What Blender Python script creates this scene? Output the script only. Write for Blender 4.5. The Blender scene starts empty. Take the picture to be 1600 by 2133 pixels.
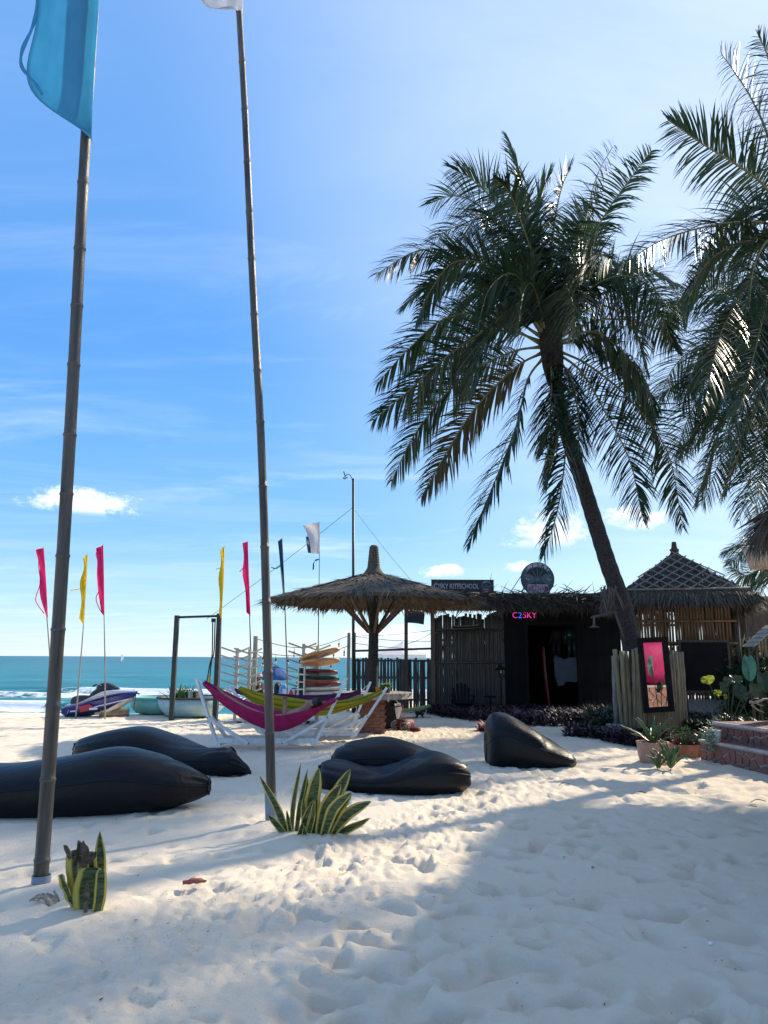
import bpy, bmesh, math, random
import numpy as np
from mathutils import Vector, Matrix
R = math.radians
rnd = random.Random(7)
rng = np.random.default_rng(11)
S = bpy.context.scene
C = S.collection

# ---------------------------------------------------------------- camera
F = 1600.0                      # focal length in photo pixels (photo 1600 x 2133)
PITCH = math.atan((1370 - 1066.5) / F)
CAM = Vector((0, 0, 1.5))
CM = Matrix.Rotation(R(90) + PITCH, 3, 'X') @ Matrix.Rotation(R(0.30), 3, 'Z')
cd = bpy.data.cameras.new('camera'); cam = bpy.data.objects.new('camera', cd); C.objects.link(cam)
cam.location = CAM; cam.rotation_euler = CM.to_euler()
cd.sensor_fit = 'HORIZONTAL'; cd.sensor_width = 36.0; cd.lens = 36.0 * F / 1600
cd.clip_start = 0.05; cd.clip_end = 30000
S.camera = cam

# ---------------------------------------------------------------- light
SUN_AZ, SUN_EL = 50.0, 31.0      # degrees clockwise from +Y, above the horizon
sd = Vector((math.sin(R(SUN_AZ)) * math.cos(R(SUN_EL)), math.cos(R(SUN_AZ)) * math.cos(R(SUN_EL)), math.sin(R(SUN_EL))))
sl = bpy.data.lights.new('sun', 'SUN'); sl.energy = 4.3; sl.angle = R(1.0); sl.color = (1.0, 0.87, 0.68)
so = bpy.data.objects.new('sun', sl); C.objects.link(so)
so.rotation_euler = (-sd).to_track_quat('-Z', 'Y').to_euler(); so.location = (30, 25, 30)

W = bpy.data.worlds.new('World'); S.world = W; W.use_nodes = True
wn, wl = W.node_tree.nodes, W.node_tree.links
wn.clear()
def WN(t, **k):
    n = wn.new(t)
    for a, b in k.items():
        if a.startswith('i_'):
            key = a[2:]
            n.inputs[int(key) if key.isdigit() else key.replace('_', ' ')].default_value = b
        else: setattr(n, a, b)
    return n
sky = WN('ShaderNodeTexSky'); sky.sky_type = 'NISHITA'; sky.sun_disc = False
sky.sun_elevation = R(SUN_EL); sky.sun_rotation = R(SUN_AZ); sky.altitude = 0
sky.air_density = 1.0; sky.dust_density = 0.25; sky.ozone_density = 2.2
hsv = WN('ShaderNodeHueSaturation', i_Saturation=1.18, i_Value=1.0)
wl.new(sky.outputs[0], hsv.inputs['Color'])
tc = WN('ShaderNodeTexCoord')
sep = WN('ShaderNodeSeparateXYZ'); wl.new(tc.outputs['Generated'], sep.inputs[0])
# moist tropical air: a blue that pales evenly towards the horizon, the same all round, blended with the physical sky; the zenith, out of view, is paled to lift the shaded sand
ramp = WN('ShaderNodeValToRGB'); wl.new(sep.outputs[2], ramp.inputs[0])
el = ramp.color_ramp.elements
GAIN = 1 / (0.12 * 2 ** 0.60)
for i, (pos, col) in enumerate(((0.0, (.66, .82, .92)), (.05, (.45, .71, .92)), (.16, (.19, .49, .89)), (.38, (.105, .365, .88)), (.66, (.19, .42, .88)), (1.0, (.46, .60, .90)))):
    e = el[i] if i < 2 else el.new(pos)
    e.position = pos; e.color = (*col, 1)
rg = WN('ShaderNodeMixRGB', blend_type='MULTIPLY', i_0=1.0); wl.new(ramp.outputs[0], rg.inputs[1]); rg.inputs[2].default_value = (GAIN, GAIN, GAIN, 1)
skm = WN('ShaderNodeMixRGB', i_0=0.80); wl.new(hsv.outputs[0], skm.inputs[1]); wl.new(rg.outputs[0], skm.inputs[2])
def MA(op, a, b=None, c=None):
    n = wn.new('ShaderNodeMath'); n.operation = op
    for i, v in enumerate((a, b, c)):
        if v is None: continue
        if isinstance(v, (int, float)): n.inputs[i].default_value = v
        else: wl.new(v, n.inputs[i])
    return n.outputs[0]
def SS(v, a, b):
    n = wn.new('ShaderNodeMapRange'); n.interpolation_type = 'SMOOTHSTEP'
    wl.new(v, n.inputs[0]); n.inputs[1].default_value = a; n.inputs[2].default_value = b
    return n.outputs[0]
# thin high cloud: noise on a plane above the scene (direction / height)
den = MA('ADD', sep.outputs[2], 0.12)
cmb = WN('ShaderNodeCombineXYZ')
wl.new(MA('DIVIDE', sep.outputs[0], den), cmb.inputs[0]); wl.new(MA('DIVIDE', sep.outputs[1], den), cmb.inputs[1])
mp = WN('ShaderNodeMapping'); mp.inputs['Rotation'].default_value = (0, 0, R(25)); mp.inputs['Scale'].default_value = (0.9, 2.3, 1)
wl.new(cmb.outputs[0], mp.inputs[0])
nz = WN('ShaderNodeTexNoise', i_Scale=1.1, i_Detail=9.0, i_Roughness=0.6, i_Distortion=0.6); wl.new(mp.outputs[0], nz.inputs['Vector'])
nzb = WN('ShaderNodeTexNoise', i_Scale=0.45, i_Detail=3.0); wl.new(cmb.outputs[0], nzb.inputs['Vector'])
wisp = MA('MULTIPLY', SS(nz.outputs[0], 0.42, 0.82), SS(nzb.outputs[0], 0.30, 0.62))
wisp = MA('MULTIPLY', wisp, 0.52)
# milky veil that thickens towards the sun's side of the sky
dotn = WN('ShaderNodeVectorMath', operation='DOT_PRODUCT'); wl.new(tc.outputs['Generated'], dotn.inputs[0]); dotn.inputs[1].default_value = sd
veil = MA('MULTIPLY', SS(dotn.outputs['Value'], 0.52, 1.0), MA('ADD', 0.22, MA('MULTIPLY', nz.outputs[0], 0.50)))
# low haze bands just above the sea
nzh = WN('ShaderNodeTexNoise', i_Scale=3.0, i_Detail=5.0)
mph = WN('ShaderNodeMapping'); mph.inputs['Scale'].default_value = (0.8, 0.8, 22); wl.new(tc.outputs['Generated'], mph.inputs[0]); wl.new(mph.outputs[0], nzh.inputs['Vector'])
band = MA('MULTIPLY', SS(nzh.outputs[0], 0.45, 0.75), MA('SUBTRACT', 1.0, SS(sep.outputs[2], 0.02, 0.40)))
band = MA('MULTIPLY', band, 0.14)
# a few small fair-weather cumulus low over the sea
def puff(px, py, wx, wz, seed, lo=0.0, flat=True):
    d = (CM @ Vector(((px - 800) / F, -(py - 1066.5) / F, -1))).normalized()
    right = Vector((d.y, -d.x, 0)).normalized(); up = right.cross(d)
    a = WN('ShaderNodeVectorMath', operation='DOT_PRODUCT'); wl.new(tc.outputs['Generated'], a.inputs[0]); a.inputs[1].default_value = right / wx
    b = WN('ShaderNodeVectorMath', operation='DOT_PRODUCT'); wl.new(tc.outputs['Generated'], b.inputs[0]); b.inputs[1].default_value = up / wz
    off = d.dot(up) / wz
    u, v = a.outputs['Value'], MA('SUBTRACT', b.outputs['Value'], off)
    front = WN('ShaderNodeVectorMath', operation='DOT_PRODUCT'); wl.new(tc.outputs['Generated'], front.inputs[0]); front.inputs[1].default_value = d
    n = WN('ShaderNodeTexNoise', i_Scale=30.0, i_Detail=9.0, i_Roughness=0.68); 
    m = WN('ShaderNodeMapping'); m.inputs['Location'].default_value = (seed, seed * 1.7, 0); m.inputs['Scale'].default_value = (1, 1, 1.7)
    wl.new(tc.outputs['Generated'], m.inputs[0]); wl.new(m.outputs[0], n.inputs['Vector'])
    r2 = MA('ADD', MA('MULTIPLY', u, u), MA('MULTIPLY', v, v))
    body = MA('SUBTRACT', MA('MULTIPLY', n.outputs[0], 2.6), MA('ADD', MA('MULTIPLY', r2, 0.8), 0.66 + lo))
    if flat: body = MA('MINIMUM', body, MA('MULTIPLY', MA('ADD', v, 0.75), 1.2))
    m_ = SS(body, -0.05, 0.75)
    return MA('MULTIPLY', m_, MA('GREATER_THAN', front.outputs['Value'], 0.5))
puffs = [puff(172, 1046, 0.078, 0.023, 3.1, .04), puff(1140, 1105, 0.070, 0.032, 9.4, 0.10), puff(1325, 1080, 0.050, 0.022, 5.2, 0.12),
         puff(920, 1190, 0.035, 0.012, 12.7, 0.16), puff(1090, 1180, 0.026, 0.010, 15.1, 0.1), puff(810, 1320, 0.08, 0.016, 21.3, 0.18)]
pf = puffs[0]
for p in puffs[1:]: pf = MA('MAXIMUM', pf, p)
cl = MA('MAXIMUM', MA('MAXIMUM', wisp, band), veil)
mix1 = WN('ShaderNodeMixRGB'); mix1.inputs[2].default_value = (5.8, 6.3, 6.9, 1); wl.new(cl, mix1.inputs[0]); wl.new(skm.outputs[0], mix1.inputs[1])
mix2 = WN('ShaderNodeMixRGB'); mix2.inputs[2].default_value = (7.4, 7.5, 7.7, 1); wl.new(MA('MULTIPLY', pf, 0.85), mix2.inputs[0]); wl.new(mix1.outputs[0], mix2.inputs[1])
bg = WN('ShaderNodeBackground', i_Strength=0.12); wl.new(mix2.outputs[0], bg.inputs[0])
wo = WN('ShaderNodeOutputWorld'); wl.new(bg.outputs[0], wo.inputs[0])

vs = S.view_settings; vs.view_transform = 'Standard'; vs.look = 'None'; vs.gamma = 1.0; vs.use_curve_mapping = False
vs.exposure = 0.80
S.cycles.use_denoising = True
S.cycles.max_bounces = 8; S.cycles.transparent_max_bounces = 16

# ---------------------------------------------------------------- pixel helpers (a pixel gives a direction only)
def ray(px, py): return CM @ Vector(((px - 800) / F, -(py - 1066.5) / F, -1))
def at_y(px, py, Y):
    d = ray(px, py); return CAM + d * (Y / d.y)
def on_z(px, py, z=0.0):
    d = ray(px, py); return CAM + d * ((z - CAM.z) / d.z)

# ---------------------------------------------------------------- materials
def mat(name, col, col2=None, rough=0.6, scale=8.0, stretch=(1, 1, 1), bump=0.0, bscale=None, metal=0.0, spec=0.5,
        transl=0.0, attr=False, emit=None, coat=0.0, lo=0.35, hi=0.65, sheen=0.0, detail=5.0):
    m = bpy.data.materials.new(name); m.use_nodes = True
    n, l = m.node_tree.nodes, m.node_tree.links
    b = n['Principled BSDF']; out = n['Material Output']
    b.inputs['Roughness'].default_value = rough; b.inputs['Metallic'].default_value = metal
    b.inputs['Specular IOR Level'].default_value = spec; b.inputs['Coat Weight'].default_value = coat
    b.inputs['Sheen Weight'].default_value = sheen
    b.inputs['Base Color'].default_value = (*col, 1)
    t = n.new('ShaderNodeTexCoord'); mp = n.new('ShaderNodeMapping'); mp.inputs['Scale'].default_value = stretch
    l.new(t.outputs['Object'], mp.inputs[0])
    csock = None
    if col2 is not None:
        mx = n.new('ShaderNodeMixRGB'); mx.inputs[1].default_value = (*col, 1); mx.inputs[2].default_value = (*col2, 1)
        mr = n.new('ShaderNodeMapRange'); mr.inputs[1].default_value = lo; mr.inputs[2].default_value = hi
        nz = n.new('ShaderNodeTexNoise'); nz.inputs['Scale'].default_value = scale; nz.inputs['Detail'].default_value = detail
        l.new(mp.outputs[0], nz.inputs['Vector'])
        if attr:
            at = n.new('ShaderNodeAttribute'); at.attribute_name = 'var'
            ad = n.new('ShaderNodeMath'); ad.operation = 'MULTIPLY_ADD'; l.new(nz.outputs[0], ad.inputs[0]); ad.inputs[1].default_value = 0.4
            l.new(at.outputs['Fac'], ad.inputs[2]); l.new(ad.outputs[0], mr.inputs[0])
            mr.inputs[1].default_value = 0.15; mr.inputs[2].default_value = 1.25
        else: l.new(nz.outputs[0], mr.inputs[0])
        l.new(mr.outputs[0], mx.inputs[0]); l.new(mx.outputs[0], b.inputs['Base Color']); csock = mx.outputs[0]
    if bump:
        nb = n.new('ShaderNodeTexNoise'); nb.inputs['Scale'].default_value = bscale or scale * 4; nb.inputs['Detail'].default_value = 6
        l.new(mp.outputs[0], nb.inputs['Vector'])
        bp = n.new('ShaderNodeBump'); bp.inputs['Strength'].default_value = bump; bp.inputs['Distance'].default_value = 0.02
        l.new(nb.outputs[0], bp.inputs['Height']); l.new(bp.outputs[0], b.inputs['Normal'])
    if transl:
        tr = n.new('ShaderNodeBsdfTranslucent'); ms = n.new('ShaderNodeMixShader'); ms.inputs[0].default_value = transl
        tr.inputs[0].default_value = (*col, 1)
        if csock: l.new(csock, tr.inputs[0])
        l.new(b.outputs[0], ms.inputs[1]); l.new(tr.outputs[0], ms.inputs[2]); l.new(ms.outputs[0], out.inputs[0])
    if emit:
        b.inputs['Emission Color'].default_value = (*emit[0], 1); b.inputs['Emission Strength'].default_value = emit[1]
    return m

MT = {}
def T(k): return MT[k]
MT['bamboo_grey'] = mat('bamboo_grey', (.026, .023, .021), (.090, .074, .060), .45, 3.0, (7, 7, .6), .25, 30, attr=False)
MT['bamboo_node'] = mat('bamboo_node', (.07, .06, .05), (.13, .11, .09), .7, 20)
MT['bamboo_tan'] = mat('bamboo_tan', (.12, .098, .052), (.27, .215, .12), .5, 4.0, (5, 5, .7), .2, 25)
MT['bamboo_dry'] = mat('bamboo_dry', (.13, .122, .11), (.27, .255, .225), .65, 4.0, (5, 5, .6), .2, 25)
MT['bamboo_dark'] = mat('bamboo_dark', (.036, .031, .026), (.095, .083, .068), .65, 4.0, (5, 5, .6), .2, 25)
MT['bamboo_brown'] = mat('bamboo_brown', (.10, .058, .026), (.20, .118, .052), .55, 4.0, (5, 5, .7), .2, 25, transl=.0)
MT['thatch_grey'] = mat('thatch_grey', (.030, .027, .024), (.125, .108, .086), .8, 6.0, attr=True)
MT['thatch_tan'] = mat('thatch_tan', (.060, .040, .022), (.175, .122, .066), .75, 6.0, attr=True, transl=.15)
MT['thatch_deck'] = mat('thatch_deck', (.045, .038, .030), (.12, .098, .07), .9, 30, (1, 1, 1), .6, 60)
MT['wood_dark'] = mat('wood_dark', (.030, .022, .016), (.075, .055, .038), .6, 4, (8, 8, .7), .2, 30)
MT['wood_brown'] = mat('wood_brown', (.075, .046, .03), (.15, .098, .063), .65, 4, (6, 6, .7), .25, 30)
MT['wood_grey'] = mat('wood_grey', (.24, .21, .17), (.40, .36, .30), .7, 4, (6, 6, .7), .25, 30)
MT['palm_trunk'] = mat('palm_trunk', (.014, .013, .013), (.046, .041, .037), .85, 5, (3, 3, 6), .7, 22)
MT['palm_leaf'] = mat('palm_leaf', (.014, .036, .020), (.042, .082, .034), .37, 3, attr=True, transl=.26, spec=.5)
MT['palm_leaf_old'] = mat('palm_leaf_old', (.050, .050, .024), (.105, .090, .040), .5, 3, attr=True, transl=.25, spec=.35)
MT['palm_rib'] = mat('palm_rib', (.14, .13, .05), (.24, .21, .09), .5, 6)
MT['palm_husk'] = mat('palm_husk', (.010, .008, .006), (.030, .023, .016), .9, 12, (1, 1, 1), .5, 40)
MT['vinyl'] = mat('vinyl', (.0020, .0034, .0058), (.0036, .0056, .0090), .42, 3, (1, 1, 1), .12, 90, spec=.24)
_n, _l = MT['vinyl'].node_tree.nodes, MT['vinyl'].node_tree.links       # soft creases in the cover
_t = _n.new('ShaderNodeTexCoord'); _w = _n.new('ShaderNodeTexNoise'); _w.inputs['Scale'].default_value = 3.2; _w.inputs['Detail'].default_value = 3.5; _w.inputs['Distortion'].default_value = 1.6
_l.new(_t.outputs['Object'], _w.inputs['Vector']); _a = _n.new('ShaderNodeMath'); _a.operation = 'PINGPONG'; _a.inputs[1].default_value = .16; _l.new(_w.outputs[0], _a.inputs[0])
_b = _n.new('ShaderNodeBump'); _b.inputs['Strength'].default_value = .35; _b.inputs['Distance'].default_value = .05; _l.new(_a.outputs[0], _b.inputs['Height'])
_p = _n['Principled BSDF']; _o = _p.inputs['Normal'].links[0].from_node; _l.new(_o.outputs[0], _b.inputs['Normal']); _l.new(_b.outputs[0], _p.inputs['Normal'])
MT['rack_wood'] = mat('rack_wood', (.42, .38, .32), (.56, .51, .44), .6, 5, (3, 3, .8), .2, 40)
MT['white_wood'] = mat('white_wood', (.66, .65, .62), (.80, .79, .77), .5, 5, (3, 3, .8), .1, 40)
MT['metal_dark'] = mat('metal_dark', (.008, .014, .014), (.020, .026, .025), .5, 6)
MT['rope_dark'] = mat('rope_dark', (.02, .02, .022), None, .8)
MT['pole_grey'] = mat('pole_grey', (.18, .155, .14), (.30, .27, .24), .55, 4, (6, 6, .5))
MT['pole_dark'] = mat('pole_dark', (.045, .04, .04), (.10, .085, .08), .55, 4, (6, 6, .5))
MT['black_paint'] = mat('black_paint', (.0055, .0065, .0075), (.011, .012, .013), .75, 2, (1, 1, 1), .15, 40, spec=.15)
MT['white'] = mat('white', (.80, .80, .79), (.86, .86, .85), .45, 3)
MT['pipe_blue'] = mat('pipe_blue', (.16, .22, .30), (.22, .28, .36), .4, 5)
def cloth(n, c, c2, tr=.45): MT[n] = mat(n, c, c2, .75, 5, (2, 2, .8), .1, 200, transl=tr)
cloth('cloth_teal', (.14, .45, .64), (.17, .50, .70), .75); cloth('cloth_white', (.72, .72, .74), (.80, .80, .82), .4)
cloth('cloth_pink', (.74, .035, .22), (.82, .07, .30), .6); cloth('cloth_yellow', (.80, .62, .03), (.86, .72, .06), .6)
cloth('cloth_blue', (.02, .11, .17), (.04, .16, .23), .4); cloth('cloth_dark', (.015, .03, .05), (.03, .05, .07), .2)
cloth('cloth_magenta', (.42, .008, .11), (.54, .016, .16), .3); cloth('cloth_purple', (.085, .012, .10), (.13, .025, .14), .3)
cloth('cloth_navy', (.03, .05, .14), (.05, .08, .2), .2); cloth('cloth_cobalt', (.03, .10, .33), (.05, .15, .42), .3)

# ---------------------------------------------------------------- mesh builder
class MB:
    def __init__(s): s.v = []; s.f = []; s.var = []; s.uv = None
    def add(s, vs, fs, var=0.5):
        o = len(s.v)
        s.v += [tuple(p) for p in vs]; s.f += [tuple(i + o for i in q) for q in fs]
        s.var += ([var] * len(vs) if isinstance(var, (int, float)) else list(var)); return s
    def box(s, c, size, rot=None, var=.5):
        hx, hy, hz = size[0] / 2, size[1] / 2, size[2] / 2
        vs = [Vector((x, y, z)) for x in (-hx, hx) for y in (-hy, hy) for z in (-hz, hz)]
        if rot is not None: vs = [rot @ p for p in vs]
        c = Vector(c)
        return s.add([p + c for p in vs], [(0, 1, 3, 2), (4, 6, 7, 5), (0, 4, 5, 1), (2, 3, 7, 6), (0, 2, 6, 4), (1, 5, 7, 3)], var)
    def beam(s, p0, p1, w, h, up=(0, 0, 1), var=.5):
        p0, p1 = Vector(p0), Vector(p1); d = (p1 - p0); L = d.length; d.normalize()
        side = d.cross(Vector(up))
        if side.length < 1e-4: side = d.cross(Vector((0, 1, 0)))
        side.normalize(); u = side.cross(d)
        rot = Matrix((d, side, u)).transposed()
        return s.box((p0 + p1) / 2, (L, w, h), rot, var)
    def tube(s, pts, rad, n=8, var=None, caps=True, squash=None):
        pts = [Vector(p) for p in pts]
        if isinstance(rad, (int, float)): rad = [rad] * len(pts)
        vs, fs, va = [], [], []
        ref = None
        for i, p in enumerate(pts):
            d = (pts[min(i + 1, len(pts) - 1)] - pts[max(i - 1, 0)]).normalized()
            if ref is None:
                ref = Vector((0, 1, 0)) if abs(d.y) < .9 else Vector((1, 0, 0))
            a = (ref - d * ref.dot(d)).normalized(); ref = a; b = d.cross(a)
            for k in range(n):
                t = 2 * math.pi * k / n
                vs.append(p + (a * math.cos(t) + b * math.sin(t)) * rad[i]); va.append(.5 if var is None else var[i])
        for i in range(len(pts) - 1):
            for k in range(n):
                k2 = (k + 1) % n
                fs.append((i * n + k, i * n + k2, (i + 1) * n + k2, (i + 1) * n + k))
        if caps: fs.append(tuple(range(n - 1, -1, -1))); fs.append(tuple((len(pts) - 1) * n + k for k in range(n)))
        return s.add(vs, fs, va)
    def lathe(s, prof, c=(0, 0, 0), n=24, var=.5, close=True):
        c = Vector(c); vs, fs = [], []
        for r, z in prof:
            for k in range(n):
                t = 2 * math.pi * k / n; vs.append(c + Vector((r * math.cos(t), r * math.sin(t), z)))
        for i in range(len(prof) - 1):
            for k in range(n):
                k2 = (k + 1) % n; fs.append((i * n + k, i * n + k2, (i + 1) * n + k2, (i + 1) * n + k))
        if close: fs.append(tuple(range(n - 1, -1, -1))); fs.append(tuple((len(prof) - 1) * n + k for k in range(n)))
        return s.add(vs, fs, var)
    def grid(s, P, var=.5, closed=False):
        nu, nv = len(P), len(P[0]); fs = []
        for i in range(nu - 1):
            for j in range(nv - (0 if closed else 1)):
                j2 = (j + 1) % nv; fs.append((i * nv + j, (i + 1) * nv + j, (i + 1) * nv + j2, i * nv + j2))
        return s.add([p for r in P for p in r], fs, var)
    def prism(s, poly, y0, y1, xf):
        """extrude a 2D outline; xf maps (u, v, depth) to a point"""
        n = len(poly); vs = [xf(u, v, y0) for u, v in poly] + [xf(u, v, y1) for u, v in poly]
        fs = [tuple(range(n)), tuple(range(2 * n - 1, n - 1, -1))] + [(i, i + n, (i + 1) % n + n, (i + 1) % n) for i in range(n)]
        return s.add(vs, fs)
ORG = {}
def origin(o): return ORG[o.name]
def thing(name, label, cat, loc=(0, 0, 0), group=None):
    o = bpy.data.objects.new(name, None); C.objects.link(o); o.location = loc; o.empty_display_size = .1
    ORG[o.name] = Vector(loc); o['label'] = label; o['category'] = cat
    if group: o['group'] = group
    return o
def tag(o, label, cat, group=None):
    o['label'] = label; o['category'] = cat
    if group: o['group'] = group
    return o
def build(name, mb, m, parent=None, loc=None, smooth=False, recalc=True, kind=None, label=None):
    """world-space MB -> one mesh object"""
    base = origin(parent) if parent is not None else Vector((0, 0, 0))
    o0 = base if loc is None else Vector(loc)
    me = bpy.data.meshes.new(name)
    v = np.array(mb.v, dtype=np.float64).reshape(-1, 3) - np.array(o0)
    me.from_pydata(v.tolist(), [], mb.f)
    at = me.attributes.new('var', 'FLOAT', 'POINT'); at.data.foreach_set('value', np.array(mb.var, dtype=np.float32))
    if recalc:
        bm = bmesh.new(); bm.from_mesh(me); bmesh.ops.recalc_face_normals(bm, faces=bm.faces); bm.to_mesh(me); bm.free()
    if smooth: me.shade_smooth()
    me.materials.append(m if not isinstance(m, str) else MT[m])
    o = bpy.data.objects.new(name, me); C.objects.link(o)
    if parent is not None: o.parent = parent
    o.location = o0 - base; ORG[o.name] = o0
    if kind: o['kind'] = kind
    if label: o['label'] = label
    return o
def inst(src, name, parent, loc, rot=(0, 0, 0), scale=(1, 1, 1), m=None):
    """another object sharing src's mesh, at a world position"""
    o = bpy.data.objects.new(name, src.data if hasattr(src, 'data') else src); C.objects.link(o)
    base = origin(parent) if parent is not None else Vector((0, 0, 0))
    if parent is not None: o.parent = parent
    o.location = Vector(loc) - base; o.rotation_euler = rot; o.scale = scale; ORG[o.name] = Vector(loc)
    return o
def mesh_of(name, mb, m, smooth=False):
    me = bpy.data.meshes.new(name); me.from_pydata([list(p) for p in mb.v], [], mb.f)
    at = me.attributes.new('var', 'FLOAT', 'POINT'); at.data.foreach_set('value', np.array(mb.var, dtype=np.float32))
    bm = bmesh.new(); bm.from_mesh(me); bmesh.ops.recalc_face_normals(bm, faces=bm.faces); bm.to_mesh(me); bm.free()
    if smooth: me.shade_smooth()
    me.materials.append(MT[m] if isinstance(m, str) else m); return me

def blades(base, dirs, length, width, side, droop=0.3, seg=3, var=None, curl=None):
    """many thin tapering blades as one MB (numpy). base,dirs,side: (N,3)"""
    base, dirs, side = map(lambda a: np.asarray(a, float), (base, dirs, side)); N = len(base)
    length = np.broadcast_to(np.asarray(length, float), (N,)); width = np.broadcast_to(np.asarray(width, float), (N,))
    droop = np.broadcast_to(np.asarray(droop, float), (N,))
    dirs = dirs / np.linalg.norm(dirs, axis=1, keepdims=True)
    side = side - dirs * (side * dirs).sum(1, keepdims=True); side = side / (np.linalg.norm(side, axis=1, keepdims=True) + 1e-9)
    P = []
    prof = {2: (1, .8, .0), 3: (.75, 1, .7, .04), 4: (.7, 1, .9, .55, .03)}[seg]
    p = base.copy(); d = dirs.copy()
    for i in range(seg + 1):
        w = (width * prof[i] / 2)[:, None]
        P.append(p - side * w); P.append(p + side * w)
        d = d + np.array([0, 0, -1.0]) * (droop / seg)[:, None]
        if curl is not None: d = d + curl / seg
        d = d / np.linalg.norm(d, axis=1, keepdims=True)
        p = p + d * (length / seg)[:, None]
    P = np.stack(P, 1)                      # N, 2(seg+1), 3
    k = 2 * (seg + 1)
    mb = MB(); mb.v = P.reshape(-1, 3).tolist()
    off = (np.arange(N) * k)[:, None]
    fs = []
    for i in range(seg): fs.append(off + np.array([[2 * i, 2 * i + 1, 2 * i + 3, 2 * i + 2]]))
    mb.f = np.concatenate(fs, 0).tolist()
    v = rng.random(N) if var is None else np.broadcast_to(np.asarray(var, float), (N,))
    mb.var = np.repeat(v, k).tolist()
    return mb
def join(*ms):
    o = MB()
    for m in ms: o.add(m.v, m.f, m.var)
    return o
def curve(pts, n=20):
    """Catmull-Rom through points"""
    pts = [Vector(p) for p in pts]; P = [pts[0] * 2 - pts[1]] + pts + [pts[-1] * 2 - pts[-2]]
    out = []; m = len(pts) - 1
    for i in range(n):
        t = i / (n - 1) * m; k = min(int(t), m - 1); f = t - k
        a, b, c, d = P[k], P[k + 1], P[k + 2], P[k + 3]
        out.append(.5 * ((2 * b) + (c - a) * f + (2 * a - 5 * b + 4 * c - d) * f * f + (3 * b - a - 3 * c + d) * f ** 3))
    return out
_tc = {}
def text_mb(s, size, depth, xf, bold=0.0, spacing=1.0):
    """text outline as solid geometry, xf maps (x, y, z) of the text plane to the world"""
    cu = bpy.data.curves.new('t', 'FONT'); cu.body = s; cu.size = size; cu.extrude = depth / 2; cu.align_x = 'CENTER'; cu.align_y = 'CENTER'
    cu.offset = bold; cu.space_character = spacing; cu.resolution_u = 3
    ob = bpy.data.objects.new('t', cu); C.objects.link(ob)
    dg = bpy.context.evaluated_depsgraph_get(); me = bpy.data.meshes.new_from_object(ob.evaluated_get(dg))
    mb = MB(); mb.add([xf(v.co) for v in me.vertices], [tuple(p.vertices) for p in me.polygons])
    bpy.data.objects.remove(ob); bpy.data.curves.remove(cu); bpy.data.meshes.remove(me)
    return mb
# ================================================================ SETTING: sand, sea
def vnoise(x, y, sc, seed):
    g = np.random.default_rng(seed).random((256, 256))
    u, v = np.asarray(x) * sc + 1000.3, np.asarray(y) * sc + 1000.7
    i, j = np.floor(u).astype(int), np.floor(v).astype(int); a, b = u - i, v - j
    a = a * a * (3 - 2 * a); b = b * b * (3 - 2 * b); i &= 255; j &= 255; i2, j2 = (i + 1) & 255, (j + 1) & 255
    return (g[i, j] * (1 - a) + g[i2, j] * a) * (1 - b) + (g[i, j2] * (1 - a) + g[i2, j2] * a) * b - .5
def sstep(a, b, x):
    t = np.clip((x - a) / (b - a), 0, 1); return t * t * (3 - 2 * t)
SEA_Z = -1.35
def macro(x, y):
    h = .070 * vnoise(x, y, .40, 1) + .035 * vnoise(x, y, .95, 2)
    near = 1 - sstep(9, 14, y)
    h = h * (.45 + .55 * near)
    yd = 20.6 + 7.5 * sstep(-2.2, -0.6, x)                    # where the beach starts to fall to the water
    h = h - (3.0) * sstep(yd, yd + 13, y) * 1.0
    return h
xa = 1.7 * np.sinh(np.arange(-2.86, 2.8601, .0098)); xs = np.concatenate(([-400, -150, -70, -40, -26, -19], xa, [19, 26, 40, 70, 150, 400]))
ya = [1.9]
while ya[-1] < 36: ya.append(ya[-1] + max(.012, .0062 * ya[-1]))
ys = np.concatenate(([-400, -120, -40, -15, -6, -2.5, -.5, .3, .8, 1.2, 1.5, 1.7], ya, [38, 41, 46]))
GX, GY = np.meshgrid(xs, ys, indexing='ij')
HZ = macro(GX, GY)
def patch(cx, cy, r, fn):
    i0, i1 = np.searchsorted(xs, cx - r), np.searchsorted(xs, cx + r); j0, j1 = np.searchsorted(ys, cy - r), np.searchsorted(ys, cy + r)
    if i1 <= i0 or j1 <= j0: return
    X, Y = GX[i0:i1, j0:j1] - cx, GY[i0:i1, j0:j1] - cy
    HZ[i0:i1, j0:j1] += fn(X, Y)
pr = np.random.default_rng(5)
def pit(cx, cy, a, b, ang, dep, rim=.42):
    ca, sa = math.cos(ang), math.sin(ang)
    def fn(X, Y):
        u, v = (X * ca + Y * sa) / a, (-X * sa + Y * ca) / b
        wob = 1 + .28 * np.sin(3 * np.arctan2(v, u) + dep * 300)
        r = np.sqrt(u * u + v * v) * wob
        return -dep * np.exp(-r ** 4.2) + rim * dep * np.exp(-((r - 1.3) / .38) ** 2) * (1 + .7 * np.sin(np.arctan2(v, u) + cx * 9))
    patch(cx, cy, max(a, b) * 2.6, fn)
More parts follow.
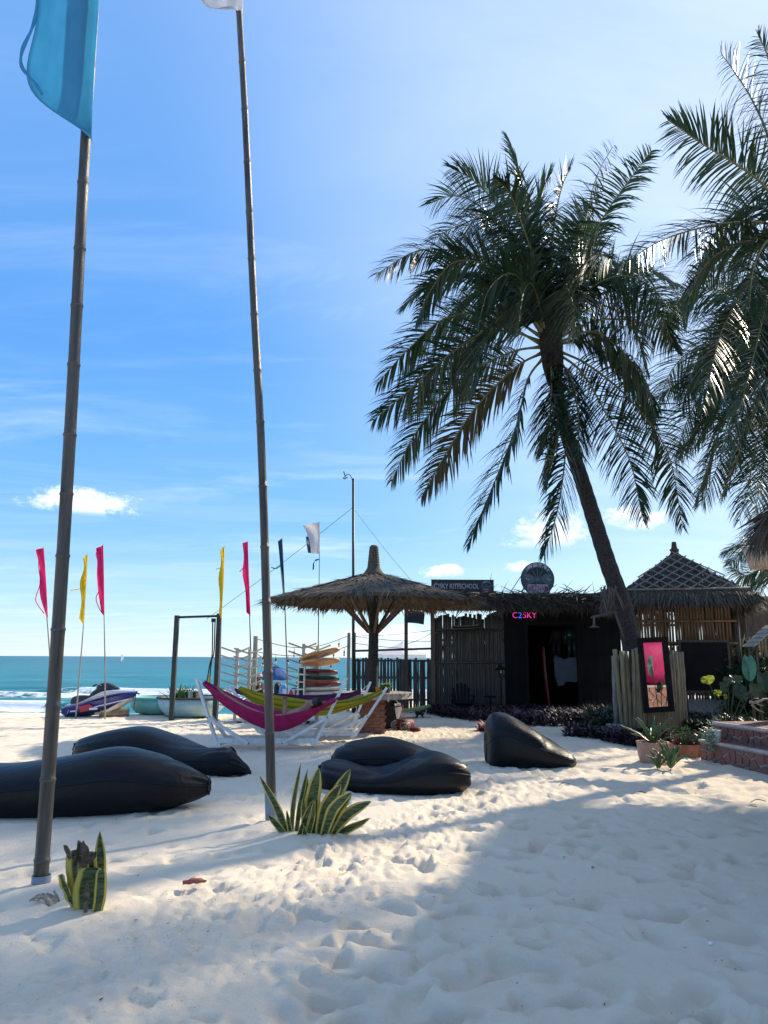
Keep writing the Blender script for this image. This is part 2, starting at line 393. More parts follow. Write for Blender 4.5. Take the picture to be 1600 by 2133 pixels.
# wind-softened footprints near the camera, then crisper and denser ones up the beach
cnt = 0
while cnt < 900:
    y = 2.3 + 9 * pr.random() ** .8; x = (pr.random() - .5) * (y * 1.25 + 1.5)
    a = pr.uniform(.05, .12); pit(x, y, a, a * pr.uniform(.45, .75), pr.uniform(0, 3.14), pr.uniform(.012, .042), .3); cnt += 1
for k in range(1900):
    y = pr.uniform(8.5, 21); x = (pr.random() - .5) * (y * 1.3)
    a = pr.uniform(.07, .16); pit(x, y, a, a * pr.uniform(.45, .8), pr.uniform(0, 3.14), pr.uniform(.015, .045))
for px, py, a, d in ((1390, 1905, .22, .085), (1130, 1860, .17, .07), (1215, 1760, .2, .07), (980, 2040, .2, .07), (820, 1960, .22, .06), (1090, 2010, .22, .07), (1450, 2080, .25, .06), (690, 1860, .12, .04), (1010, 1855, .14, .05), (1560, 1950, .2, .06), (640, 2110, .2, .05), (900, 2110, .22, .05), (1290, 1800, .18, .05), (1480, 1735, .2, .05)):
    p = on_z(px, py); pit(p.x, p.y, a * .85, a * .5, pr.uniform(-.5, .5), d * 1.15, .27)
for k in range(150):        # walked-over ground in front of the steps
    y = pr.uniform(2.8, 8.5); x = pr.uniform(-.1, .62) * y; a = pr.uniform(.08, .15); pit(x, y, a, a * pr.uniform(.40, .62), pr.uniform(-.6, .9), pr.uniform(.04, .085), .24)
for _ in range(1):         # wind has rounded off the rims
    HZ[1:-1, 1:-1] = .5 * HZ[1:-1, 1:-1] + .125 * (HZ[2:, 1:-1] + HZ[:-2, 1:-1] + HZ[1:-1, 2:] + HZ[1:-1, :-2])
# churned, cloddy track crossing from the lower left to the plants
tr = sstep(.95, .25, np.abs((GX - (-1.75 + (GY - 3.1) * .52))) ) * sstep(2.2, 3, GY) * (1 - sstep(9.5, 11, GY))
clod = np.abs(vnoise(GX, GY, 12, 21)) * .040 + np.abs(vnoise(GX, GY, 26, 22)) * .034 + np.abs(vnoise(GX, GY, 5, 25)) * .022
HZ += tr * 1.35 * (clod - .018)
far = sstep(8, 12, GY) * (1 - sstep(24, 30, GY))
HZ += far * (vnoise(GX, GY, 5.0, 31) * .020 + np.abs(vnoise(GX, GY, 10, 32)) * .035)
HZ += (vnoise(GX, GY, 3.2, 33) * .009 + vnoise(GX, GY, 8, 34) * .007 + vnoise(GX, GY, 21, 35) * .005) * (np.abs(GX) < 18)
def ground(x, y):
    i, j = min(max(np.searchsorted(xs, x), 0), len(xs) - 1), min(max(np.searchsorted(ys, y), 0), len(ys) - 1)
    return float(HZ[i, j])
def mound(cx, cy, r, h):
    patch(cx, cy, r * 2.5, lambda X, Y: h * np.exp(-(X * X + Y * Y) / (r * r)))
for px, py, r, h in ((640, 1752, .45, .06), (170, 1915, .4, .05), (567, 1725, .25, .03), (85, 1862, .3, .04)):
    p = on_z(px, py); mound(p.x, p.y, r, h)

ms = bpy.data.materials.new('sand'); ms.use_nodes = True
n, l = ms.node_tree.nodes, ms.node_tree.links; b = n['Principled BSDF']; b.inputs['Roughness'].default_value = .95; b.inputs['Specular IOR Level'].default_value = .15
t = n.new('ShaderNodeTexCoord')
def NZ(sc, det=4, rough=.55):
    q = n.new('ShaderNodeTexNoise'); q.inputs['Scale'].default_value = sc; q.inputs['Detail'].default_value = det; q.inputs['Roughness'].default_value = rough; l.new(t.outputs['Object'], q.inputs['Vector']); return q
def RMP(v, a, b_):
    q = n.new('ShaderNodeMapRange'); l.new(v, q.inputs[0]); q.inputs[1].default_value = a; q.inputs[2].default_value = b_; return q.outputs[0]
def MIX(f, c1, c2, mode='MIX'):
    q = n.new('ShaderNodeMixRGB'); q.blend_type = mode
    for i, v in enumerate((f, c1, c2)):
        if isinstance(v, (int, float)): q.inputs[i].default_value = v
        elif isinstance(v, tuple): q.inputs[i].default_value = (*v, 1)
        else: l.new(v, q.inputs[i])
    return q.outputs[0]
c = MIX(RMP(NZ(.9, 6).outputs[0], .3, .7), (.70, .595, .455), (.78, .675, .535))
c = MIX(RMP(NZ(240, 2).outputs[0], .35, .7), c, (.80, .70, .565), 'MIX')
sp = n.new('ShaderNodeTexVoronoi'); sp.inputs['Scale'].default_value = 55; l.new(t.outputs['Object'], sp.inputs['Vector'])
gate = n.new('ShaderNodeMath'); gate.operation = 'MULTIPLY'
l.new(RMP(sp.outputs['Distance'], .07, .04), gate.inputs[0]); l.new(RMP(NZ(60, 3).outputs[0], .66, .72), gate.inputs[1])
c = MIX(gate.outputs[0], c, (.22, .19, .16))
l.new(c, b.inputs['Base Color'])
bp = n.new('ShaderNodeBump'); bp.inputs['Strength'].default_value = .6; bp.inputs['Distance'].default_value = .016
ad = n.new('ShaderNodeMath'); ad.operation = 'ADD'; l.new(NZ(45, 5).outputs[0], ad.inputs[0]); l.new(NZ(260, 3).outputs[0], ad.inputs[1])
l.new(ad.outputs[0], bp.inputs['Height']); l.new(bp.outputs[0], b.inputs['Normal'])
MT['sand'] = ms
nx, ny = len(xs), len(ys)
me = bpy.data.meshes.new('sand')
V = np.stack((GX, GY, HZ), -1).reshape(-1, 3)
I = (np.arange(nx - 1)[:, None] * ny + np.arange(ny - 1)[None, :]).reshape(-1)
Q = np.stack((I, I + ny, I + ny + 1, I + 1), -1)
me.vertices.add(len(V)); me.vertices.foreach_set('co', V.reshape(-1))
me.loops.add(Q.size); me.loops.foreach_set('vertex_index', Q.reshape(-1).astype(np.int32))
me.polygons.add(len(Q)); me.polygons.foreach_set('loop_start', (np.arange(len(Q)) * 4).astype(np.int32))
try: me.polygons.foreach_set('loop_total', np.full(len(Q), 4, np.int32))
except Exception: pass
me.update(calc_edges=True); me.validate(); me.shade_smooth(); me.materials.append(ms)
sand = bpy.data.objects.new('sand', me); C.objects.link(sand); sand['kind'] = 'structure'

# ---- sea: wave geometry, foam where the waves break
mw = bpy.data.materials.new('sea_water'); mw.use_nodes = True
n, l = mw.node_tree.nodes, mw.node_tree.links; b = n['Principled BSDF']; t = n.new('ShaderNodeTexCoord')
at = n.new('ShaderNodeAttribute'); at.attribute_name = 'foam'
sx = n.new('ShaderNodeSeparateXYZ'); l.new(t.outputs['Object'], sx.inputs[0])
mpp = n.new('ShaderNodeMapping'); mpp.inputs['Scale'].default_value = (.12, .5, 1); l.new(t.outputs['Object'], mpp.inputs[0])
def NZ2(sc, det=5, rough=.6, raw=False):
    q = n.new('ShaderNodeTexNoise'); q.inputs['Scale'].default_value = sc; q.inputs['Detail'].default_value = det; q.inputs['Roughness'].default_value = rough
    l.new(t.outputs['Object'] if raw else mpp.outputs[0], q.inputs['Vector']); return q.outputs[0]
c = MIX(RMP(sx.outputs[1], 45, 420), (.022, .205, .225), (.006, .115, .155))
c = MIX(RMP(NZ2(.35, 5), .42, .66), c, (.008, .130, .165))
fo = n.new('ShaderNodeMath'); fo.operation = 'MULTIPLY_ADD'; l.new(NZ2(1.6, 8, .72, True), fo.inputs[0]); fo.inputs[1].default_value = 1.5; l.new(at.outputs['Fac'], fo.inputs[2])
fm = RMP(fo.outputs[0], 1.36, 1.62)
c = MIX(fm, c, (.80, .83, .84)); l.new(c, b.inputs['Base Color'])
l.new(MIX(fm, (.3, .3, .3), (.8, .8, .8)), b.inputs['Roughness'])
b.inputs['IOR'].default_value = 1.33; b.inputs['Specular IOR Level'].default_value = .12
bp = n.new('ShaderNodeBump'); bp.inputs['Strength'].default_value = .8; bp.inputs['Distance'].default_value = .35
l.new(NZ2(1.3, 7), bp.inputs['Height']); l.new(bp.outputs[0], b.inputs['Normal'])
wx = np.concatenate((np.array([-6000, -2500, -1000, -400]), np.linspace(-150, 60, 150), np.array([200, 500, 1200, 2600, 6000])))
wy = np.concatenate((np.linspace(27, 75, 240), 75 * np.exp(np.linspace(.012, 5.2, 190))))
WX, WY = np.meshgrid(wx, wy, indexing='ij')
amp = np.clip(1 - (WY - 60) / 500, .0, 1)
Z = SEA_Z + amp * (.12 * np.sin(WY * .55 + 2.2 * vnoise(WX, WY, .03, 41) * 6 + WX * .04) + .16 * vnoise(WX, WY, .12, 42) + .10 * vnoise(WX, WY * 2.2, .3, 43))
foam = np.zeros_like(WX)
for yc, hgt, x0, x1, wd, back in ((44.5, .50, -40, -16.6, 1.0, 4.0), (53.5, .30, -40, 6, 1.1, 3.2), (60.5, .34, -26, 30, 1.3, 4.2), (37.2, .12, -60, 40, .8, 3.0), (49, .16, -14, 40, .8, 2.5)):
    yw = yc + 2.4 * vnoise(WX, WX * 0 + yc, .09, int(yc)) + .02 * WX
    m = sstep(x0 - 3, x0 + 3, WX) * (1 - sstep(x1 - 3, x1 + 3, WX))
    d = WY - yw
    Z += m * hgt * np.where(d < 0, np.exp(-(d / (wd * .55)) ** 2), np.exp(-(d / (wd * 1.6)) ** 2))
    foam = np.maximum(foam, m * np.where(d < .4, np.exp(-((d - .4) / back) ** 2), np.exp(-((d - .4) / .7) ** 2)) * (.55 + .9 * (vnoise(WX, WY, .25, 77) + .5)))
foam = np.maximum(foam, .62 * (1 - sstep(31, 38, WY)))
V = np.stack((WX, WY, Z), -1).reshape(-1, 3); ny2 = len(wy)
I = (np.arange(len(wx) - 1)[:, None] * ny2 + np.arange(ny2 - 1)[None, :]).reshape(-1)
Q = np.stack((I, I + ny2, I + ny2 + 1, I + 1), -1)
me = bpy.data.meshes.new('sea'); me.from_pydata(V.tolist(), [], Q.tolist())
a_ = me.attributes.new('foam', 'FLOAT', 'POINT'); a_.data.foreach_set('value', foam.reshape(-1).astype(np.float32))
me.shade_smooth(); me.materials.append(mw)
sea = bpy.data.objects.new('sea', me); C.objects.link(sea); sea['kind'] = 'structure'
# ================================================================ bamboo flagpoles with flags
def bamboo_pole(mb, nodes, pts, r0, r1, step, seed, n=14):
    """one long culm through pts: rings swell at the nodes; node bands go to a second MB"""
    q = random.Random(seed); c = curve(pts, 90)
    L = [0]
    for i in range(1, len(c)): L.append(L[-1] + (c[i] - c[i - 1]).length)
    def P(s):
        for i in range(1, len(c)):
            if L[i] >= s:
                f = (s - L[i - 1]) / max(L[i] - L[i - 1], 1e-6); return c[i - 1].lerp(c[i], f)
        return c[-1]
    s = 0.0; ring = []
    ns = [q.uniform(.15, .35)]
    while ns[-1] < L[-1]: ns.append(ns[-1] + step * q.uniform(.88, 1.12))
    st = [(0, 1.0)]
    for a in ns:
        if a > L[-1] - .05: break
        st += [(a - .05, .99), (a - .012, 1.02), (a - .004, 1.10), (a + .006, 1.09), (a + .014, .985), (a + .06, .97)]
    st.append((L[-1], 1.0))
    bend = {}
    rad = [(r0 + (r1 - r0) * a / L[-1]) * k for a, k in st]
    mb.tube([P(a) for a, _ in st], rad, n)
    for a in ns:
        if a > L[-1] - .05: break
        rr = (r0 + (r1 - r0) * a / L[-1]) * 1.075
        nodes.tube([P(a - .009), P(a - .003), P(a + .004)], [rr * 1.0, rr * 1.035, rr * 1.0], n, caps=False)
    return P, L[-1]
def flag_sheet(mb, A, B, nu=24, nv=10, wav=.03, seed=1, thick=.004, ax=(0, 1, 0), ph=0.0):
    """cloth between the two edge curves A and B (lists of points), rippled along ax, with real thickness"""
    A, B = curve(A, nu), curve(B, nu); ax = Vector(ax)
    def row(i, off):
        r = []
        for j in range(nv):
            t = j / (nv - 1); w = math.sin(i / nu * 7 + t * 3.2 + seed) * .6 + math.sin(t * 6 + i / nu * 3 + seed * 2 + ph) * .4
            r.append(A[i].lerp(B[i], t) + ax * (w * wav * min(1, t * 2.0) + off))
        return r
    fr = [row(i, 0) for i in range(nu)]; bk = [list(reversed(row(i, thick))) for i in range(nu)]
    P = [fr[i] + bk[i] for i in range(nu)]
    return mb.grid(P, closed=True)
# teal flag on the tall pole
Y1 = on_z(84, 1852).y
t1 = thing('bamboo_flagpole', 'tall bamboo pole in a blue-grey pipe sleeve flying a teal flag', 'flagpole', at_y(84, 1860, Y1))
p1 = [at_y(83, 1858, Y1), at_y(118, 1360, Y1), at_y(150, 830, Y1), at_y(176, 330, Y1), at_y(200, -60, Y1), at_y(222, -560, Y1)]
mb, nd = MB(), MB(); bamboo_pole(mb, nd, p1, .049, .034, .50, 3)
pl = build('pole', mb, 'bamboo_grey', t1, smooth=True); build('node_ring', nd, 'bamboo_node', pl, smooth=True, kind='stuff')
b1 = at_y(84, 1862, Y1); up1 = (p1[1] - p1[0]).normalized()
def sleeve(parent, b, up, h, r):
    mb = MB(); mb.tube([b - up * .12, b + up * h], [r, r], 20, caps=False); mb.tube([b + up * h, b + up * h * .5, b - up * .1], [r - .007, r - .007, r - .007], 20, caps=False)
    P = []
    for i in range(21):
        a = 2 * math.pi * i / 20; s_ = up.orthogonal().normalized(); w_ = up.cross(s_)
        P.append([b + up * h + (s_ * math.cos(a) + w_ * math.sin(a)) * q for q in (r, r - .007)])
    mb.grid(P)
    return build('pipe_sleeve', mb, 'pipe_blue', parent, smooth=True, recalc=False)
sleeve(t1, b1, up1, .115, .061)
mb = MB()
flag_sheet(mb, [at_y(x, y, Y1 - .06) for x, y in ((190, 293), (196, 150), (206, 0), (212, -200), (222, -430))],
           [at_y(x, y, Y1 - .10) for x, y in ((186, 285), (60, 178), (78, 20), (84, -180), (96, -430))], 40, 14, .022, 2)
fl = build('flag', mb, 'cloth_teal', t1, smooth=True)
mb = MB()   # rolled free hem that swings away from the cloth edge
hp = curve([at_y(x, y, Y1 - .16) for x, y in ((88, 196), (72, 172), (46, 140), (46, 105), (66, 60), (76, 20), (80, -60))], 30)
mb.tube(hp, [.010 + .006 * math.sin(i * .5) ** 2 for i in range(30)], 7)
build('rolled_hem', mb, 'cloth_teal', fl, smooth=True)
mb = MB(); mb.tube([at_y(180 + i * 1.2, 290 - i * 180, Y1) for i in range(5)], .04, 12); build('pole_pocket', mb, 'cloth_teal', fl, smooth=True)
# white flag pole
Y2 = on_z(567, 1722).y
t2 = thing('bamboo_flagpole', 'leaning bamboo pole beside the snake plant clump, hem of white flag on top', 'flagpole', at_y(567, 1725, Y2))
p2 = [at_y(567, 1724, Y2), at_y(556, 1300, Y2), at_y(545, 940, Y2), at_y(527, 600, Y2), at_y(511, 250, Y2), at_y(498, 20, Y2), at_y(474, -420, Y2)]
mb, nd = MB(), MB(); bamboo_pole(mb, nd, p2, .044, .030, .60, 9)
pl = build('pole', mb, 'bamboo_grey', t2, smooth=True); build('node_ring', nd, 'bamboo_node', pl, smooth=True, kind='stuff')
b2 = at_y(566, 1724, Y2); up2 = (p2[1] - p2[0]).normalized(); sleeve(t2, b2, up2, .30, .056)
mb = MB(); flag_sheet(mb, [at_y(x, y, Y2 - .05) for x, y in ((506, 26), (505, -30), (494, -220), (484, -400))], [at_y(x, y, Y2 - .12) for x, y in ((484, 12), (418, -2), (390, -220), (380, -400))], 26, 10, .03, 5)
fl = build('flag', mb, 'cloth_white', t2, smooth=True)

# ================================================================ slim feather flags on the beach
def feather(name, label, mkey, pole_px, Y, cloth_px, group=None, tails=(), pole_r=.02, pm='pole_grey', nv=7, wav=.055):
    base = at_y(*pole_px[0], Y); base.z = ground(base.x, base.y) - .05
    t = thing(name, label, 'flag', base, group)
    mb = MB(); pts = curve([base] + [at_y(x, y, Y) for x, y in pole_px[1:]], 16)
    mb.tube(pts, [pole_r * (1.1 - .75 * i / 15) for i in range(16)], 7); build('pole', mb, pm, t, smooth=True)
    mb = MB(); flag_sheet(mb, [at_y(x, y, Y - .02) for x, y in cloth_px[0]], [at_y(x, y, Y - .06) for x, y in cloth_px[1]], 26, nv, wav, len(label), ph=Y)
    c_ = build('flag', mb, mkey, t, smooth=True)
    for tl in tails:
        mb = MB(); pp = curve([at_y(x, y, Y - .05) for x, y in tl], 14); mb.tube(pp, .012, 5); build('cord', mb, mkey, c_, smooth=True)
    return t
fg = 'slim beach flags'
feather('beach_flag', 'slim magenta beach flag leaning, half hidden behind the tall bamboo pole', 'cloth_pink', ((110, 1492), (104, 1370), (92, 1210), (90, 1140)), 19.6,
        (((91, 1141), (94, 1180), (97, 1230), (100, 1287)), ((74, 1146), (80, 1175), (82, 1200), (84, 1240), (94, 1278))), fg, tails=[((80, 1152), (81, 1185), (84, 1215), (74, 1246), (80, 1262), (92, 1278))])
feather('beach_flag', 'slim yellow beach flag standing over the stern of the jet ski', 'cloth_yellow', ((158, 1493), (166, 1400), (174, 1300), (183, 1152)), 19.4,
        (((183, 1154), (181, 1190), (178, 1240), (174, 1301)), ((172, 1162), (175, 1185), (168, 1215), (170, 1250), (164, 1288))), fg, tails=[((178, 1205), (170, 1218), (174, 1226)), ((171, 1226), (158, 1228), (147, 1230))])
feather('beach_flag', 'slim magenta beach flag with white dots beside the bow of the jet ski', 'cloth_pink', ((219, 1493), (219, 1400), (217, 1290), (215, 1133)), 19.3,
        (((215, 1135), (216, 1180), (217, 1230), (217, 1285)), ((200, 1142), (203, 1170), (201, 1200), (204, 1240), (212, 1278))), fg, tails=[((205, 1145), (200, 1155), (205, 1170)), ((206, 1232), (200, 1246), (205, 1264), (212, 1276))])
feather('beach_flag', 'slim yellow beach flag rising behind the black exercise frame', 'cloth_yellow', ((452, 1500), (458, 1400), (461, 1290), (468, 1137)), 18.9,
        (((468, 1139), (467, 1180), (465, 1230), (461, 1290)), ((458, 1145), (460, 1175), (456, 1205), (458, 1240), (456, 1280))), fg, tails=[((460, 1183), (452, 1185), (450, 1187))])
feather('beach_flag', 'slim magenta beach flag behind the empty white board rack', 'cloth_pink', ((524, 1492), (522, 1350), (520, 1283), (516, 1127)), 19.8,
        (((516, 1128), (518, 1180), (520, 1230), (522, 1284)), ((505, 1131), (508, 1160), (505, 1195), (511, 1230), (514, 1276))), fg, tails=[((509, 1180), (503, 1187), (499, 1191))], pm='pole_dark')
feather('beach_flag', 'slim dark teal beach flag rising beside the thatched parasol', 'cloth_blue', ((600, 1508), (598, 1400), (594, 1277), (588, 1119)), 16.9,
        (((588, 1121), (590, 1170), (592, 1220), (594, 1278)), ((579, 1128), (583, 1170), (588, 1220), (592, 1270))), fg, tails=[((585, 1178), (575, 1184), (565, 1182)), ((588, 1245), (582, 1256), (586, 1266), (592, 1270))])
tw = feather('beach_flag', 'torn white and navy flag fluttering on a thin pole above the thatch', 'cloth_white', ((662, 1490), (663, 1345), (665, 1200), (666, 1086)), 19.6,
        (((666, 1088), (666, 1110), (666, 1130), (665, 1154)), ((630, 1093), (640, 1112), (641, 1135), (645, 1152))), fg, pole_r=.016, pm='pole_dark', nv=10, wav=.09)
mb = MB(); flag_sheet(mb, [at_y(x, y, 19.48) for x, y in ((642, 1118), (645, 1130), (648, 1152))], [at_y(x, y, 19.46) for x, y in ((637, 1118), (639, 1136), (642, 1152))], 10, 4, .03, 3)
build('navy_panel', mb, 'cloth_navy', tw, smooth=True)
mb = MB(); flag_sheet(mb, [at_y(x, y, 19.48) for x, y in ((665, 1164), (656, 1167), (654, 1186))], [at_y(x, y, 19.46) for x, y in ((665, 1166), (653, 1172), (651, 1188))], 10, 3, .01, 3)
build('torn_strip', mb, 'cloth_navy', tw, smooth=True)

# wind meter mast
Ym = 21.6; bm_ = at_y(736, 1478, Ym); bm_.z = -.05
tm = thing('wind_meter_mast', 'thin dark mast carrying a small wind meter above the thatched parasol', 'mast', bm_)
mb = MB(); mb.tube([bm_, at_y(736, 1250, Ym), at_y(736, 997, Ym)], [.045, .04, .036], 8); build('mast', mb, 'metal_dark', tm, smooth=True)
mb = MB(); mb.tube(curve([at_y(735, 1003, Ym), at_y(731, 992, Ym), at_y(725, 988, Ym), at_y(719, 992, Ym)], 10), .012, 6); build('bracket', mb, 'metal_dark', tm)
mb = MB(); mb.beam(at_y(719, 992, Ym), at_y(716, 982, Ym), .015, .03); build('wind_vane', mb, 'metal_dark', tm)
for dx, dy in ((-3, 3), (4, 2), (0, 4)):
    mb = MB(); q = at_y(719 + dx, 993 + dy, Ym); mb.lathe([(.004, -.02), (.022, -.012), (.028, .004), (.022, .018), (.004, .022)], q, 8); mb.tube([at_y(719, 992, Ym), q], .006, 5); build('cup', mb, 'metal_dark', tm)
for k, (x, y, Y) in enumerate(((430, 1290, 21.4), (860, 1213, 23.0))):
    mb = MB(); a, b_ = at_y(735, 1057, Ym), at_y(x, y, Y); mb.tube([a.lerp(b_, i / 8) - Vector((0, 0, .05 * math.sin(math.pi * i / 8))) for i in range(9)], .006, 4); build('guy_wire', mb, 'metal_dark', tm)

# ================================================================ exercise frame
Ye = on_z(400, 1500).y
def ggr(px, Y, py=1500):
    p = at_y(px, py, Y); p.z = ground(p.x, p.y) - .06; return p
tf = thing('exercise_frame', 'black pull-up frame with hanging suspension straps on the sand', 'exercise frame', ggr(402, Ye))
for (xb, xt, yt) in ((357, 369, 1282), (447, 457, 1278)):
    mb = MB(); mb.beam(ggr(xb, Ye), at_y(xt, yt, Ye), .105, .105, (0, 1, 0)); build('post', mb, 'metal_dark', tf)
mb = MB(); mb.tube([at_y(366, 1286, Ye), at_y(457, 1283, Ye)], .03, 10); build('crossbar', mb, 'metal_dark', tf, smooth=True)
mb = MB(); mb.box(at_y(445, 1292, Ye), (.10, .08, .09)); build('clamp', mb, 'metal_dark', tf)
for dx, yb, m in ((0, 1440, 'rope_dark'), (5, 1420, 'rope_dark')):
    mb = MB(); mb.tube(curve([at_y(443 + dx, 1292, Ye - .06), at_y(442 + dx * .7, 1360, Ye - .06), at_y(438, yb - 40, Ye - .06), at_y(436 - dx, yb, Ye - .06)], 12), .016, 5); build('strap', mb, m, tf)
mb = MB(); mb.tube([at_y(437, 1408, Ye - .07), at_y(434, 1432, Ye - .07)], [.03, .02], 7); build('handle', mb, 'cloth_yellow', tf)
mb = MB(); flag_sheet(mb, [at_y(x, y, Ye - .07) for x, y in ((366, 1300), (364, 1340), (360, 1368))], [at_y(x, y, Ye - .09) for x, y in ((371, 1300), (372, 1325), (366, 1362))], 10, 4, .02, 3); build('cloth_wrap', mb, 'metal_dark', tf, smooth=True)
# ================================================================ palms
def frond(parent, pts, Lmax=.85, nleaf=95, seed=0, wind=(-.25, 0, 0), droop=1.0, split=1.2, m='palm_leaf', wid=.040, bare=.10, roll=None):
    q = np.random.default_rng(seed); n = 44; c = curve(pts, n); c = np.array([list(p) for p in c])
    L = np.r_[0, np.cumsum(np.linalg.norm(np.diff(c, axis=0), axis=1))]; tot = L[-1]
    mb = MB(); rad = [.030 * (1 - .9 * (i / (n - 1)) ** .8) + .004 for i in range(n)]
    rad[0] = .055; rad[1] = .045; rad[2] = .038
    mb.tube([Vector(p) for p in c[::2]] , rad[::2], 5); rb = build('rachis', mb, 'palm_rib', None, loc=None, smooth=True)
    rb.parent = parent; rb.location = -origin(parent)
    s = np.sort(np.r_[np.linspace(bare, .995, nleaf), np.linspace(bare + .004, .993, nleaf)]); sgn = np.where(np.arange(2 * nleaf) % 2 == 0, 1.0, -1.0)
    s = s + q.normal(0, .002, len(s)); s = np.clip(s, 0, .999)
    i = np.clip(np.searchsorted(L / tot, s) - 1, 0, n - 2); f = ((s * tot - L[i]) / (L[i + 1] - L[i]))[:, None]
    base = c[i] * (1 - f) + c[i + 1] * f; tan = c[i + 1] - c[i]; tan /= np.linalg.norm(tan, axis=1, keepdims=True)
    up = np.array([0, 0, 1.0]); sd_ = np.cross(tan, up)
    nrm = np.linalg.norm(sd_, axis=1, keepdims=True)
    fall = np.array(c[-1] - c[0]); fall[2] = 0; hs = np.cross(fall / (np.linalg.norm(fall) + 1e-6), up)   # stays defined where the rachis is vertical
    sd_ = sd_ * .6 + hs[None, :] * .4; sd_ /= np.linalg.norm(sd_, axis=1, keepdims=True) + 1e-6
    nr = np.cross(sd_, tan)
    rl = R(q.uniform(30, 68)) * (1 if q.random() < .5 else -1) if roll is None else roll        # fronds twist as they age
    rls = (rl * (.75 + .5 * s))[:, None]
    sd_, nr = sd_ * np.cos(rls) + nr * np.sin(rls), nr * np.cos(rls) - sd_ * np.sin(rls)
    prof = np.interp(s, [0, .10, .25, .5, .75, .9, 1.0], [.25, .55, .92, 1.0, .80, .52, .25])
    ln = Lmax * 1.34 * prof * q.uniform(.82, 1.1, len(s))
    fw = np.interp(s, [0, .3, .8, 1], [.2, .38, .75, 1.6])[:, None]
    d = sd_ * sgn[:, None] + tan * fw + nr * q.uniform(.05, .38, len(s))[:, None] + q.normal(0, .07, (len(s), 3)) + np.array(wind)
    keep = q.random(len(s)) > .04
    wv = nr * q.uniform(.25, .9, len(s))[:, None] + tan * q.uniform(.35, 1.1, len(s))[:, None]
    # a few adjoining leaflets stay stuck together, others gap
    clump = np.repeat(q.normal(0, .10, (len(s) // 8 + 1, 3)), 8, axis=0)[:len(s)]; d = d + clump * split
    b = blades(base[keep], d[keep], ln[keep], wid * q.uniform(.8, 1.25, keep.sum()) * (.55 + .45 * prof[keep]), wv[keep], droop=droop * q.uniform(.55, 1.35, keep.sum()), seg=4, var=q.random(keep.sum()))
    o = build('frond', b, m, None, recalc=False)
    o.parent = parent; o.location = -origin(parent); ORG[o.name] = Vector((0, 0, 0)); rb.parent = o; rb.location = (0, 0, 0)
    return o
def trunk(parent, pts, r0, r1, nr=60, n=14, seed=1):
    q = random.Random(seed); c = curve(pts, nr); mb = MB(); rad = []
    for i in range(nr):
        t = i / (nr - 1); rr = r0 + (r1 - r0) * t ** .7
        if t < .06: rr *= 1.25 - t * 4
        rad.append(rr * (1 + (.035 if i % 2 else -.015) + q.uniform(-.012, .012)))
    mb.tube(c, rad, n); return build('trunk', mb, 'palm_trunk', parent, smooth=False)
# ---- the leaning palm
YP = 16.2
bp_ = at_y(1322, 1500, YP); bp_.z = 0
palm = thing('coconut_palm', 'leaning coconut palm with a full crown rising from the bamboo screen', 'palm tree', bp_)
crown = at_y(1147, 712, YP)
trunk(palm, [bp_ - Vector((-.02, 0, .2)), at_y(1312, 1320, YP), at_y(1262, 1160, YP), at_y(1212, 1000, YP), at_y(1180, 900, YP), at_y(1152, 770, YP), crown], .215, .125, 70)
mb = MB(); q = random.Random(3)   # leaf-base boss with fibre
mb.tube([at_y(1156, 800, YP), at_y(1152, 760, YP), at_y(1148, 715, YP), at_y(1144, 660, YP), at_y(1140, 620, YP)], [.16, .24, .27, .2, .08], 12); build('crown_boss', mb, 'palm_husk', palm, smooth=True)
for k in range(3):   # coconuts tucked under the leaf bases
    p = at_y(1136 + k * 12, 748 + q.uniform(-6, 8), YP - .24 + q.uniform(-.05, .1)); mb = MB()
    mb.lathe([(.01, -.11), (.055, -.085), (.08, -.02), (.075, .05), (.04, .10), (.008, .115)], p, 10); build('coconut', mb, 'palm_husk', palm, smooth=True)
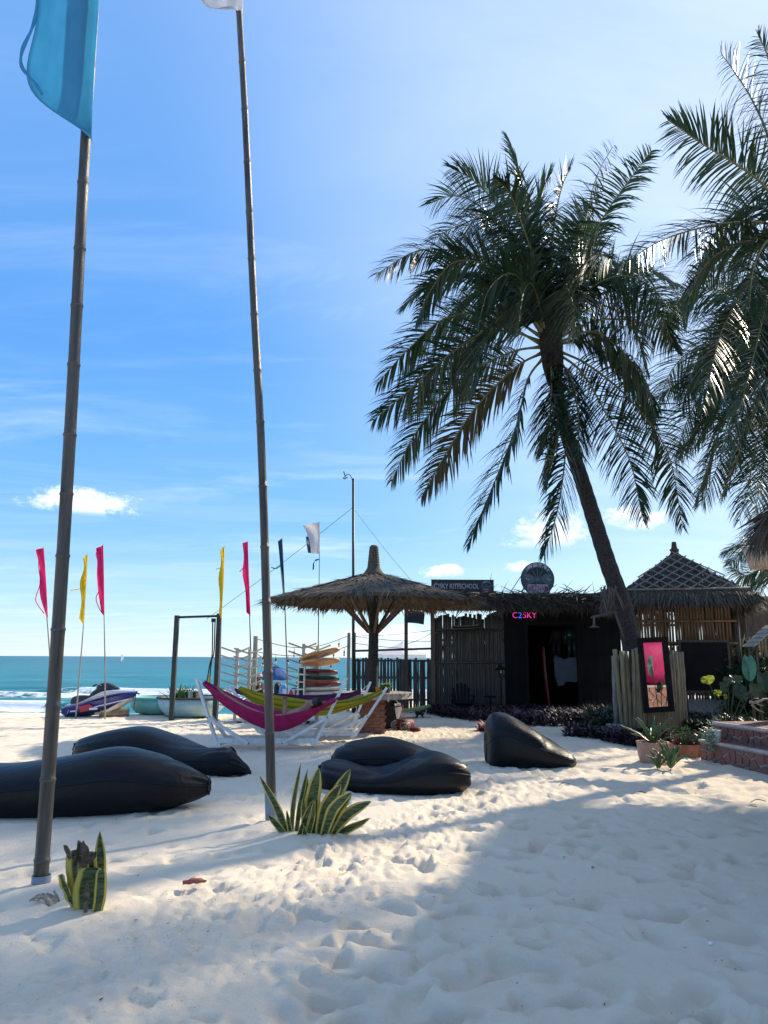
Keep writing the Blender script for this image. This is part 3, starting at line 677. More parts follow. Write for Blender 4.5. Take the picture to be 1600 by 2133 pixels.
FR = [  # rachis pixels from the crown outwards, depth (m) of the tip towards (-) or away from (+) the camera
 ([(1135, 690), (1108, 520), (1090, 400), (1072, 322), (1056, 285)], 1.2, .70), ([(1130, 690), (1088, 540), (1035, 430), (985, 375), (940, 350)], -1.0, .95),
 ([(1128, 690), (1065, 510), (1000, 430), (945, 408), (893, 425)], .6, .95), ([(1128, 690), (1050, 560), (960, 525), (870, 522), (783, 572)], -.4, .85),
 ([(1126, 700), (1040, 652), (930, 662), (850, 728), (785, 800)], .6, .85), ([(1130, 695), (1030, 565), (950, 545), (900, 600), (868, 668)], -2.2, .80),
 ([(1126, 715), (1040, 680), (940, 735), (850, 815), (778, 875)], -.9, .85), ([(1126, 722), (1060, 735), (960, 790), (870, 895), (815, 1003)], .3, .62),
 ([(1128, 735), (1075, 765), (990, 850), (920, 960), (878, 1035)], -1.0, .62), ([(1132, 745), (1100, 790), (1075, 890), (1028, 1010), (975, 1135)], .4, .60),
 ([(1150, 740), (1166, 800), (1168, 870), (1156, 940), (1140, 1000)], -2.4, .80), ([(1152, 745), (1176, 830), (1178, 940), (1162, 1060), (1132, 1158)], -1.2, .62),
 ([(1160, 735), (1212, 775), (1262, 860), (1312, 960), (1340, 1085)], -1.0, .62), ([(1162, 730), (1225, 760), (1310, 830), (1390, 940), (1422, 1098)], .2, .62),
 ([(1160, 715), (1235, 690), (1300, 735), (1345, 800), (1362, 850)], -1.6, .80), ([(1160, 705), (1240, 668), (1320, 668), (1375, 690), (1408, 730)], .8, .85),
 ([(1158, 700), (1220, 610), (1290, 575), (1355, 595), (1402, 655)], -1.0, .85), ([(1156, 700), (1210, 600), (1280, 560), (1350, 560), (1416, 594)], 1.6, .80),
 ([(1150, 690), (1190, 560), (1222, 450), (1244, 365), (1280, 300)], .6, .55), ([(1152, 690), (1210, 540), (1265, 440), (1315, 370), (1358, 312)], -.5, .60),
 ([(1146, 690), (1146, 560), (1158, 450), (1172, 385), (1192, 345)], -1.4, .80), ([(1140, 690), (1100, 540), (1040, 460), (990, 455), (965, 500)], -2.0, .90),
 ([(1144, 690), (1118, 560), (1085, 460), (1060, 400), (1030, 370)], -1.9, .85), ([(1150, 700), (1190, 620), (1215, 560), (1240, 530), (1275, 540)], -2.4, .85),
 ([(1134, 700), (1080, 620), (1010, 600), (950, 640), (905, 700)], 2.2, .85), ([(1158, 705), (1230, 640), (1290, 650), (1330, 710), (1350, 780)], 2.2, .85),
 ([(1140, 705), (1090, 640), (1040, 660), (1000, 740), (985, 820)], -2.6, .80),
 ([(1138, 705), (1100, 600), (1060, 570), (1020, 600), (1000, 660)], -3.0, .80), ([(1150, 705), (1165, 620), (1180, 600), (1195, 640), (1200, 700)], -3.2, .75), ([(1140, 705), (1120, 620), (1105, 590), (1090, 610), (1080, 680)], -3.3, .75),
 ([(1132, 700), (1060, 600), (980, 570), (900, 590), (838, 640)], 1.4, .85), ([(1130, 712), (1060, 690), (985, 700), (910, 780), (850, 870)], 1.8, .8), ([(1136, 690), (1090, 560), (1030, 490), (960, 470), (900, 500)], 1.6, .85),
 ([(1160, 700), (1230, 620), (1310, 610), (1370, 650), (1405, 720)], -.2, .8), ([(1162, 715), (1230, 715), (1300, 770), (1350, 850), (1370, 930)], 1.0, .7), ([(1142, 690), (1125, 570), (1120, 470), (1130, 400), (1150, 360)], .8, .75),
 ([(1148, 745), (1150, 800), (1145, 870), (1130, 940)], -1.8, .7), ([(1158, 740), (1190, 790), (1205, 870), (1205, 950)], -1.4, .7), ([(1148, 690), (1168, 570), (1195, 480), (1225, 430)], 1.8, .8)]
for k, (pp, dy, Lm) in enumerate(FR):
    n_ = len(pp); frond(palm, [at_y(x, y, YP + dy * (i / (n_ - 1)) ** 1.2) for i, (x, y) in enumerate(pp)], Lm if Lm > .63 else Lm * 1.22, 118, 100 + k, wind=(-.26, 0, 0), droop=1.0, m='palm_leaf_old' if k in (8,) else 'palm_leaf')
mb = MB(); q = np.random.default_rng(8)   # dead skirt scraps hanging from trunk where bracket is tied
bs = np.array([list(at_y(1262 + q.uniform(-10, 25), 1225 + q.uniform(-8, 20), YP - .32)) for _ in range(40)])
build('dry_fibre', blades(bs, np.c_[q.normal(0, .3, 40), q.normal(-.1, .15, 40), -np.ones(40)], q.uniform(.25, .6, 40), .03, np.c_[np.ones(40), np.zeros(40), np.zeros(40)], 0, 3), 'thatch_grey', palm, recalc=False, kind='stuff')

# ---- palms standing to the right
def palm_at(label, Y, crown_px, base_xy, fr, extra, seed, r=(.2, .13), Ll=.9, spread=None):
    cr = at_y(*crown_px, Y); base = Vector((base_xy[0], base_xy[1], 0)); t = thing('coconut_palm', label, 'palm tree', base)
    trunk(t, [base - Vector((0, 0, .2)), base.lerp(cr, .5) + Vector((.25, 0, 0)), cr], r[0], r[1], 50, 12, seed)
    mb = MB(); mb.tube([cr - Vector((0, 0, .35)), cr, cr + Vector((0, 0, .5))], [.16, .24, .08], 10); build('crown_boss', mb, 'palm_husk', t, smooth=True)
    for k, (pp, dy, Lm) in enumerate(fr):
        n_ = len(pp); frond(t, [at_y(x, y, Y + dy * (i / (n_ - 1))) for i, (x, y) in enumerate(pp)], Lm, 90, seed * 50 + k, wind=(-.18, 0, 0))
    q = random.Random(seed)
    for k in range(extra):
        a = q.uniform(-spread, spread) if spread else (q.uniform(-1.9, 1.9) if k % 3 else q.uniform(1.2, 5.0)); e = q.uniform(-.3, 1.1); Ln = q.uniform(3.2, 4.2); d = Vector((math.cos(a), math.sin(a), 0))
        pts = [cr]; ang = e
        for i in range(4):
            pts.append(pts[-1] + (d * math.cos(ang) + Vector((0, 0, math.sin(ang)))) * Ln / 4); ang -= q.uniform(.35, .6)
        frond(t, pts, Ll, 80, seed * 50 + 30 + k)
    return t
palm_at('tall coconut palm overhanging the thatched terrace roof', 13.4, (1640, 470), (9.6, 15.4),
        [([(1640, 470), (1594, 389), (1530, 340), (1462, 299), (1392, 250)], -.6, .75), ([(1640, 460), (1605, 300), (1568, 210), (1530, 150), (1500, 108)], .8, .7),
         ([(1645, 440), (1625, 230), (1600, 120), (1580, 75)], -.5, .7), ([(1640, 475), (1570, 462), (1480, 470), (1380, 500), (1290, 556)], -.5, .62),
         ([(1640, 485), (1560, 500), (1500, 525), (1460, 565), (1428, 640)], -1.5, .75), ([(1640, 490), (1590, 520), (1550, 600), (1500, 700), (1465, 850)], -1.2, .7),
         ([(1640, 490), (1610, 560), (1590, 660), (1560, 780), (1530, 890)], -1.4, .7), ([(1640, 470), (1580, 430), (1520, 450), (1470, 520), (1440, 600)], 1.4, .8), ([(1640, 490), (1600, 500), (1570, 560), (1560, 650)], -2.2, .8)],
        7, 4, spread=1.15)
palm_at('coconut palm with dense hanging fronds behind the lattice-roofed hut', 20.5, (1640, 760), (10.9, 20.9),
        [([(1640, 760), (1560, 650), (1500, 615), (1440, 630), (1395, 690)], 1.0, 1.1), ([(1640, 770), (1560, 740), (1480, 770), (1410, 800), (1362, 830)], .8, 1.1),
         ([(1640, 775), (1540, 790), (1480, 850), (1440, 910), (1412, 940)], -1, 1.0), ([(1640, 780), (1570, 820), (1520, 900), (1490, 985), (1460, 1052)], .5, .95),
         ([(1640, 785), (1600, 860), (1572, 940), (1558, 1020), (1540, 1085)], -1, .95), ([(1640, 785), (1625, 870), (1610, 960), (1600, 1060)], .6, .95),
         ([(1640, 765), (1570, 700), (1510, 700), (1465, 745), (1440, 800)], -2, 1.1), ([(1640, 760), (1590, 640), (1540, 590), (1490, 590)], 2, 1.0), ([(1640, 780), (1560, 770), (1500, 820), (1470, 900)], 2, 1.0),
         ([(1640, 785), (1585, 830), (1555, 900), (1530, 980)], 2.4, 1.0), ([(1640, 765), (1590, 660), (1550, 640), (1510, 665), (1480, 720)], -1, 1.1), ([(1640, 770), (1580, 720), (1530, 760), (1490, 830), (1450, 930)], 1.5, 1.1), ([(1640, 775), (1600, 800), (1570, 870), (1540, 950), (1510, 1030)], -2, 1.0), ([(1640, 780), (1610, 840), (1595, 920), (1585, 1000), (1570, 1080)], 1.5, 1.0), ([(1640, 770), (1590, 760), (1550, 800), (1520, 870), (1500, 950)], -3, 1.0), ([(1640, 765), (1600, 690), (1560, 680), (1530, 720)], -3, 1.1), ([(1640, 765), (1550, 640), (1480, 600), (1420, 620), (1380, 690)], -1.5, 1.1), ([(1640, 772), (1540, 720), (1460, 720), (1400, 770), (1370, 850)], 2, 1.1), ([(1640, 776), (1540, 760), (1470, 810), (1430, 880), (1405, 960)], 1.5, 1.05), ([(1640, 780), (1560, 800), (1510, 870), (1480, 960), (1450, 1040)], -2, 1.0), ([(1640, 770), (1570, 680), (1500, 690), (1450, 760), (1420, 850)], .5, 1.1), ([(1640, 760), (1590, 600), (1540, 545), (1490, 560)], 0, 1.0), ([(1640, 785), (1560, 720), (1520, 760), (1500, 840)], -2.8, 1.0)],
        12, 6)
palm_at('small pale coconut palm far behind the bamboo awning', 29, (1640, 1190), (16.2, 29.5),
        [([(1640, 1190), (1590, 1150), (1550, 1150), (1520, 1175)], 0, .8), ([(1640, 1195), (1590, 1185), (1545, 1200), (1515, 1165)], 1, .8), ([(1640, 1200), (1590, 1200), (1560, 1230), (1545, 1265)], -1, .9), ([(1640, 1195), (1600, 1130), (1575, 1120), (1550, 1135)], 1, .8)],
        7, 8)
palm_at('coconut palm standing inland behind the terrace roof, shading the sand', 12.3, (2090, 470), (10.9, 12.9), [], 16, 12, spread=3.1)
# ================================================================ thatched parasol with table
YU = 16.2; cu = at_y(776, 1517, YU); cu.z = 0
par = thing('thatched_parasol', 'round palm-thatch parasol on a single trunk with a table around it', 'parasol', cu)
mb = MB(); mb.tube(curve([cu - Vector((0, 0, .2)), cu + Vector((0, 0, 1.2)), cu + Vector((.01, 0, 2.2)), cu + Vector((0, 0, 3.2))], 40), [.115 - .02 * i / 40 + (.003 if i % 2 else -.002) for i in range(40)], 14)
build('trunk', mb, 'palm_trunk', par, smooth=True)
RIM, ZR, ZA = 2.12, 2.68, 3.26
for k in range(8):
    a = 2 * math.pi * k / 8 + .2; d = Vector((math.cos(a), math.sin(a), 0))
    mb = MB(); mb.beam(cu + d * .10 + Vector((0, 0, 2.02)), cu + d * 1.02 + Vector((0, 0, 2.93)), .045, .06); build('strut', mb, 'wood_brown', par)
    mb = MB(); mb.beam(cu + d * .05 + Vector((0, 0, 3.22)), cu + d * (RIM - .15) + Vector((0, 0, 2.68)), .05, .05); build('rafter', mb, 'wood_brown', par)
for rr, zz in ((1.02, 2.955), (1.6, 2.79)):
    mb = MB(); mb.tube([cu + Vector((rr * math.cos(t), rr * math.sin(t), zz - .03)) for t in np.linspace(0, 2 * math.pi, 25)], .025, 6); build('ring_purlin', mb, 'wood_brown', par, smooth=True)
def roof_z(r): return ZA - (ZA - ZR) * (r / RIM) ** 1.08
def thatch_cone(parent, c, rim, zf, rows, per, seed, ln=.5, wid=.035, m='thatch_grey', jut=.04):
    q = np.random.default_rng(seed); B, D, Sd = [], [], []
    for r in np.linspace(.12, rim - .08, rows):
        n_ = int(per * (r + .15)); a = q.uniform(0, 2 * math.pi, n_); rr = r + q.uniform(-.08, .08, n_)
        z = zf(rr) + q.uniform(0.0, jut, n_); B.append(np.c_[c.x + rr * np.cos(a), c.y + rr * np.sin(a), c.z + z])
        sl = (zf(r) - zf(r + .1)) / .1; j = q.normal(0, .22, n_)
        D.append(np.c_[np.cos(a + j), np.sin(a + j), -sl + q.normal(.10, .10, n_)]); Sd.append(np.c_[-np.sin(a), np.cos(a), q.normal(0, .25, n_)])
    B, D, Sd = map(np.concatenate, (B, D, Sd)); N = len(B)
    return build('thatch', blades(B, D, ln * q.uniform(.5, 1.15, N), wid * q.uniform(.6, 1.4, N), Sd, .25, 2), m, parent, recalc=False, kind='stuff')
mb = MB(); P = []
q = random.Random(2); wob = [q.uniform(-.05, .05) for _ in range(48)]
prof = [(r, roof_z(r)) for r in (.08, .5, 1.0, 1.5, 1.9, RIM)] + [(RIM - .02, ZR - .07), (1.5, roof_z(1.5) - .09), (.8, roof_z(.8) - .08), (.08, ZA - .1)]
for k in range(49):
    a = 2 * math.pi * k / 48; w = 1 + wob[k % 48] * .5
    P.append([cu + Vector((r * (w if r > 1.4 else 1) * math.cos(a), r * (w if r > 1.4 else 1) * math.sin(a), z)) for r, z in prof])
mb.grid(P); build('roof_deck', mb, 'thatch_tan', par)
thatch_cone(par, cu, RIM + .06, roof_z, 15, 170, 4, .42, .026, jut=.02)
q = np.random.default_rng(12); N = 1500; a = q.uniform(0, 2 * math.pi, N); rr = RIM - q.uniform(.0, .35, N)
clump = np.sin(a * 9) * .5 + np.sin(a * 23 + 1) * .5
D = np.c_[np.cos(a) * .35, np.sin(a) * .35, -np.ones(N) * q.uniform(.6, 1.3, N)] + q.normal(0, .18, (N, 3))
build('eave_fringe', blades(np.c_[cu.x + rr * np.cos(a), cu.y + rr * np.sin(a), np.full(N, ZR - .02) + (RIM - rr) * .3], D, np.clip(.17 + .09 * clump, .06, .5) * q.uniform(.5, 1.4, N), .035 * q.uniform(.5, 1.4, N), np.c_[-np.sin(a), np.cos(a), np.zeros(N)], .1, 2), 'thatch_tan', par, recalc=False, kind='stuff')
N = 1400; a = q.uniform(0, 2 * math.pi, N); rr = q.uniform(.3, RIM - .1, N)   # leaf ends showing on the underside
build('underside_leaves', blades(np.c_[cu.x + rr * np.cos(a), cu.y + rr * np.sin(a), np.array([roof_z(v) for v in rr]) - .09], np.c_[np.cos(a), np.sin(a), np.full(N, -.38)] + q.normal(0, .1, (N, 3)), .35, .035, np.c_[-np.sin(a), np.cos(a), np.zeros(N)], .1, 2), 'thatch_tan', par, recalc=False, kind='stuff')
mb = MB(); pf_ = [(.30, 3.18), (.20, 3.27), (.14, 3.36)]
zc = 3.36; r_ = .125
for i in range(9): pf_ += [(r_ + .012, zc + .008), (r_ + .012, zc + .038), (r_, zc + .045)]; zc += .052; r_ -= .005
pf_ += [(.065, zc + .02), (.02, zc + .03)]
mb.lathe(pf_, cu, 18); build('finial', mb, 'thatch_deck', par, smooth=True)
# table round the trunk
TZ = .80
tb = thing('round_table', 'round plank table built around the trunk of the thatched parasol', 'table', cu)
RT = .80
for k in range(12):     # top planks
    x0 = -RT + k * 2 * RT / 12; x1 = x0 + 2 * RT / 12 - .006; xm = (x0 + x1) / 2; hy = math.sqrt(max(RT ** 2 - xm ** 2, .05))
    if abs(xm) < .14:
        for sg in (-1, 1):
            mb = MB(); mb.box(cu + Vector((xm, sg * (hy + .125) / 2, TZ - .015)), (x1 - x0, hy - .125, .03)); build('plank', mb, 'wood_grey', tb)
    else:
        mb = MB(); mb.box(cu + Vector((xm, 0, TZ - .015)), (x1 - x0, 2 * hy, .03)); build('plank', mb, 'wood_grey', tb)
for k in range(24):
    a0, a1 = 2 * math.pi * k / 24, 2 * math.pi * (k + .96) / 24; p_, q_ = (cu + Vector((RT * math.cos(a), RT * math.sin(a), TZ - .055)) for a in (a0, a1))
    mb = MB(); mb.beam(p_, q_, .03, .115); build('rim_board', mb, 'wood_grey', tb)
bw = .48; br = MB(); br.box((0, 0, 0), (.19, .095, .057)); MT['brick'] = mat('brick', (.16, .065, .045), (.25, .11, .075), .85, 8, (1, 1, 1), .3, 50)
MT['mortar'] = mat('mortar', (.20, .15, .12), (.28, .22, .18), .9, 20)
brm = mesh_of('brick', br, 'brick'); core = MB(); core.box(cu + Vector((0, 0, .32)), (bw - .03, bw - .03, .74)); ped = build('brick_pedestal', core, 'mortar', tb)
for c_ in range(11):
    z = .02 + c_ * .066
    for side in range(4):
        for k in range(3):
            u = -bw / 2 + .09 + k * .2 + (.05 if c_ % 2 else -.03)
            if abs(u) > bw / 2 - .06: continue
            d = Matrix.Rotation(side * math.pi / 2, 3, 'Z'); p = cu + d @ Vector((u, -bw / 2 + .040, z)); inst(brm, 'brick', ped, p, (0, 0, side * math.pi / 2))
# things on the table
MT['orange_plastic'] = mat('orange_plastic', (.75, .30, .02), None, .4, transl=.25)
def cup(c, r0, r1, h, m, name, label, cat):
    mb = MB(); mb.lathe([(r0 * .2, 0), (r0, .004), (r1, h), (r1 * .93, h), (r0 * .9, .02), (.004, .018)], c, 16); return tag(build(name, mb, m, None, loc=c, smooth=False), label, cat)
cpos = at_y(787, 1440, YU - .42); cpos.z = TZ + .002
cup(cpos, .036, .050, .118, 'orange_plastic', 'plastic_cup', 'orange plastic cup on the round table', 'cup')
MT['pot_black'] = mat('pot_black', (.02, .025, .02), (.04, .045, .035), .6, 9); MT['leaf_lime'] = mat('leaf_lime', (.16, .27, .04), (.30, .42, .08), .5, 6, attr=True, transl=.3)
MT['leaf_dark'] = mat('leaf_dark', (.012, .03, .012), (.035, .07, .03), .5, 6, attr=True, transl=.1); MT['leaf_green'] = mat('leaf_green', (.04, .09, .025), (.09, .17, .045), .45, 6, attr=True, transl=.2)
ppos = at_y(804, 1438, YU - .30); ppos.z = TZ + .002
pp = thing('potted_plant', 'dark pot of bright lime leaves standing on the round table', 'plant', ppos)
mb = MB(); mb.lathe([(.02, 0), (.085, .005), (.10, .15), (.093, .15), (.085, .12), (.01, .12)], ppos, 14); build('pot', mb, 'pot_black', pp)
q = np.random.default_rng(3); N = 70; a = q.uniform(0, 6.28, N); build('leaves', blades(np.tile(np.array(ppos + Vector((0, 0, .13))), (N, 1)) + q.normal(0, .03, (N, 3)) * [1, 1, .3], np.c_[np.cos(a), np.sin(a), q.uniform(.2, 1.1, N)], q.uniform(.1, .24, N), .035, np.c_[-np.sin(a), np.cos(a), np.zeros(N)], .7, 3), 'leaf_lime', pp, recalc=False, kind='stuff')

# ================================================================ hammocks
def stand(label, Y, L, Rr, baseY, depth=.5, group='white hammock stands'):
    """L,Rr: ((top px), (foot px)) of the two end posts; rails between the feet"""
    def P(x, y, dy=0): return at_y(x, y, Y + dy)
    mid = P((L[1][0] + Rr[1][0]) / 2, baseY); mid.z = ground(mid.x, mid.y)
    t = thing('hammock_stand', label, 'hammock stand', mid, group)
    W2 = .09
    for (top, foot), s in ((L, 1), (Rr, -1)):
        a, b = P(*top), P(*foot); mb = MB(); mb.beam(b, a, .045, W2, (0, 1, 0)); post = build('post', mb, 'white_wood', t)
        mb = MB(); e = a + (b - a).normalized() * .07; mb.tube([e - Vector((0, .04, 0)), e + Vector((0, -.03, 0))], .02, 8); build('bolt', mb, 'metal_dark', post)
        k = a.lerp(b, .60); foot2 = Vector((b.x + s * .52, Y - .055, b.z + .02)); mb = MB(); mb.beam(Vector((k.x, Y - .055, k.z)), foot2, .045, W2 * .9, (0, 1, 0)); st_ = build('strut', mb, 'white_wood', t)
        for ee in (k, foot2):
            mb = MB(); ee = Vector((ee.x, Y - .08, ee.z)); mb.tube([ee - Vector((0, .012, 0)), ee + Vector((0, .01, 0))], .016, 8); build('bolt', mb, 'metal_dark', st_)
        b2 = Vector((b.x + s * .10, Y + depth, b.z)); mb = MB(); mb.beam(b2, Vector((k.x + s * .03, Y + .09, k.z)), .045, W2 * .9, (0, 1, 0)); build('rear_leg', mb, 'white_wood', t)
        mb = MB(); mb.beam(Vector((b.x + s * .03, Y - .03, b.z - .0)), Vector((b2.x, Y + depth + .03, b2.z)), .05, .05); build('foot_beam', mb, 'white_wood', t)
    zb = P(*L[1]).z; zb2 = P(*Rr[1]).z
    for dy in (0.0, depth):
        mb = MB(); mb.beam(Vector((P(*L[1]).x, Y + dy - .0, zb + .055)), Vector((P(*Rr[1]).x, Y + dy - .0, zb2 + .055)), .05, .075); build('rail', mb, 'white_wood', t)
    return t
YA, YB, YC = 13.05, 14.2, 15.1
stand('white timber hammock stand carrying the magenta hammock', YA, ((409, 1414), (452, 1550)), ((722, 1412), (656, 1550)), 1550)
stand('white timber hammock stand carrying the yellow and green hammock', YB, ((478, 1428), (552, 1534)), ((806, 1432), (738, 1535)), 1535)
stand('white timber hammock stand carrying the purple hammock', YC, ((470, 1432), (540, 1526)), ((772, 1420), (728, 1527)), 1527)
mst = bpy.data.materials.new('striped_hammock'); mst.use_nodes = True
n, l = mst.node_tree.nodes, mst.node_tree.links; b = n['Principled BSDF']; at_ = n.new('ShaderNodeAttribute'); at_.attribute_name = 'var'
wv = n.new('ShaderNodeMath'); wv.operation = 'MULTIPLY'; wv.inputs[1].default_value = 46; l.new(at_.outputs['Fac'], wv.inputs[0])
sn = n.new('ShaderNodeMath'); sn.operation = 'SINE'; l.new(wv.outputs[0], sn.inputs[0])
mr = n.new('ShaderNodeMapRange'); l.new(sn.outputs[0], mr.inputs[0]); mr.inputs[1].default_value = -.3; mr.inputs[2].default_value = .5
mx = n.new('ShaderNodeMixRGB'); l.new(mr.outputs[0], mx.inputs[0]); mx.inputs[1].default_value = (.26, .26, .02, 1); mx.inputs[2].default_value = (.58, .47, .02, 1); l.new(mx.outputs[0], b.inputs['Base Color'])
b.inputs['Roughness'].default_value = .8; tr_ = n.new('ShaderNodeBsdfTranslucent'); l.new(mx.outputs[0], tr_.inputs[0]); msh = n.new('ShaderNodeMixShader'); msh.inputs[0].default_value = .35
l.new(b.outputs[0], msh.inputs[1]); l.new(tr_.outputs[0], msh.inputs[2]); l.new(msh.outputs[0], n['Material Output'].inputs[0]); MT['striped_hammock'] = mst
def hammock(label, Y, rim, low, m, ropes, hw=.30, skew=.0):
    """rim: near-edge pixels from end to end; low: lowest-line pixels"""
    A = curve([at_y(x, y, Y) for x, y in rim], 41); B = curve([at_y(x, y, Y) for x, y in low], 41); nu, nv = 41, 29
    def zat(Cv, x):
        for i in range(1, len(Cv)):
            if Cv[i].x >= x: f = (x - Cv[i - 1].x) / max(Cv[i].x - Cv[i - 1].x, 1e-6); return Cv[i - 1].z + (Cv[i].z - Cv[i - 1].z) * f
        return Cv[-1].z
    x0, x1 = max(A[0].x, B[0].x), min(A[-1].x, B[-1].x)
    t = thing('hammock', label, 'hammock', Vector(((x0 + x1) / 2, Y, zat(B, (x0 + x1) / 2))), 'cloth hammocks')
    P, va = [], []
    for off in (0, .006):
        for i in range(nu):
            u = i / (nu - 1); x = x0 + (x1 - x0) * u; zr, zl = zat(A, x), zat(B, x); w = hw * math.sin(math.pi * min(max(u * .94 + .03, 0), 1)) ** .6; row = []
            for j in range(nv):
                v = j / (nv - 1); a = (v - .5) * 2; yy = a * w; zz = zl + (zr - zl) * abs(a) ** 2.4 + (.03 * max(a, 0)) 
                zz += .012 * math.sin(v * 44 + u * 5) * (.25 + (abs(u - .5) * 2) ** 1.5) + .008 * math.sin(v * 21 + u * 11 + Y); yy += .010 * math.sin(v * 36 + u * 4 + Y * 3) * (.3 + (abs(u - .5) * 2) ** 2)
                row.append(Vector((x, Y + yy, zz + off)))
            P.append(row)
    mb = MB(); vv = [[j / (nv - 1) for j in range(nv)]] * nu
    half = P[:nu]; top = [list(reversed(r)) for r in P[nu:]]
    G = [half[i] + top[i] for i in range(nu)]; va = [x for i in range(nu) for x in ([j / (nv - 1) for j in range(nv)] + [1 - j / (nv - 1) for j in range(nv)])]
    mb.grid(G, closed=True); mb.var = va
    build('cloth', mb, m, t, smooth=True)
    for (x, y), e in zip(ropes, (Vector((x0, Y, zat(A, x0))), Vector((x1, Y, zat(A, x1))))):
        q_ = at_y(x, y, Y)
        for dz in (-.012, .012):
            mb = MB(); mb.tube([q_ + Vector((0, dz, 0)), e + Vector((0, dz * 3, 0))], .007, 5); build('rope', mb, 'white_wood', t)
    return t
hammock('magenta cloth hammock sagging under a person lying in it', YA, ((424, 1422), (455, 1440), (505, 1466), (550, 1482), (588, 1489), (640, 1478), (680, 1464), (706, 1452)), ((424, 1425), (455, 1458), (500, 1492), (540, 1514), (578, 1523), (625, 1508), (665, 1482), (706, 1456)), 'cloth_magenta', ((410, 1416), (721, 1416)))
hammock('yellow and green striped hammock behind the magenta one', YB, ((498, 1433), (540, 1448), (600, 1460), (660, 1466), (720, 1462), (765, 1452), (796, 1440)), ((498, 1437), (530, 1462), (590, 1484), (650, 1490), (700, 1485), (750, 1468), (796, 1444)), 'striped_hammock', ((479, 1430), (806, 1434)), .32)
hammock('purple cloth hammock furthest back, hung almost straight', YC, ((488, 1438), (540, 1448), (600, 1452), (660, 1452), (720, 1448), (752, 1440)), ((488, 1441), (540, 1456), (600, 1466), (660, 1466), (715, 1458), (752, 1443)), 'cloth_purple', ((471, 1434), (772, 1422)), .22)

# ---- person lying in the magenta hammock: one skinned body, hair and shorts as children
MT['skin'] = mat('skin', (.30, .16, .10), (.36, .20, .13), .55, 20); MT['hair'] = mat('hair', (.012, .009, .007), (.03, .022, .016), .55, 60)
MT['wetsuit'] = mat('wetsuit', (.05, .008, .016), (.08, .015, .02), .6, 8); MT['shirt'] = mat('shirt', (.11, .09, .09), (.16, .13, .13), .8, 10)
def skinned(name, joints, edges, m, parent, root=0, sub=2):
    """joints: name -> (point, radius x, radius y)"""
    o0 = origin(parent) if parent is not None else Vector((0, 0, 0)); ks = list(joints)
    me = bpy.data.meshes.new(name); me.from_pydata([Vector(joints[k][0]) - o0 for k in ks], [(ks.index(a), ks.index(b)) for a, b in edges], [])
    o = bpy.data.objects.new(name, me); C.objects.link(o)
    md = o.modifiers.new('skin', 'SKIN'); md.use_smooth_shade = True
    sv = me.skin_vertices[0].data
    for i, k in enumerate(ks): sv[i].radius = (joints[k][1], joints[k][2] if len(joints[k]) > 2 else joints[k][1]); sv[i].use_root = (i == root)
    o.modifiers.new('sub', 'SUBSURF').levels = sub; o.modifiers['sub'].render_levels = sub
    dg = bpy.context.evaluated_depsgraph_get(); me2 = bpy.data.meshes.new_from_object(o.evaluated_get(dg)); bpy.data.objects.remove(o)
    me2.materials.clear(); me2.materials.append(MT[m]); me2.name = name; me2.shade_smooth()
    o = bpy.data.objects.new(name, me2); C.objects.link(o); o.parent = parent; ORG[o.name] = o0; return o
def A_(x, y, dy=0): return at_y(x, y, YA + dy)
pbase = A_(575, 1512); per = thing('person', 'person lying in the magenta hammock with one forearm raised', 'person', pbase)
J = {'pelvis': (A_(566, 1500), .15, .10), 'waist': (A_(588, 1500), .14, .09), 'chest': (A_(612, 1490), .165, .105), 'neck': (A_(633, 1478), .055), 'headb': (A_(640, 1472), .075, .085), 'head': (A_(652, 1466), .098, .088), 'crownp': (A_(661, 1463), .06, .06),
     'hipL': (A_(560, 1500, -.10), .085), 'kneeL': (A_(512, 1478, -.08), .06), 'calfL': (A_(490, 1464, -.07), .055), 'ankL': (A_(462, 1446, -.06), .038), 'footL': (A_(456, 1438, -.06), .042, .03), 'toeL': (A_(453, 1428, -.05), .03, .018),
     'hipR': (A_(560, 1500, .10), .085), 'kneeR': (A_(510, 1480, .08), .06), 'calfR': (A_(488, 1466, .07), .055), 'ankR': (A_(464, 1447, .05), .038), 'footR': (A_(459, 1440, .05), .042, .03), 'toeR': (A_(458, 1432, .05), .03, .018),
     'shL': (A_(624, 1484, -.17), .065), 'elL': (A_(593, 1492, -.20), .046), 'faL': (A_(593, 1478, -.19), .042), 'wrL': (A_(594, 1467, -.18), .030), 'haL': (A_(594, 1461, -.18), .034, .018),
     'shR': (A_(624, 1484, .17), .065), 'elR': (A_(598, 1498, .22), .046), 'wrR': (A_(575, 1498, .16), .030), 'haR': (A_(568, 1498, .12), .034, .018)}
E = [('pelvis', 'waist'), ('waist', 'chest'), ('chest', 'neck'), ('neck', 'headb'), ('headb', 'head'), ('head', 'crownp')]
for s in 'LR': E += [('pelvis', 'hip' + s), ('hip' + s, 'knee' + s), ('knee' + s, 'calf' + s), ('calf' + s, 'ank' + s), ('ank' + s, 'foot' + s), ('foot' + s, 'toe' + s), ('chest', 'sh' + s), ('sh' + s, 'el' + s)]
E += [('elL', 'faL'), ('faL', 'wrL'), ('wrL', 'haL'), ('elR', 'wrR'), ('wrR', 'haR')]
hp_ = A_(594, 1461, -.18)
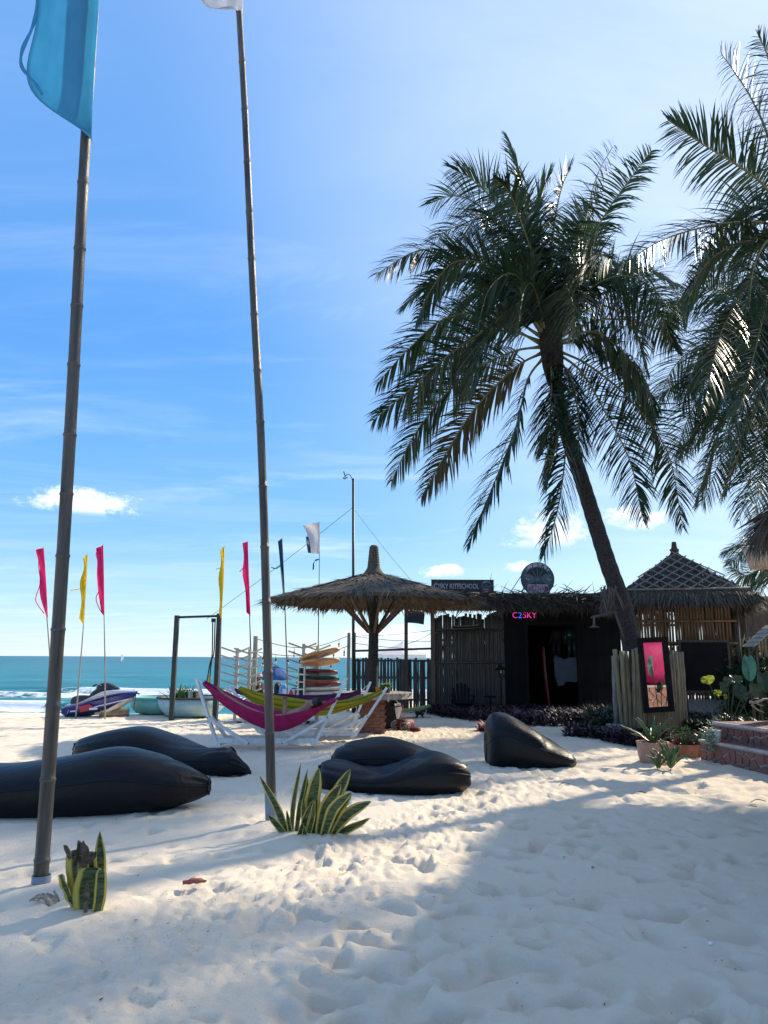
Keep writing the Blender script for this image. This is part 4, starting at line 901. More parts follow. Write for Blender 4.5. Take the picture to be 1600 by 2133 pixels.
for f_, (dx, ln_) in enumerate(((-.026, .070), (-.009, .078), (.009, .074), (.026, .060))):
    J[f'f{f_}a'] = (hp_ + Vector((dx, -.004, .035)), .010); J[f'f{f_}b'] = (hp_ + Vector((dx * 1.1, -.03, .035 + ln_ * .55)), .0095); J[f'f{f_}c'] = (hp_ + Vector((dx * 1.0, -.055, .035 + ln_ * .5)), .008)
    E += [('haL', f'f{f_}a'), (f'f{f_}a', f'f{f_}b'), (f'f{f_}b', f'f{f_}c')]
J['tha'] = (hp_ + Vector((-.04, -.01, .0)), .012); J['thb'] = (hp_ + Vector((-.052, -.03, .03)), .010); E += [('haL', 'tha'), ('tha', 'thb')]
J['nosp'] = (A_(645, 1457, -.01), .018); E.append(('headb', 'nosp')); 
body = skinned('body', J, E, 'skin', per)
hd = A_(655, 1466); mb = MB(); q = np.random.default_rng(4); N = 260
th = q.uniform(-1.6, 1.7, N); ph = q.uniform(-1.5, 1.5, N); nrm = np.c_[np.cos(th) * np.cos(ph) * .9 + .3, np.sin(ph), np.sin(th) * np.cos(ph) * .8 - .12]; nrm /= np.linalg.norm(nrm, axis=1, keepdims=True)
mb.lathe([(.01, -.105), (.06, -.09), (.097, -.04), (.108, .02), (.09, .07), (.045, .105), (.01, .112)], (0, 0, 0), 16)
rt = Matrix.Rotation(R(72), 3, 'Y'); mb.v = [tuple(rt @ Vector(p) * .98 + hd + Vector((.022, 0, -.008))) for p in mb.v]
hb = blades(np.array(hd + Vector((.02, 0, 0))) + nrm * .095, nrm + q.normal(0, .4, (N, 3)), .05, .012, np.cross(nrm, [0, 0, 1.0]) + .01, .8, 2); build('hair', join(mb, hb), 'hair', body, smooth=True, recalc=False)
mb = MB(); mb.lathe([(.008, -.012), (.022, -.006), (.026, .006), (.012, .012)], (0, 0, 0), 10); rt = Matrix.Rotation(R(90), 3, 'X'); mb.v = [tuple(rt @ Vector(p) + A_(650, 1469, -.095)) for p in mb.v]; build('ear', mb, 'skin', body, smooth=True)
sh = skinned('shorts', {'p': (A_(568, 1500), .16, .11), 'l': (A_(558, 1500, -.1), .10), 'l2': (A_(530, 1488, -.09), .088), 'r': (A_(558, 1500, .1), .10), 'r2': (A_(530, 1489, .09), .088)}, [('p', 'l'), ('l', 'l2'), ('p', 'r'), ('r', 'r2')], 'shirt', body)

# ================================================================ bags by the table, board on the sand
yb_ = on_z(812, 1519).y; bb = on_z(812, 1519); bb.z = ground(bb.x, bb.y)
MT['bag_black'] = mat('bag_black', (.006, .007, .009), (.013, .014, .017), .7, 12, (1, 1, 1), .3, 40); MT['red_cloth'] = mat('red_cloth', (.10, .005, .010), (.16, .010, .016), .7, 10); MT['orange_strap'] = mat('orange_strap', (.65, .14, .03), None, .6)
def lump(c, size, seed, n=18, mm=12, amp=.12, flat=True, expo=2.6):
    """soft bag-like closed form resting at c"""
    q = np.random.default_rng(seed); mb = MB(); P = []; ph = q.uniform(0, 6, 8)
    for i in range(n + 1):
        v = -math.pi / 2 + math.pi * i / n; row = []
        for j in range(mm * 2):
            u = math.pi * j / mm; cx, sx_ = math.cos(u), math.sin(u); cv, sv_ = math.cos(v), math.sin(v)
            f = lambda t: math.copysign(abs(t) ** (2 / expo), t)
            w = 1 + amp * (.5 * math.sin(3 * u + ph[0] + 2 * v) + .3 * math.sin(5 * u + 4 * v + ph[1]) + .25 * math.sin(9 * v + ph[2] + u))
            row.append(Vector((f(cx) * f(cv) * size[0] / 2 * w, f(sx_) * f(cv) * size[1] / 2 * w, size[2] / 2 * (f(sv_) * (w if v > 0 else 1) + 1))) + c)
        P.append(row)
    return mb.grid(P, closed=True)
bagt = thing('backpack', 'big black backpack leaning on the brick pedestal with a pale cloth on it', 'bag', bb)
build('bag_body', lump(bb + Vector((.02, .05, -.03)), (.42, .36, .62), 2, expo=3.2), 'bag_black', bagt, smooth=True)
def B_(x, y, dy=0): return at_y(x, y, yb_ + dy)
mb = MB(); flag_sheet(mb, [B_(822, 1466, -.2), B_(823, 1478, -.24), B_(826, 1497, -.24)], [B_(834, 1464, -.16), B_(837, 1478, -.2), B_(831, 1498, -.22)], 10, 6, .03, 2, .012); build('pale_cloth', mb, 'cloth_white', bagt, smooth=True)
mb = MB(); mb.beam(B_(839, 1468, -.2), B_(842, 1496, -.2), .02, .035, (0, 1, 0)); build('orange_strap', mb, 'orange_strap', bagt)
mb = MB(); mb.beam(B_(818, 1474, -.23), B_(838, 1470, -.23), .02, .03, (0, 1, 0)); build('black_strap', mb, 'bag_black', bagt)
rb_ = on_z(842, 1521); rb_.z = ground(rb_.x, rb_.y)
roll = thing('rolled_mat', 'rolled patterned mat with a dark red edge lying beside the backpack', 'rolled mat', rb_)
MT['mat_pattern'] = mat('mat_pattern', (.02, .012, .012), (.34, .29, .24), .8, 22, (1, 1, 3), 0, lo=.52, hi=.56)
mb = MB(); cc = rb_ + Vector((0, .12, .11)); mb.tube([cc + Vector((-.16, -.08, 0)), cc + Vector((.17, .10, 0))], .115, 18); build('roll', mb, 'red_cloth', roll, smooth=True)
mb = MB()
for i in range(3): mb.tube([cc + Vector((-.165, -.085, 0)) + Vector((.045 * math.sin(t) * (1 + i * .7), -.01 - .09 * 0, .035 * math.cos(t) * (1 + i * .9))) for t in np.linspace(0, 6.28, 17)], .006, 5)
build('spiral_edge', mb, 'cloth_white', roll, smooth=True)
mb = MB(); mb.tube([cc + Vector((-.10, -.17, -.02)), cc + Vector((.10, -.07, -.02))], .085, 14); build('pattern_face', mb, 'mat_pattern', roll, smooth=True)
r2 = on_z(865, 1523); r2.z = ground(r2.x, r2.y); tag(build('red_bag', lump(r2 - Vector((0, 0, .02)), (.24, .18, .12), 9), 'red_cloth', None, loc=r2, smooth=True), 'small crumpled red bag lying on the sand', 'bag')

def board(name, label, cat, c, L, Wd, Th, rot, m_top, m_edge, group=None, pitch=0, roll_=0, nose=.55, stripe=None):
    t = thing(name, label, cat, c, group)
    M3 = Matrix.Rotation(rot, 3, 'Z') @ Matrix.Rotation(pitch, 3, 'Y') @ Matrix.Rotation(roll_, 3, 'X')
    def outline(u):  # half width
        return Wd / 2 * (1 - abs(u) ** 2.6) ** nose if abs(u) < 1 else 0
    def deck(scale, z0, z1, rock=.05):
        mb = MB(); P = []
        for i in range(25):
            u = -1 + 2 * i / 24; hw_ = max(outline(u) * scale, .002); zz = rock * L * u * u * .5; row = []
            for (a, h) in ((-1, .5), (-.9, .1), (-.5, 0), (.5, 0), (.9, .1), (1, .5), (.9, .9), (.5, 1), (-.5, 1), (-.9, .9)): row.append(c + M3 @ Vector((u * L / 2 * (scale ** .5), a * hw_, z0 + (z1 - z0) * h + zz)))
            P.append(row)
        mb.grid(P, closed=True); n_ = 10; mb.f += [tuple(range(n_)), tuple(24 * n_ + k for k in range(n_ - 1, -1, -1))]; return mb
    build('hull', deck(1, 0, Th), m_edge, t, smooth=True)
    d_ = build('deck', deck(.93, Th * .85, Th + .004), m_top, t, smooth=True)
    if stripe: build('deck_pad', deck(.6, Th + .001, Th + .010), stripe, d_, smooth=True)
    return t
MT['board_blue'] = mat('board_blue', (.45, .58, .72), (.55, .68, .80), .3, 2, coat=.5); MT['board_green'] = mat('board_green', (.20, .34, .06), (.28, .42, .08), .3, 4, coat=.5)
MT['board_cream'] = mat('board_cream', (.62, .50, .30), (.70, .58, .38), .35, 4, coat=.4); MT['board_orange'] = mat('board_orange', (.60, .28, .08), (.68, .36, .12), .35, 4, coat=.4)
MT['board_black'] = mat('board_black', (.012, .014, .016), (.02, .022, .026), .4, 6); MT['board_red'] = mat('board_red', (.36, .035, .02), (.46, .06, .03), .35, 4, coat=.4); MT['board_wine'] = mat('board_wine', (.10, .018, .018), (.15, .03, .028), .35, 4, coat=.4)
MT['board_white'] = mat('board_white', (.62, .60, .54), (.72, .70, .64), .4, 4, coat=.3); MT['board_dgreen'] = mat('board_dgreen', (.012, .045, .035), (.02, .06, .05), .35, 4, coat=.4)
bc = on_z(852, 1500); bc = at_y(846, 1484, bc.y + .6)
board('surfboard', 'pale blue surfboard with green rails lying on trestles by the table', 'surfboard', bc, 1.7, .5, .07, R(38), 'board_blue', 'board_green', pitch=R(-4), roll_=R(-14))
tst = thing('board_trestle', 'low dark trestle under the pale blue surfboard', 'trestle', Vector((bc.x, bc.y, 0)))
for dx in (-.45, .45):
    o_ = Matrix.Rotation(R(38), 3, 'Z') @ Vector((dx, 0, 0)); p = Vector((bc.x + o_.x, bc.y + o_.y, 0)); hz = bc.z - .02
    for sg in (-1, 1):
        mb = MB(); mb.beam(p + Vector((.12 * sg, .16 * sg, ground(p.x, p.y) - .05)), p + Vector((.02 * sg, .02 * sg, hz)), .04, .04); build('leg', mb, 'wood_dark', tst)
    mb = MB(); mb.beam(p + Vector((-.1, .1, hz - .03)), p + Vector((.1, -.1, hz - .03)), .04, .05); build('rest', mb, 'wood_dark', tst)
# ================================================================ board racks
YR = 18.6
def rack(label, Y, posts, arms, dpost=.09):
    c = at_y((posts[0][0] + posts[1][0]) / 2, 1490, Y); c.z = ground(c.x, c.y); t = thing('board_rack', label, 'board rack', c, 'white board racks')
    for px, py in posts:
        top = at_y(px, py, Y); mb = MB(); mb.beam(Vector((top.x, Y, ground(top.x, Y) - .1)), top, .075, .06, (0, 1, 0)); build('post', mb, 'rack_wood', t)
        mb = MB(); mb.box(Vector((top.x, Y, ground(top.x, Y) + .02)), (.4, .5, .07)); build('foot', mb, 'rack_wood', t)
        for k in range(arms):
            z = top.z - .10 - k * .185
            if z < .25: break
            for sx_ in (-1, 1):
                a = Vector((top.x + sx_ * .03, Y - .05, z)); b_ = a + Vector((sx_ * .30, -.22, .11)); mb = MB(); mb.beam(a, b_, .026, .034); build('arm', mb, 'rack_wood', t)
    return t
rack('empty white timber rack with rows of slanted arms', YR, ((495, 1350), (521, 1352)), 9)
rack('white timber rack with slanted arms holding surfboards', YR, ((633, 1341), (662, 1345)), 9)
gp = at_y(533, 1325, YR + .7); tag(build('timber_post', MB().beam(Vector((gp.x, gp.y, -.1)), gp, .10, .10, (0, 1, 0)), 'wood_grey', None, loc=Vector((gp.x, gp.y, 0))), 'grey timber post holding up the string lights by the racks', 'post')
bd = [('cream and orange surfboard, topmost on the white rack', 668, 1366, 1.15, .45, 'board_cream', 'board_orange', -14, None), ('cream surfboard with black deck pad on the white rack', 668, 1383, 1.1, .5, 'board_cream', 'board_orange', -4, 'board_black'),
      ('dark wine-red surfboard with white rails on the white rack', 665, 1404, 1.05, .42, 'board_white', 'board_wine', 2, None), ('dark green surfboard on the white rack under the wine-red one', 668, 1417, 1.05, .42, 'board_white', 'board_dgreen', 2, None),
      ('bright red surfboard sticking out of the white rack', 664, 1428, 1.25, .45, 'board_white', 'board_red', 2, None), ('thick off-white surfboard low on the white rack', 668, 1442, 1.2, .5, 'board_white', 'board_white', 0, None), ('thin white surfboard lowest on the white rack', 668, 1451, 1.15, .45, 'board_blue', 'board_white', -1, None)]
for lb, px, py, L, wd, mt_, me_, pt, st_ in bd:
    board('surfboard', lb, 'surfboard', at_y(px, py, YR - .22), L * .85, wd, .055, R(14), mt_, me_, pitch=R(pt), roll_=R(-20), stripe=st_)
# slatted green-and-white shelf beside the rack
gs = at_y(632, 1478, YR - .55); gs.z = ground(gs.x, gs.y); gsh = thing('slatted_shelf', 'narrow white shelf with green panels against the board rack', 'shelf', gs)
MT['green_panel'] = mat('green_panel', (.02, .14, .09), (.04, .20, .13), .5, 8)
w0, w1 = at_y(623, 1390, YR - .55).x, at_y(635, 1390, YR - .55).x; zt = at_y(630, 1388, YR - .55).z
for x in (w0, w1):
    mb = MB(); mb.box((x, YR - .55, zt / 2), (.022, .25, zt)); build('upright', mb, 'white_wood', gsh)
nsh = 8
for k in range(nsh):
    z = .12 + (zt - .14) * k / (nsh - 1); mb = MB(); mb.box(((w0 + w1) / 2, YR - .55, z), (w1 - w0 - .024, .25, .022)); build('board', mb, 'white_wood', gsh)
    if k < nsh - 1: mb = MB(); mb.box(((w0 + w1) / 2, YR - .44, z + .085), (w1 - w0 - .03, .015, .12)); build('panel', mb, 'green_panel', gsh)
# painted board with red letters
sp_ = at_y(612, 1456, YR - .3); sgn = thing('painted_board', 'pale blue painted board with red letters leaning by the shelf', 'sign', sp_)
def facing(c, sx=1):   # text plane -> vertical plane facing the camera
    return lambda v: c + Vector((v[0], -v[2], v[1]))
mb = MB(); mb.box(at_y(608, 1447, YR - .3), (.44, .02, .26)); build('panel', mb, mat('pale_blue_board', (.45, .60, .78), (.55, .68, .84), .5, 6), sgn)
build('lettering', text_mb('AN', .22, .008, facing(at_y(614, 1445, YR - .32)), .006), mat('letter_red', (.45, .01, .02), None, .5), sgn)
for sx_ in (-.18, .18):
    p = at_y(608, 1455, YR - .29); mb = MB(); mb.beam((p.x + sx_, YR - .27, 0), (p.x + sx_, YR - .27, p.z + .1), .03, .03); build('leg', mb, 'white_wood', sgn)
yp = at_y(586, 1449, YR - .1); mb = MB(); mb.box(yp, (.34, .02, .13), Matrix.Rotation(R(-12), 3, 'Y')); tb_ = tag(build('painted_plank', mb, mat('yellow_board', (.50, .42, .10), (.58, .50, .16), .5, 6), None, loc=Vector(yp)), 'yellow painted plank propped beside the pale blue board', 'sign')
# low table with bags, seated person, blue beach umbrella
lt = at_y(588, 1452, YR + .5); ltb = thing('low_table', 'low white table stacked with beach bags under the blue umbrella', 'table', Vector((lt.x, lt.y, 0)))
mb = MB(); mb.box((lt.x, lt.y, lt.z), (.75, .5, .04)); build('top', mb, 'white_wood', ltb)
for sx_ in (-.33, .33):
    for sy in (-.2, .2): mb = MB(); mb.beam((lt.x + sx_, lt.y + sy, -.05), (lt.x + sx_, lt.y + sy, lt.z - .02), .05, .05); build('leg', mb, 'white_wood', ltb)
def onlt(px, w, d, h, key, label, seed, dy=0): 
    p = at_y(px, 1450, lt.y + dy); p.z = lt.z + .018; tag(build('beach_bag', lump(p, (w, d, h), seed), key, None, loc=p, smooth=True), label, 'bag', 'beach bags on the low table')
MT['pink_cloth'] = mat('pink_cloth', (.60, .22, .19), (.66, .28, .24), .7, 8); MT['sky_cloth'] = mat('sky_cloth', (.10, .30, .62), (.16, .38, .70), .6, 8)
onlt(577, .14, .16, .32, 'bag_black', 'upright black bag on the low table', 21); onlt(582, .13, .15, .33, 'pink_cloth', 'salmon pink bag behind the sky blue one', 22, .12); onlt(590, .20, .2, .28, 'sky_cloth', 'sky blue bag on the low table', 23, -.05); onlt(602, .20, .2, .17, 'cloth_white', 'crumpled white bag on the low table', 24); onlt(613, .18, .16, .2, 'cloth_navy', 'small navy bag on the low table', 25)
su = at_y(572, 1410, YR + 1.4); ub = thing('beach_umbrella', 'blue beach umbrella standing near the water behind the hammocks', 'umbrella', Vector((su.x, su.y, 0)))
mb = MB(); mb.tube([(su.x, su.y, -.2), (su.x, su.y, su.z + .16)], .016, 6); build('pole', mb, 'white_wood', ub)
for k in range(8):
    a0, a1 = 2 * math.pi * k / 8 + .2, 2 * math.pi * (k + 1) / 8 + .2; P = []
    for i in range(6):
        r = .46 * i / 5; z = su.z + .27 - .26 * (i / 5) ** 1.7; P.append([Vector((su.x, su.y, 0)) + Vector((r * math.cos(a), r * math.sin(a), z - .02 * math.sin(math.pi * (a - a0) / (a1 - a0)) * i / 5)) for a in np.linspace(a0, a1, 4)])
    P.append([p - Vector((0, 0, .07)) for p in P[-1]]); mb = MB(); mb.grid(P); build('canopy_panel', mb, 'cloth_cobalt', ub, smooth=True)
sp0 = at_y(541, 1450, YR + .9); sp0.z = ground(sp0.x, sp0.y); px_ = thing('person', 'seated person in a dark wine-red top and pale cap by the blue umbrella', 'person', sp0)
x, y = sp0.x, sp0.y; V_ = lambda a, b, c: Vector((x + a, y + b, sp0.z + c))
Jp = {'pel': (V_(0, 0, .42), .14, .11), 'wa': (V_(.01, 0, .56), .115, .09), 'ch': (V_(.0, -.02, .74), .14, .095), 'nk': (V_(-.02, -.03, .86), .05), 'hb': (V_(-.035, -.04, .93), .07, .075), 'hd': (V_(-.04, -.04, 1.0), .085, .09), 'tp': (V_(-.035, -.03, 1.07), .05),
      'hl': (V_(-.05, -.1, .42), .075), 'kl': (V_(-.32, -.22, .46), .058), 'al': (V_(-.34, -.22, .10), .04), 'fl': (V_(-.45, -.25, .05), .035), 'hr': (V_(-.02, .1, .42), .075), 'kr': (V_(-.30, .16, .46), .058), 'ar': (V_(-.33, .16, .10), .04), 'fr': (V_(-.44, .16, .05), .035),
      'sl': (V_(0, -.18, .79), .055), 'el': (V_(-.06, -.24, .56), .042), 'wl': (V_(-.25, -.2, .52), .03), 'hal': (V_(-.31, -.19, .52), .03, .02), 'sr': (V_(0, .16, .79), .055), 'er': (V_(-.05, .22, .56), .042), 'wr': (V_(-.24, .17, .52), .03), 'har': (V_(-.30, .16, .52), .03, .02)}
Ep = [('pel', 'wa'), ('wa', 'ch'), ('ch', 'nk'), ('nk', 'hb'), ('hb', 'hd'), ('hd', 'tp')]
for s in 'lr': Ep += [('pel', 'h' + s), ('h' + s, 'k' + s), ('k' + s, 'a' + s), ('a' + s, 'f' + s), ('ch', 's' + s), ('s' + s, 'e' + s), ('e' + s, 'w' + s), ('w' + s, 'ha' + s)]
bo = skinned('body', Jp, Ep, 'skin', px_)
skinned('top', {'pel': (V_(0, 0, .44), .15, .12), 'wa': (V_(.01, 0, .56), .125, .10), 'ch': (V_(0, -.02, .745), .15, .105), 'sl': (V_(0, -.185, .79), .064), 'el': (V_(-.055, -.24, .58), .052), 'sr': (V_(0, .165, .79), .064), 'er': (V_(-.045, .22, .58), .052)}, [('pel', 'wa'), ('wa', 'ch'), ('ch', 'sl'), ('sl', 'el'), ('ch', 'sr'), ('sr', 'er')], 'wetsuit', bo)
mb = MB(); mb.lathe([(.10, 0), (.098, .04), (.075, .085), (.03, .105), (.004, .108)], V_(-.04, -.035, 1.0), 16); mb.box(V_(-.14, -.05, 1.005), (.10, .11, .012)); build('cap', mb, 'cloth_white', bo, smooth=True)
st0 = thing('stool', 'low wooden stool under the seated person', 'stool', sp0); mb = MB(); mb.box(V_(.02, 0, .30), (.34, .34, .04)); build('seat', mb, 'wood_brown', st0)
for sx_ in (-.13, .16):
    for sy in (-.13, .13): mb = MB(); mb.beam(V_(sx_, sy, -.05), V_(sx_, sy, .29), .04, .04); build('leg', mb, 'wood_brown', st0)

# ================================================================ string lights and wires
def wire_light(label, a, b, sag, n, drop=.10):
    t = thing('string_lights', label, 'string lights', a); pts = [a.lerp(b, i / 16) - Vector((0, 0, sag * math.sin(math.pi * i / 16))) for i in range(17)]
    mb = MB(); mb.tube(pts, .009, 4); build('cable', mb, 'rope_dark', t)
    for k in range(n):
        u = (k + .5) / n; p = a.lerp(b, u) - Vector((0, 0, sag * math.sin(math.pi * u))); mb = MB(); mb.tube([p, p - Vector((0, 0, drop))], .006, 4); mb.tube([p - Vector((0, 0, drop)), p - Vector((0, 0, drop + .06))], .022, 7); s_ = build('socket', mb, 'rope_dark', t)
        mb = MB(); mb.lathe([(.008, 0), (.026, -.03), (.030, -.055), (.018, -.08), (.003, -.088)], p - Vector((0, 0, drop + .06)), 8); build('bulb', mb, mat('bulb_glass', (.75, .75, .72), None, .15, spec=.6) if 'bulb_glass' not in bpy.data.materials else bpy.data.materials['bulb_glass'], s_, smooth=True)
wire_light('upper string of bulbs from the grey post to the fence posts', at_y(536, 1331, YR + .7), at_y(728, 1323, 21.8), .28, 4)
wire_light('lower string of bulbs sagging in front of the sea', at_y(535, 1358, YR + .7), at_y(728, 1345, 21.8), .18, 8)
wire_light('string of bulbs dipping low behind the blue umbrella', at_y(535, 1362, YR + 1.2), at_y(700, 1372, 22.5), .42, 7)

# ================================================================ fence, tall screen and surf shack
YF = 22.0
def culm(name, h, r, m, seed, n=6):
    q = random.Random(seed); mb = MB(); pts, rad = [], []
    k = max(2, int(h / .42)); z = 0
    for i in range(k + 1):
        z = h * i / k; pts += [Vector((0, 0, z))]; rad += [r * (1.12 if 0 < i < k else 1)]
        if i < k: pts.append(Vector((0, 0, z + h / k * .5))); rad.append(r * .92)
    mb.tube(pts, rad, n); return mesh_of(name, mb, m, smooth=True)
fx0, fx1 = at_y(741, 1400, YF).x, at_y(899, 1400, YF).x
fence = thing('bamboo_fence', 'low grey bamboo fence with gaps letting the light through', 'fence', Vector(((fx0 + fx1) / 2, YF, 0)))
cm_ = [culm('slat', 1.5, .036, 'bamboo_dark', s) for s in range(3)]; q = random.Random(6)
x = fx0; 
while x < fx1:
    o = inst(q.choice(cm_), 'slat', fence, (x, YF + q.uniform(-.02, .02), -.05), (q.uniform(-.01, .01), q.uniform(-.02, .02), q.uniform(0, 6)), (q.uniform(.75, 1.15),) * 2 + (q.uniform(.98, 1.04),)); x += q.choice((.055, .060, .064, .090))
for z in (.35, .95, 1.42):
    mb = MB(); mb.tube([(fx0 - .05, YF + .05, z), (fx1, YF + .05, z)], .028, 7); build('rail', mb, 'bamboo_dark', fence, smooth=True)
for px, py0, m, w in ((727, 1318, 'wood_grey', .09), (738, 1318, 'wood_dark', .09), (846, 1268, 'wood_dark', .10)):
    p = at_y(px, py0, YF - .08); mb = MB(); mb.beam((p.x, YF - .08, -.1), p, w, w, (0, 1, 0)); build('post', mb, m, fence)
a, b_ = at_y(738, 1356, YF - .1), at_y(900, 1351, YF - .1); mb = MB(); mb.tube([a, b_], .03, 7); build('top_pipe', mb, 'metal_dark', fence, smooth=True)
for (xa_, ya_, xb_, yb2) in ((738, 1325, 900, 1313), (738, 1326, 900, 1336), (738, 1340, 895, 1352), (845, 1342, 900, 1318)):
    mb = MB(); p_, q_ = at_y(xa_, ya_, YF), at_y(xb_, yb2, YF + .3); mb.tube([p_.lerp(q_, i / 6) - Vector((0, 0, .04 * math.sin(math.pi * i / 6))) for i in range(7)], .007, 4); build('wire', mb, 'rope_dark', fence)
dfl = at_y(865, 1287, YF - .15); mb = MB(); flag_sheet(mb, [at_y(x_, y_, YF - .14) for x_, y_ in ((847, 1272), (864, 1273), (885, 1274))], [at_y(x_, y_, YF - .16) for x_, y_ in ((846, 1297), (864, 1298), (883, 1301))], 12, 6, .03, 3, .006)
tag(build('dark_flag', mb, 'cloth_dark', None, loc=dfl, smooth=True), 'small dark cloth flag hanging from the fence post', 'flag')
# market umbrella beyond the fence
mu = at_y(838, 1364, 31); mku = thing('market_umbrella', 'large pale market umbrella beyond the bamboo fence', 'umbrella', Vector((mu.x, mu.y, ground(mu.x, mu.y))))
mb = MB(); mb.tube([(mu.x, mu.y, -1), (mu.x, mu.y, mu.z + .5)], .04, 8); build('pole', mb, 'white_wood', mku)
for k in range(8):
    a0, a1 = 2 * math.pi * k / 8, 2 * math.pi * (k + 1) / 8; mb = MB(); o_ = Vector((mu.x, mu.y, mu.z)); e0, e1 = (o_ + Vector((1.25 * math.cos(a), 1.25 * math.sin(a), .0)) for a in (a0, a1))
    mb.add([o_ + Vector((0, 0, .48)), e0, e1, e0 - Vector((0, 0, .12)), e1 - Vector((0, 0, .12))], [(0, 1, 2), (1, 3, 4, 2)]); build('canopy_panel', mb, 'cloth_white', mku)
    mb = MB(); mb.beam(o_ + Vector((0, 0, .05)), e0 - Vector((0, 0, .0)), .02, .02); build('rib', mb, 'wood_brown', mku)
# tall screen of culms beside the shack
sx0, sx1 = at_y(903, 1400, YF).x, at_y(1050, 1400, YF).x
scr = thing('bamboo_screen', 'tall weathered bamboo screen between the fence and the black shack', 'screen', Vector(((sx0 + sx1) / 2, YF, 0)))
cs = [culm('slat', 2.72, .042, 'bamboo_dark', 20 + s) for s in range(3)]; x = sx0 + .05; q = random.Random(8)
while x < sx1 - .02:
    inst(q.choice(cs), 'slat', scr, (x, YF + q.uniform(-.015, .015), -.05), (0, q.uniform(-.008, .008), q.uniform(0, 6)), (q.uniform(.8, 1.1),) * 2 + (q.uniform(.97, 1.035),)); x += q.choice((.056, .060, .064, .066))
for z in (1.38, 2.28):
    mb = MB(); mb.tube([(sx0, YF - .06, z), (sx1, YF - .06, z)], .035, 7); build('rail', mb, 'bamboo_dark' if z < 2 else 'wood_dark', scr, smooth=True)
for z, y in ((1.0, .06), (2.0, .06)):
    mb = MB(); mb.tube([(sx0, YF + y, z), (sx1, YF + y, z)], .035, 7); build('rail', mb, 'bamboo_dark', scr, smooth=True)
mb = MB(); p = at_y(901, 1268, YF - .05); mb.beam((p.x, YF - .05, -.1), (p.x, YF - .05, 3.0), .11, .11, (0, 1, 0)); build('post', mb, 'wood_brown', scr)
pb = at_y(965, 1314, YF - .28)
for z_ in (-.06,):
    for sx_ in (-.75, .6): mb = MB(); mb.beam((pb.x + sx_, YF, pb.z + z_), (pb.x + sx_, YF - .45, pb.z + z_), .04, .05); build('bracket', mb, 'wood_dark', scr)
board('surfboard', 'yellow-green surfboard resting on brackets across the tall bamboo screen', 'surfboard', pb, 1.15, .34, .06, R(4), 'board_green', 'board_black', pitch=R(-2))
board('surfboard', 'small cream board stacked above the yellow-green surfboard on the screen', 'surfboard', pb + Vector((.12, 0, .09)), .75, .3, .045, R(-5), 'board_cream', 'board_black', pitch=R(-3))

# ---- shack
x0, x1 = at_y(1051, 1400, YF).x, at_y(1296, 1400, YF).x; dx0, dx1 = at_y(1097, 1400, YF).x, at_y(1206, 1400, YF).x; ZT = 2.95; ZD = at_y(1100, 1303, YF).z
sk = thing('surf_shack', 'black painted surf shack with open doorway and thatched roof edge', 'hut', Vector(((x0 + x1) / 2, YF, 0)))
def wall(xa_, xb_, za, zb, y=YF, th=.08, n_=None):
    w = xb_ - xa_; n_ = n_ or max(1, round(w / .24))
    for k in range(n_):
        mb = MB(); mb.box((xa_ + w * (k + .5) / n_, y + (.004 if k % 2 else 0), (za + zb) / 2), (w / n_ - .006, th, zb - za)); build('wall_board', mb, 'black_paint', sk)
    mb = MB(); mb.box(((xa_ + xb_) / 2, y + .06, (za + zb) / 2), (w, .03, zb - za)); build('wall_backing', mb, 'black_paint', sk)
wall(x0, dx0, -.1, ZT); wall(dx1, x1, -.1, ZT); wall(dx0 + .003, dx1 - .003, ZD, ZT)
for xx in (dx0, dx1): mb = MB(); mb.box((xx, YF - .03, ZD / 2), (.09, .16, ZD + .1)); build('door_frame', mb, 'black_paint', sk)
mb = MB(); mb.box(((dx0 + dx1) / 2, YF - .03, ZD + .09), (dx1 - dx0 + .22, .16, .08)); build('door_frame', mb, 'black_paint', sk)
mb = MB(); mb.box(((x0 + x1) / 2, YF + 3.6, 1.4), (x1 - x0, .08, 3.0)); build('back_wall', mb, 'black_paint', sk)
for xx in (x0 + .04, x1 - .04): mb = MB(); mb.box((xx, YF + 1.85, 1.4), (.07, 3.4, 3.0)); build('side_wall', mb, 'black_paint', sk)
mb = MB(); mb.box(((x0 + x1) / 2, YF + 1.8, .04), (x1 - x0, 3.6, .1)); build('floor_slab', mb, 'wood_dark', sk)
rx0 = at_y(880, 1260, YF).x; mb = MB(); mb.box(((rx0 + x1) / 2 + .2, YF + 1.5, 3.02), (x1 - rx0 + .5, 4.6, .10), Matrix.Rotation(R(2), 3, 'X')); build('roof_deck', mb, 'thatch_deck', sk)
q = np.random.default_rng(14)
for nm, N, yr, zr, dz, ln in (('roof_thatch', 5200, (YF - .85, YF - .25), (3.06, 3.26), (-.22, .16), (.3, .75)), ('eave_thatch', 2400, (YF - .95, YF - .75), (2.98, 3.14), (-.8, -.1), (.2, .5))):
    bx_ = q.uniform(rx0 - .1, x1 + .4, N); B = np.c_[bx_, q.uniform(*yr, N), q.uniform(*zr, N)]; dr = np.c_[q.normal(0, .75, N), q.uniform(-1.0, .15, N), q.uniform(*dz, N)]
    build(nm, blades(B, dr, q.uniform(*ln, N), q.uniform(.015, .045, N), np.c_[q.normal(0, .5, N), q.normal(0, .3, N), np.ones(N)], .30, 3), 'thatch_grey', sk, recalc=False, kind='stuff')
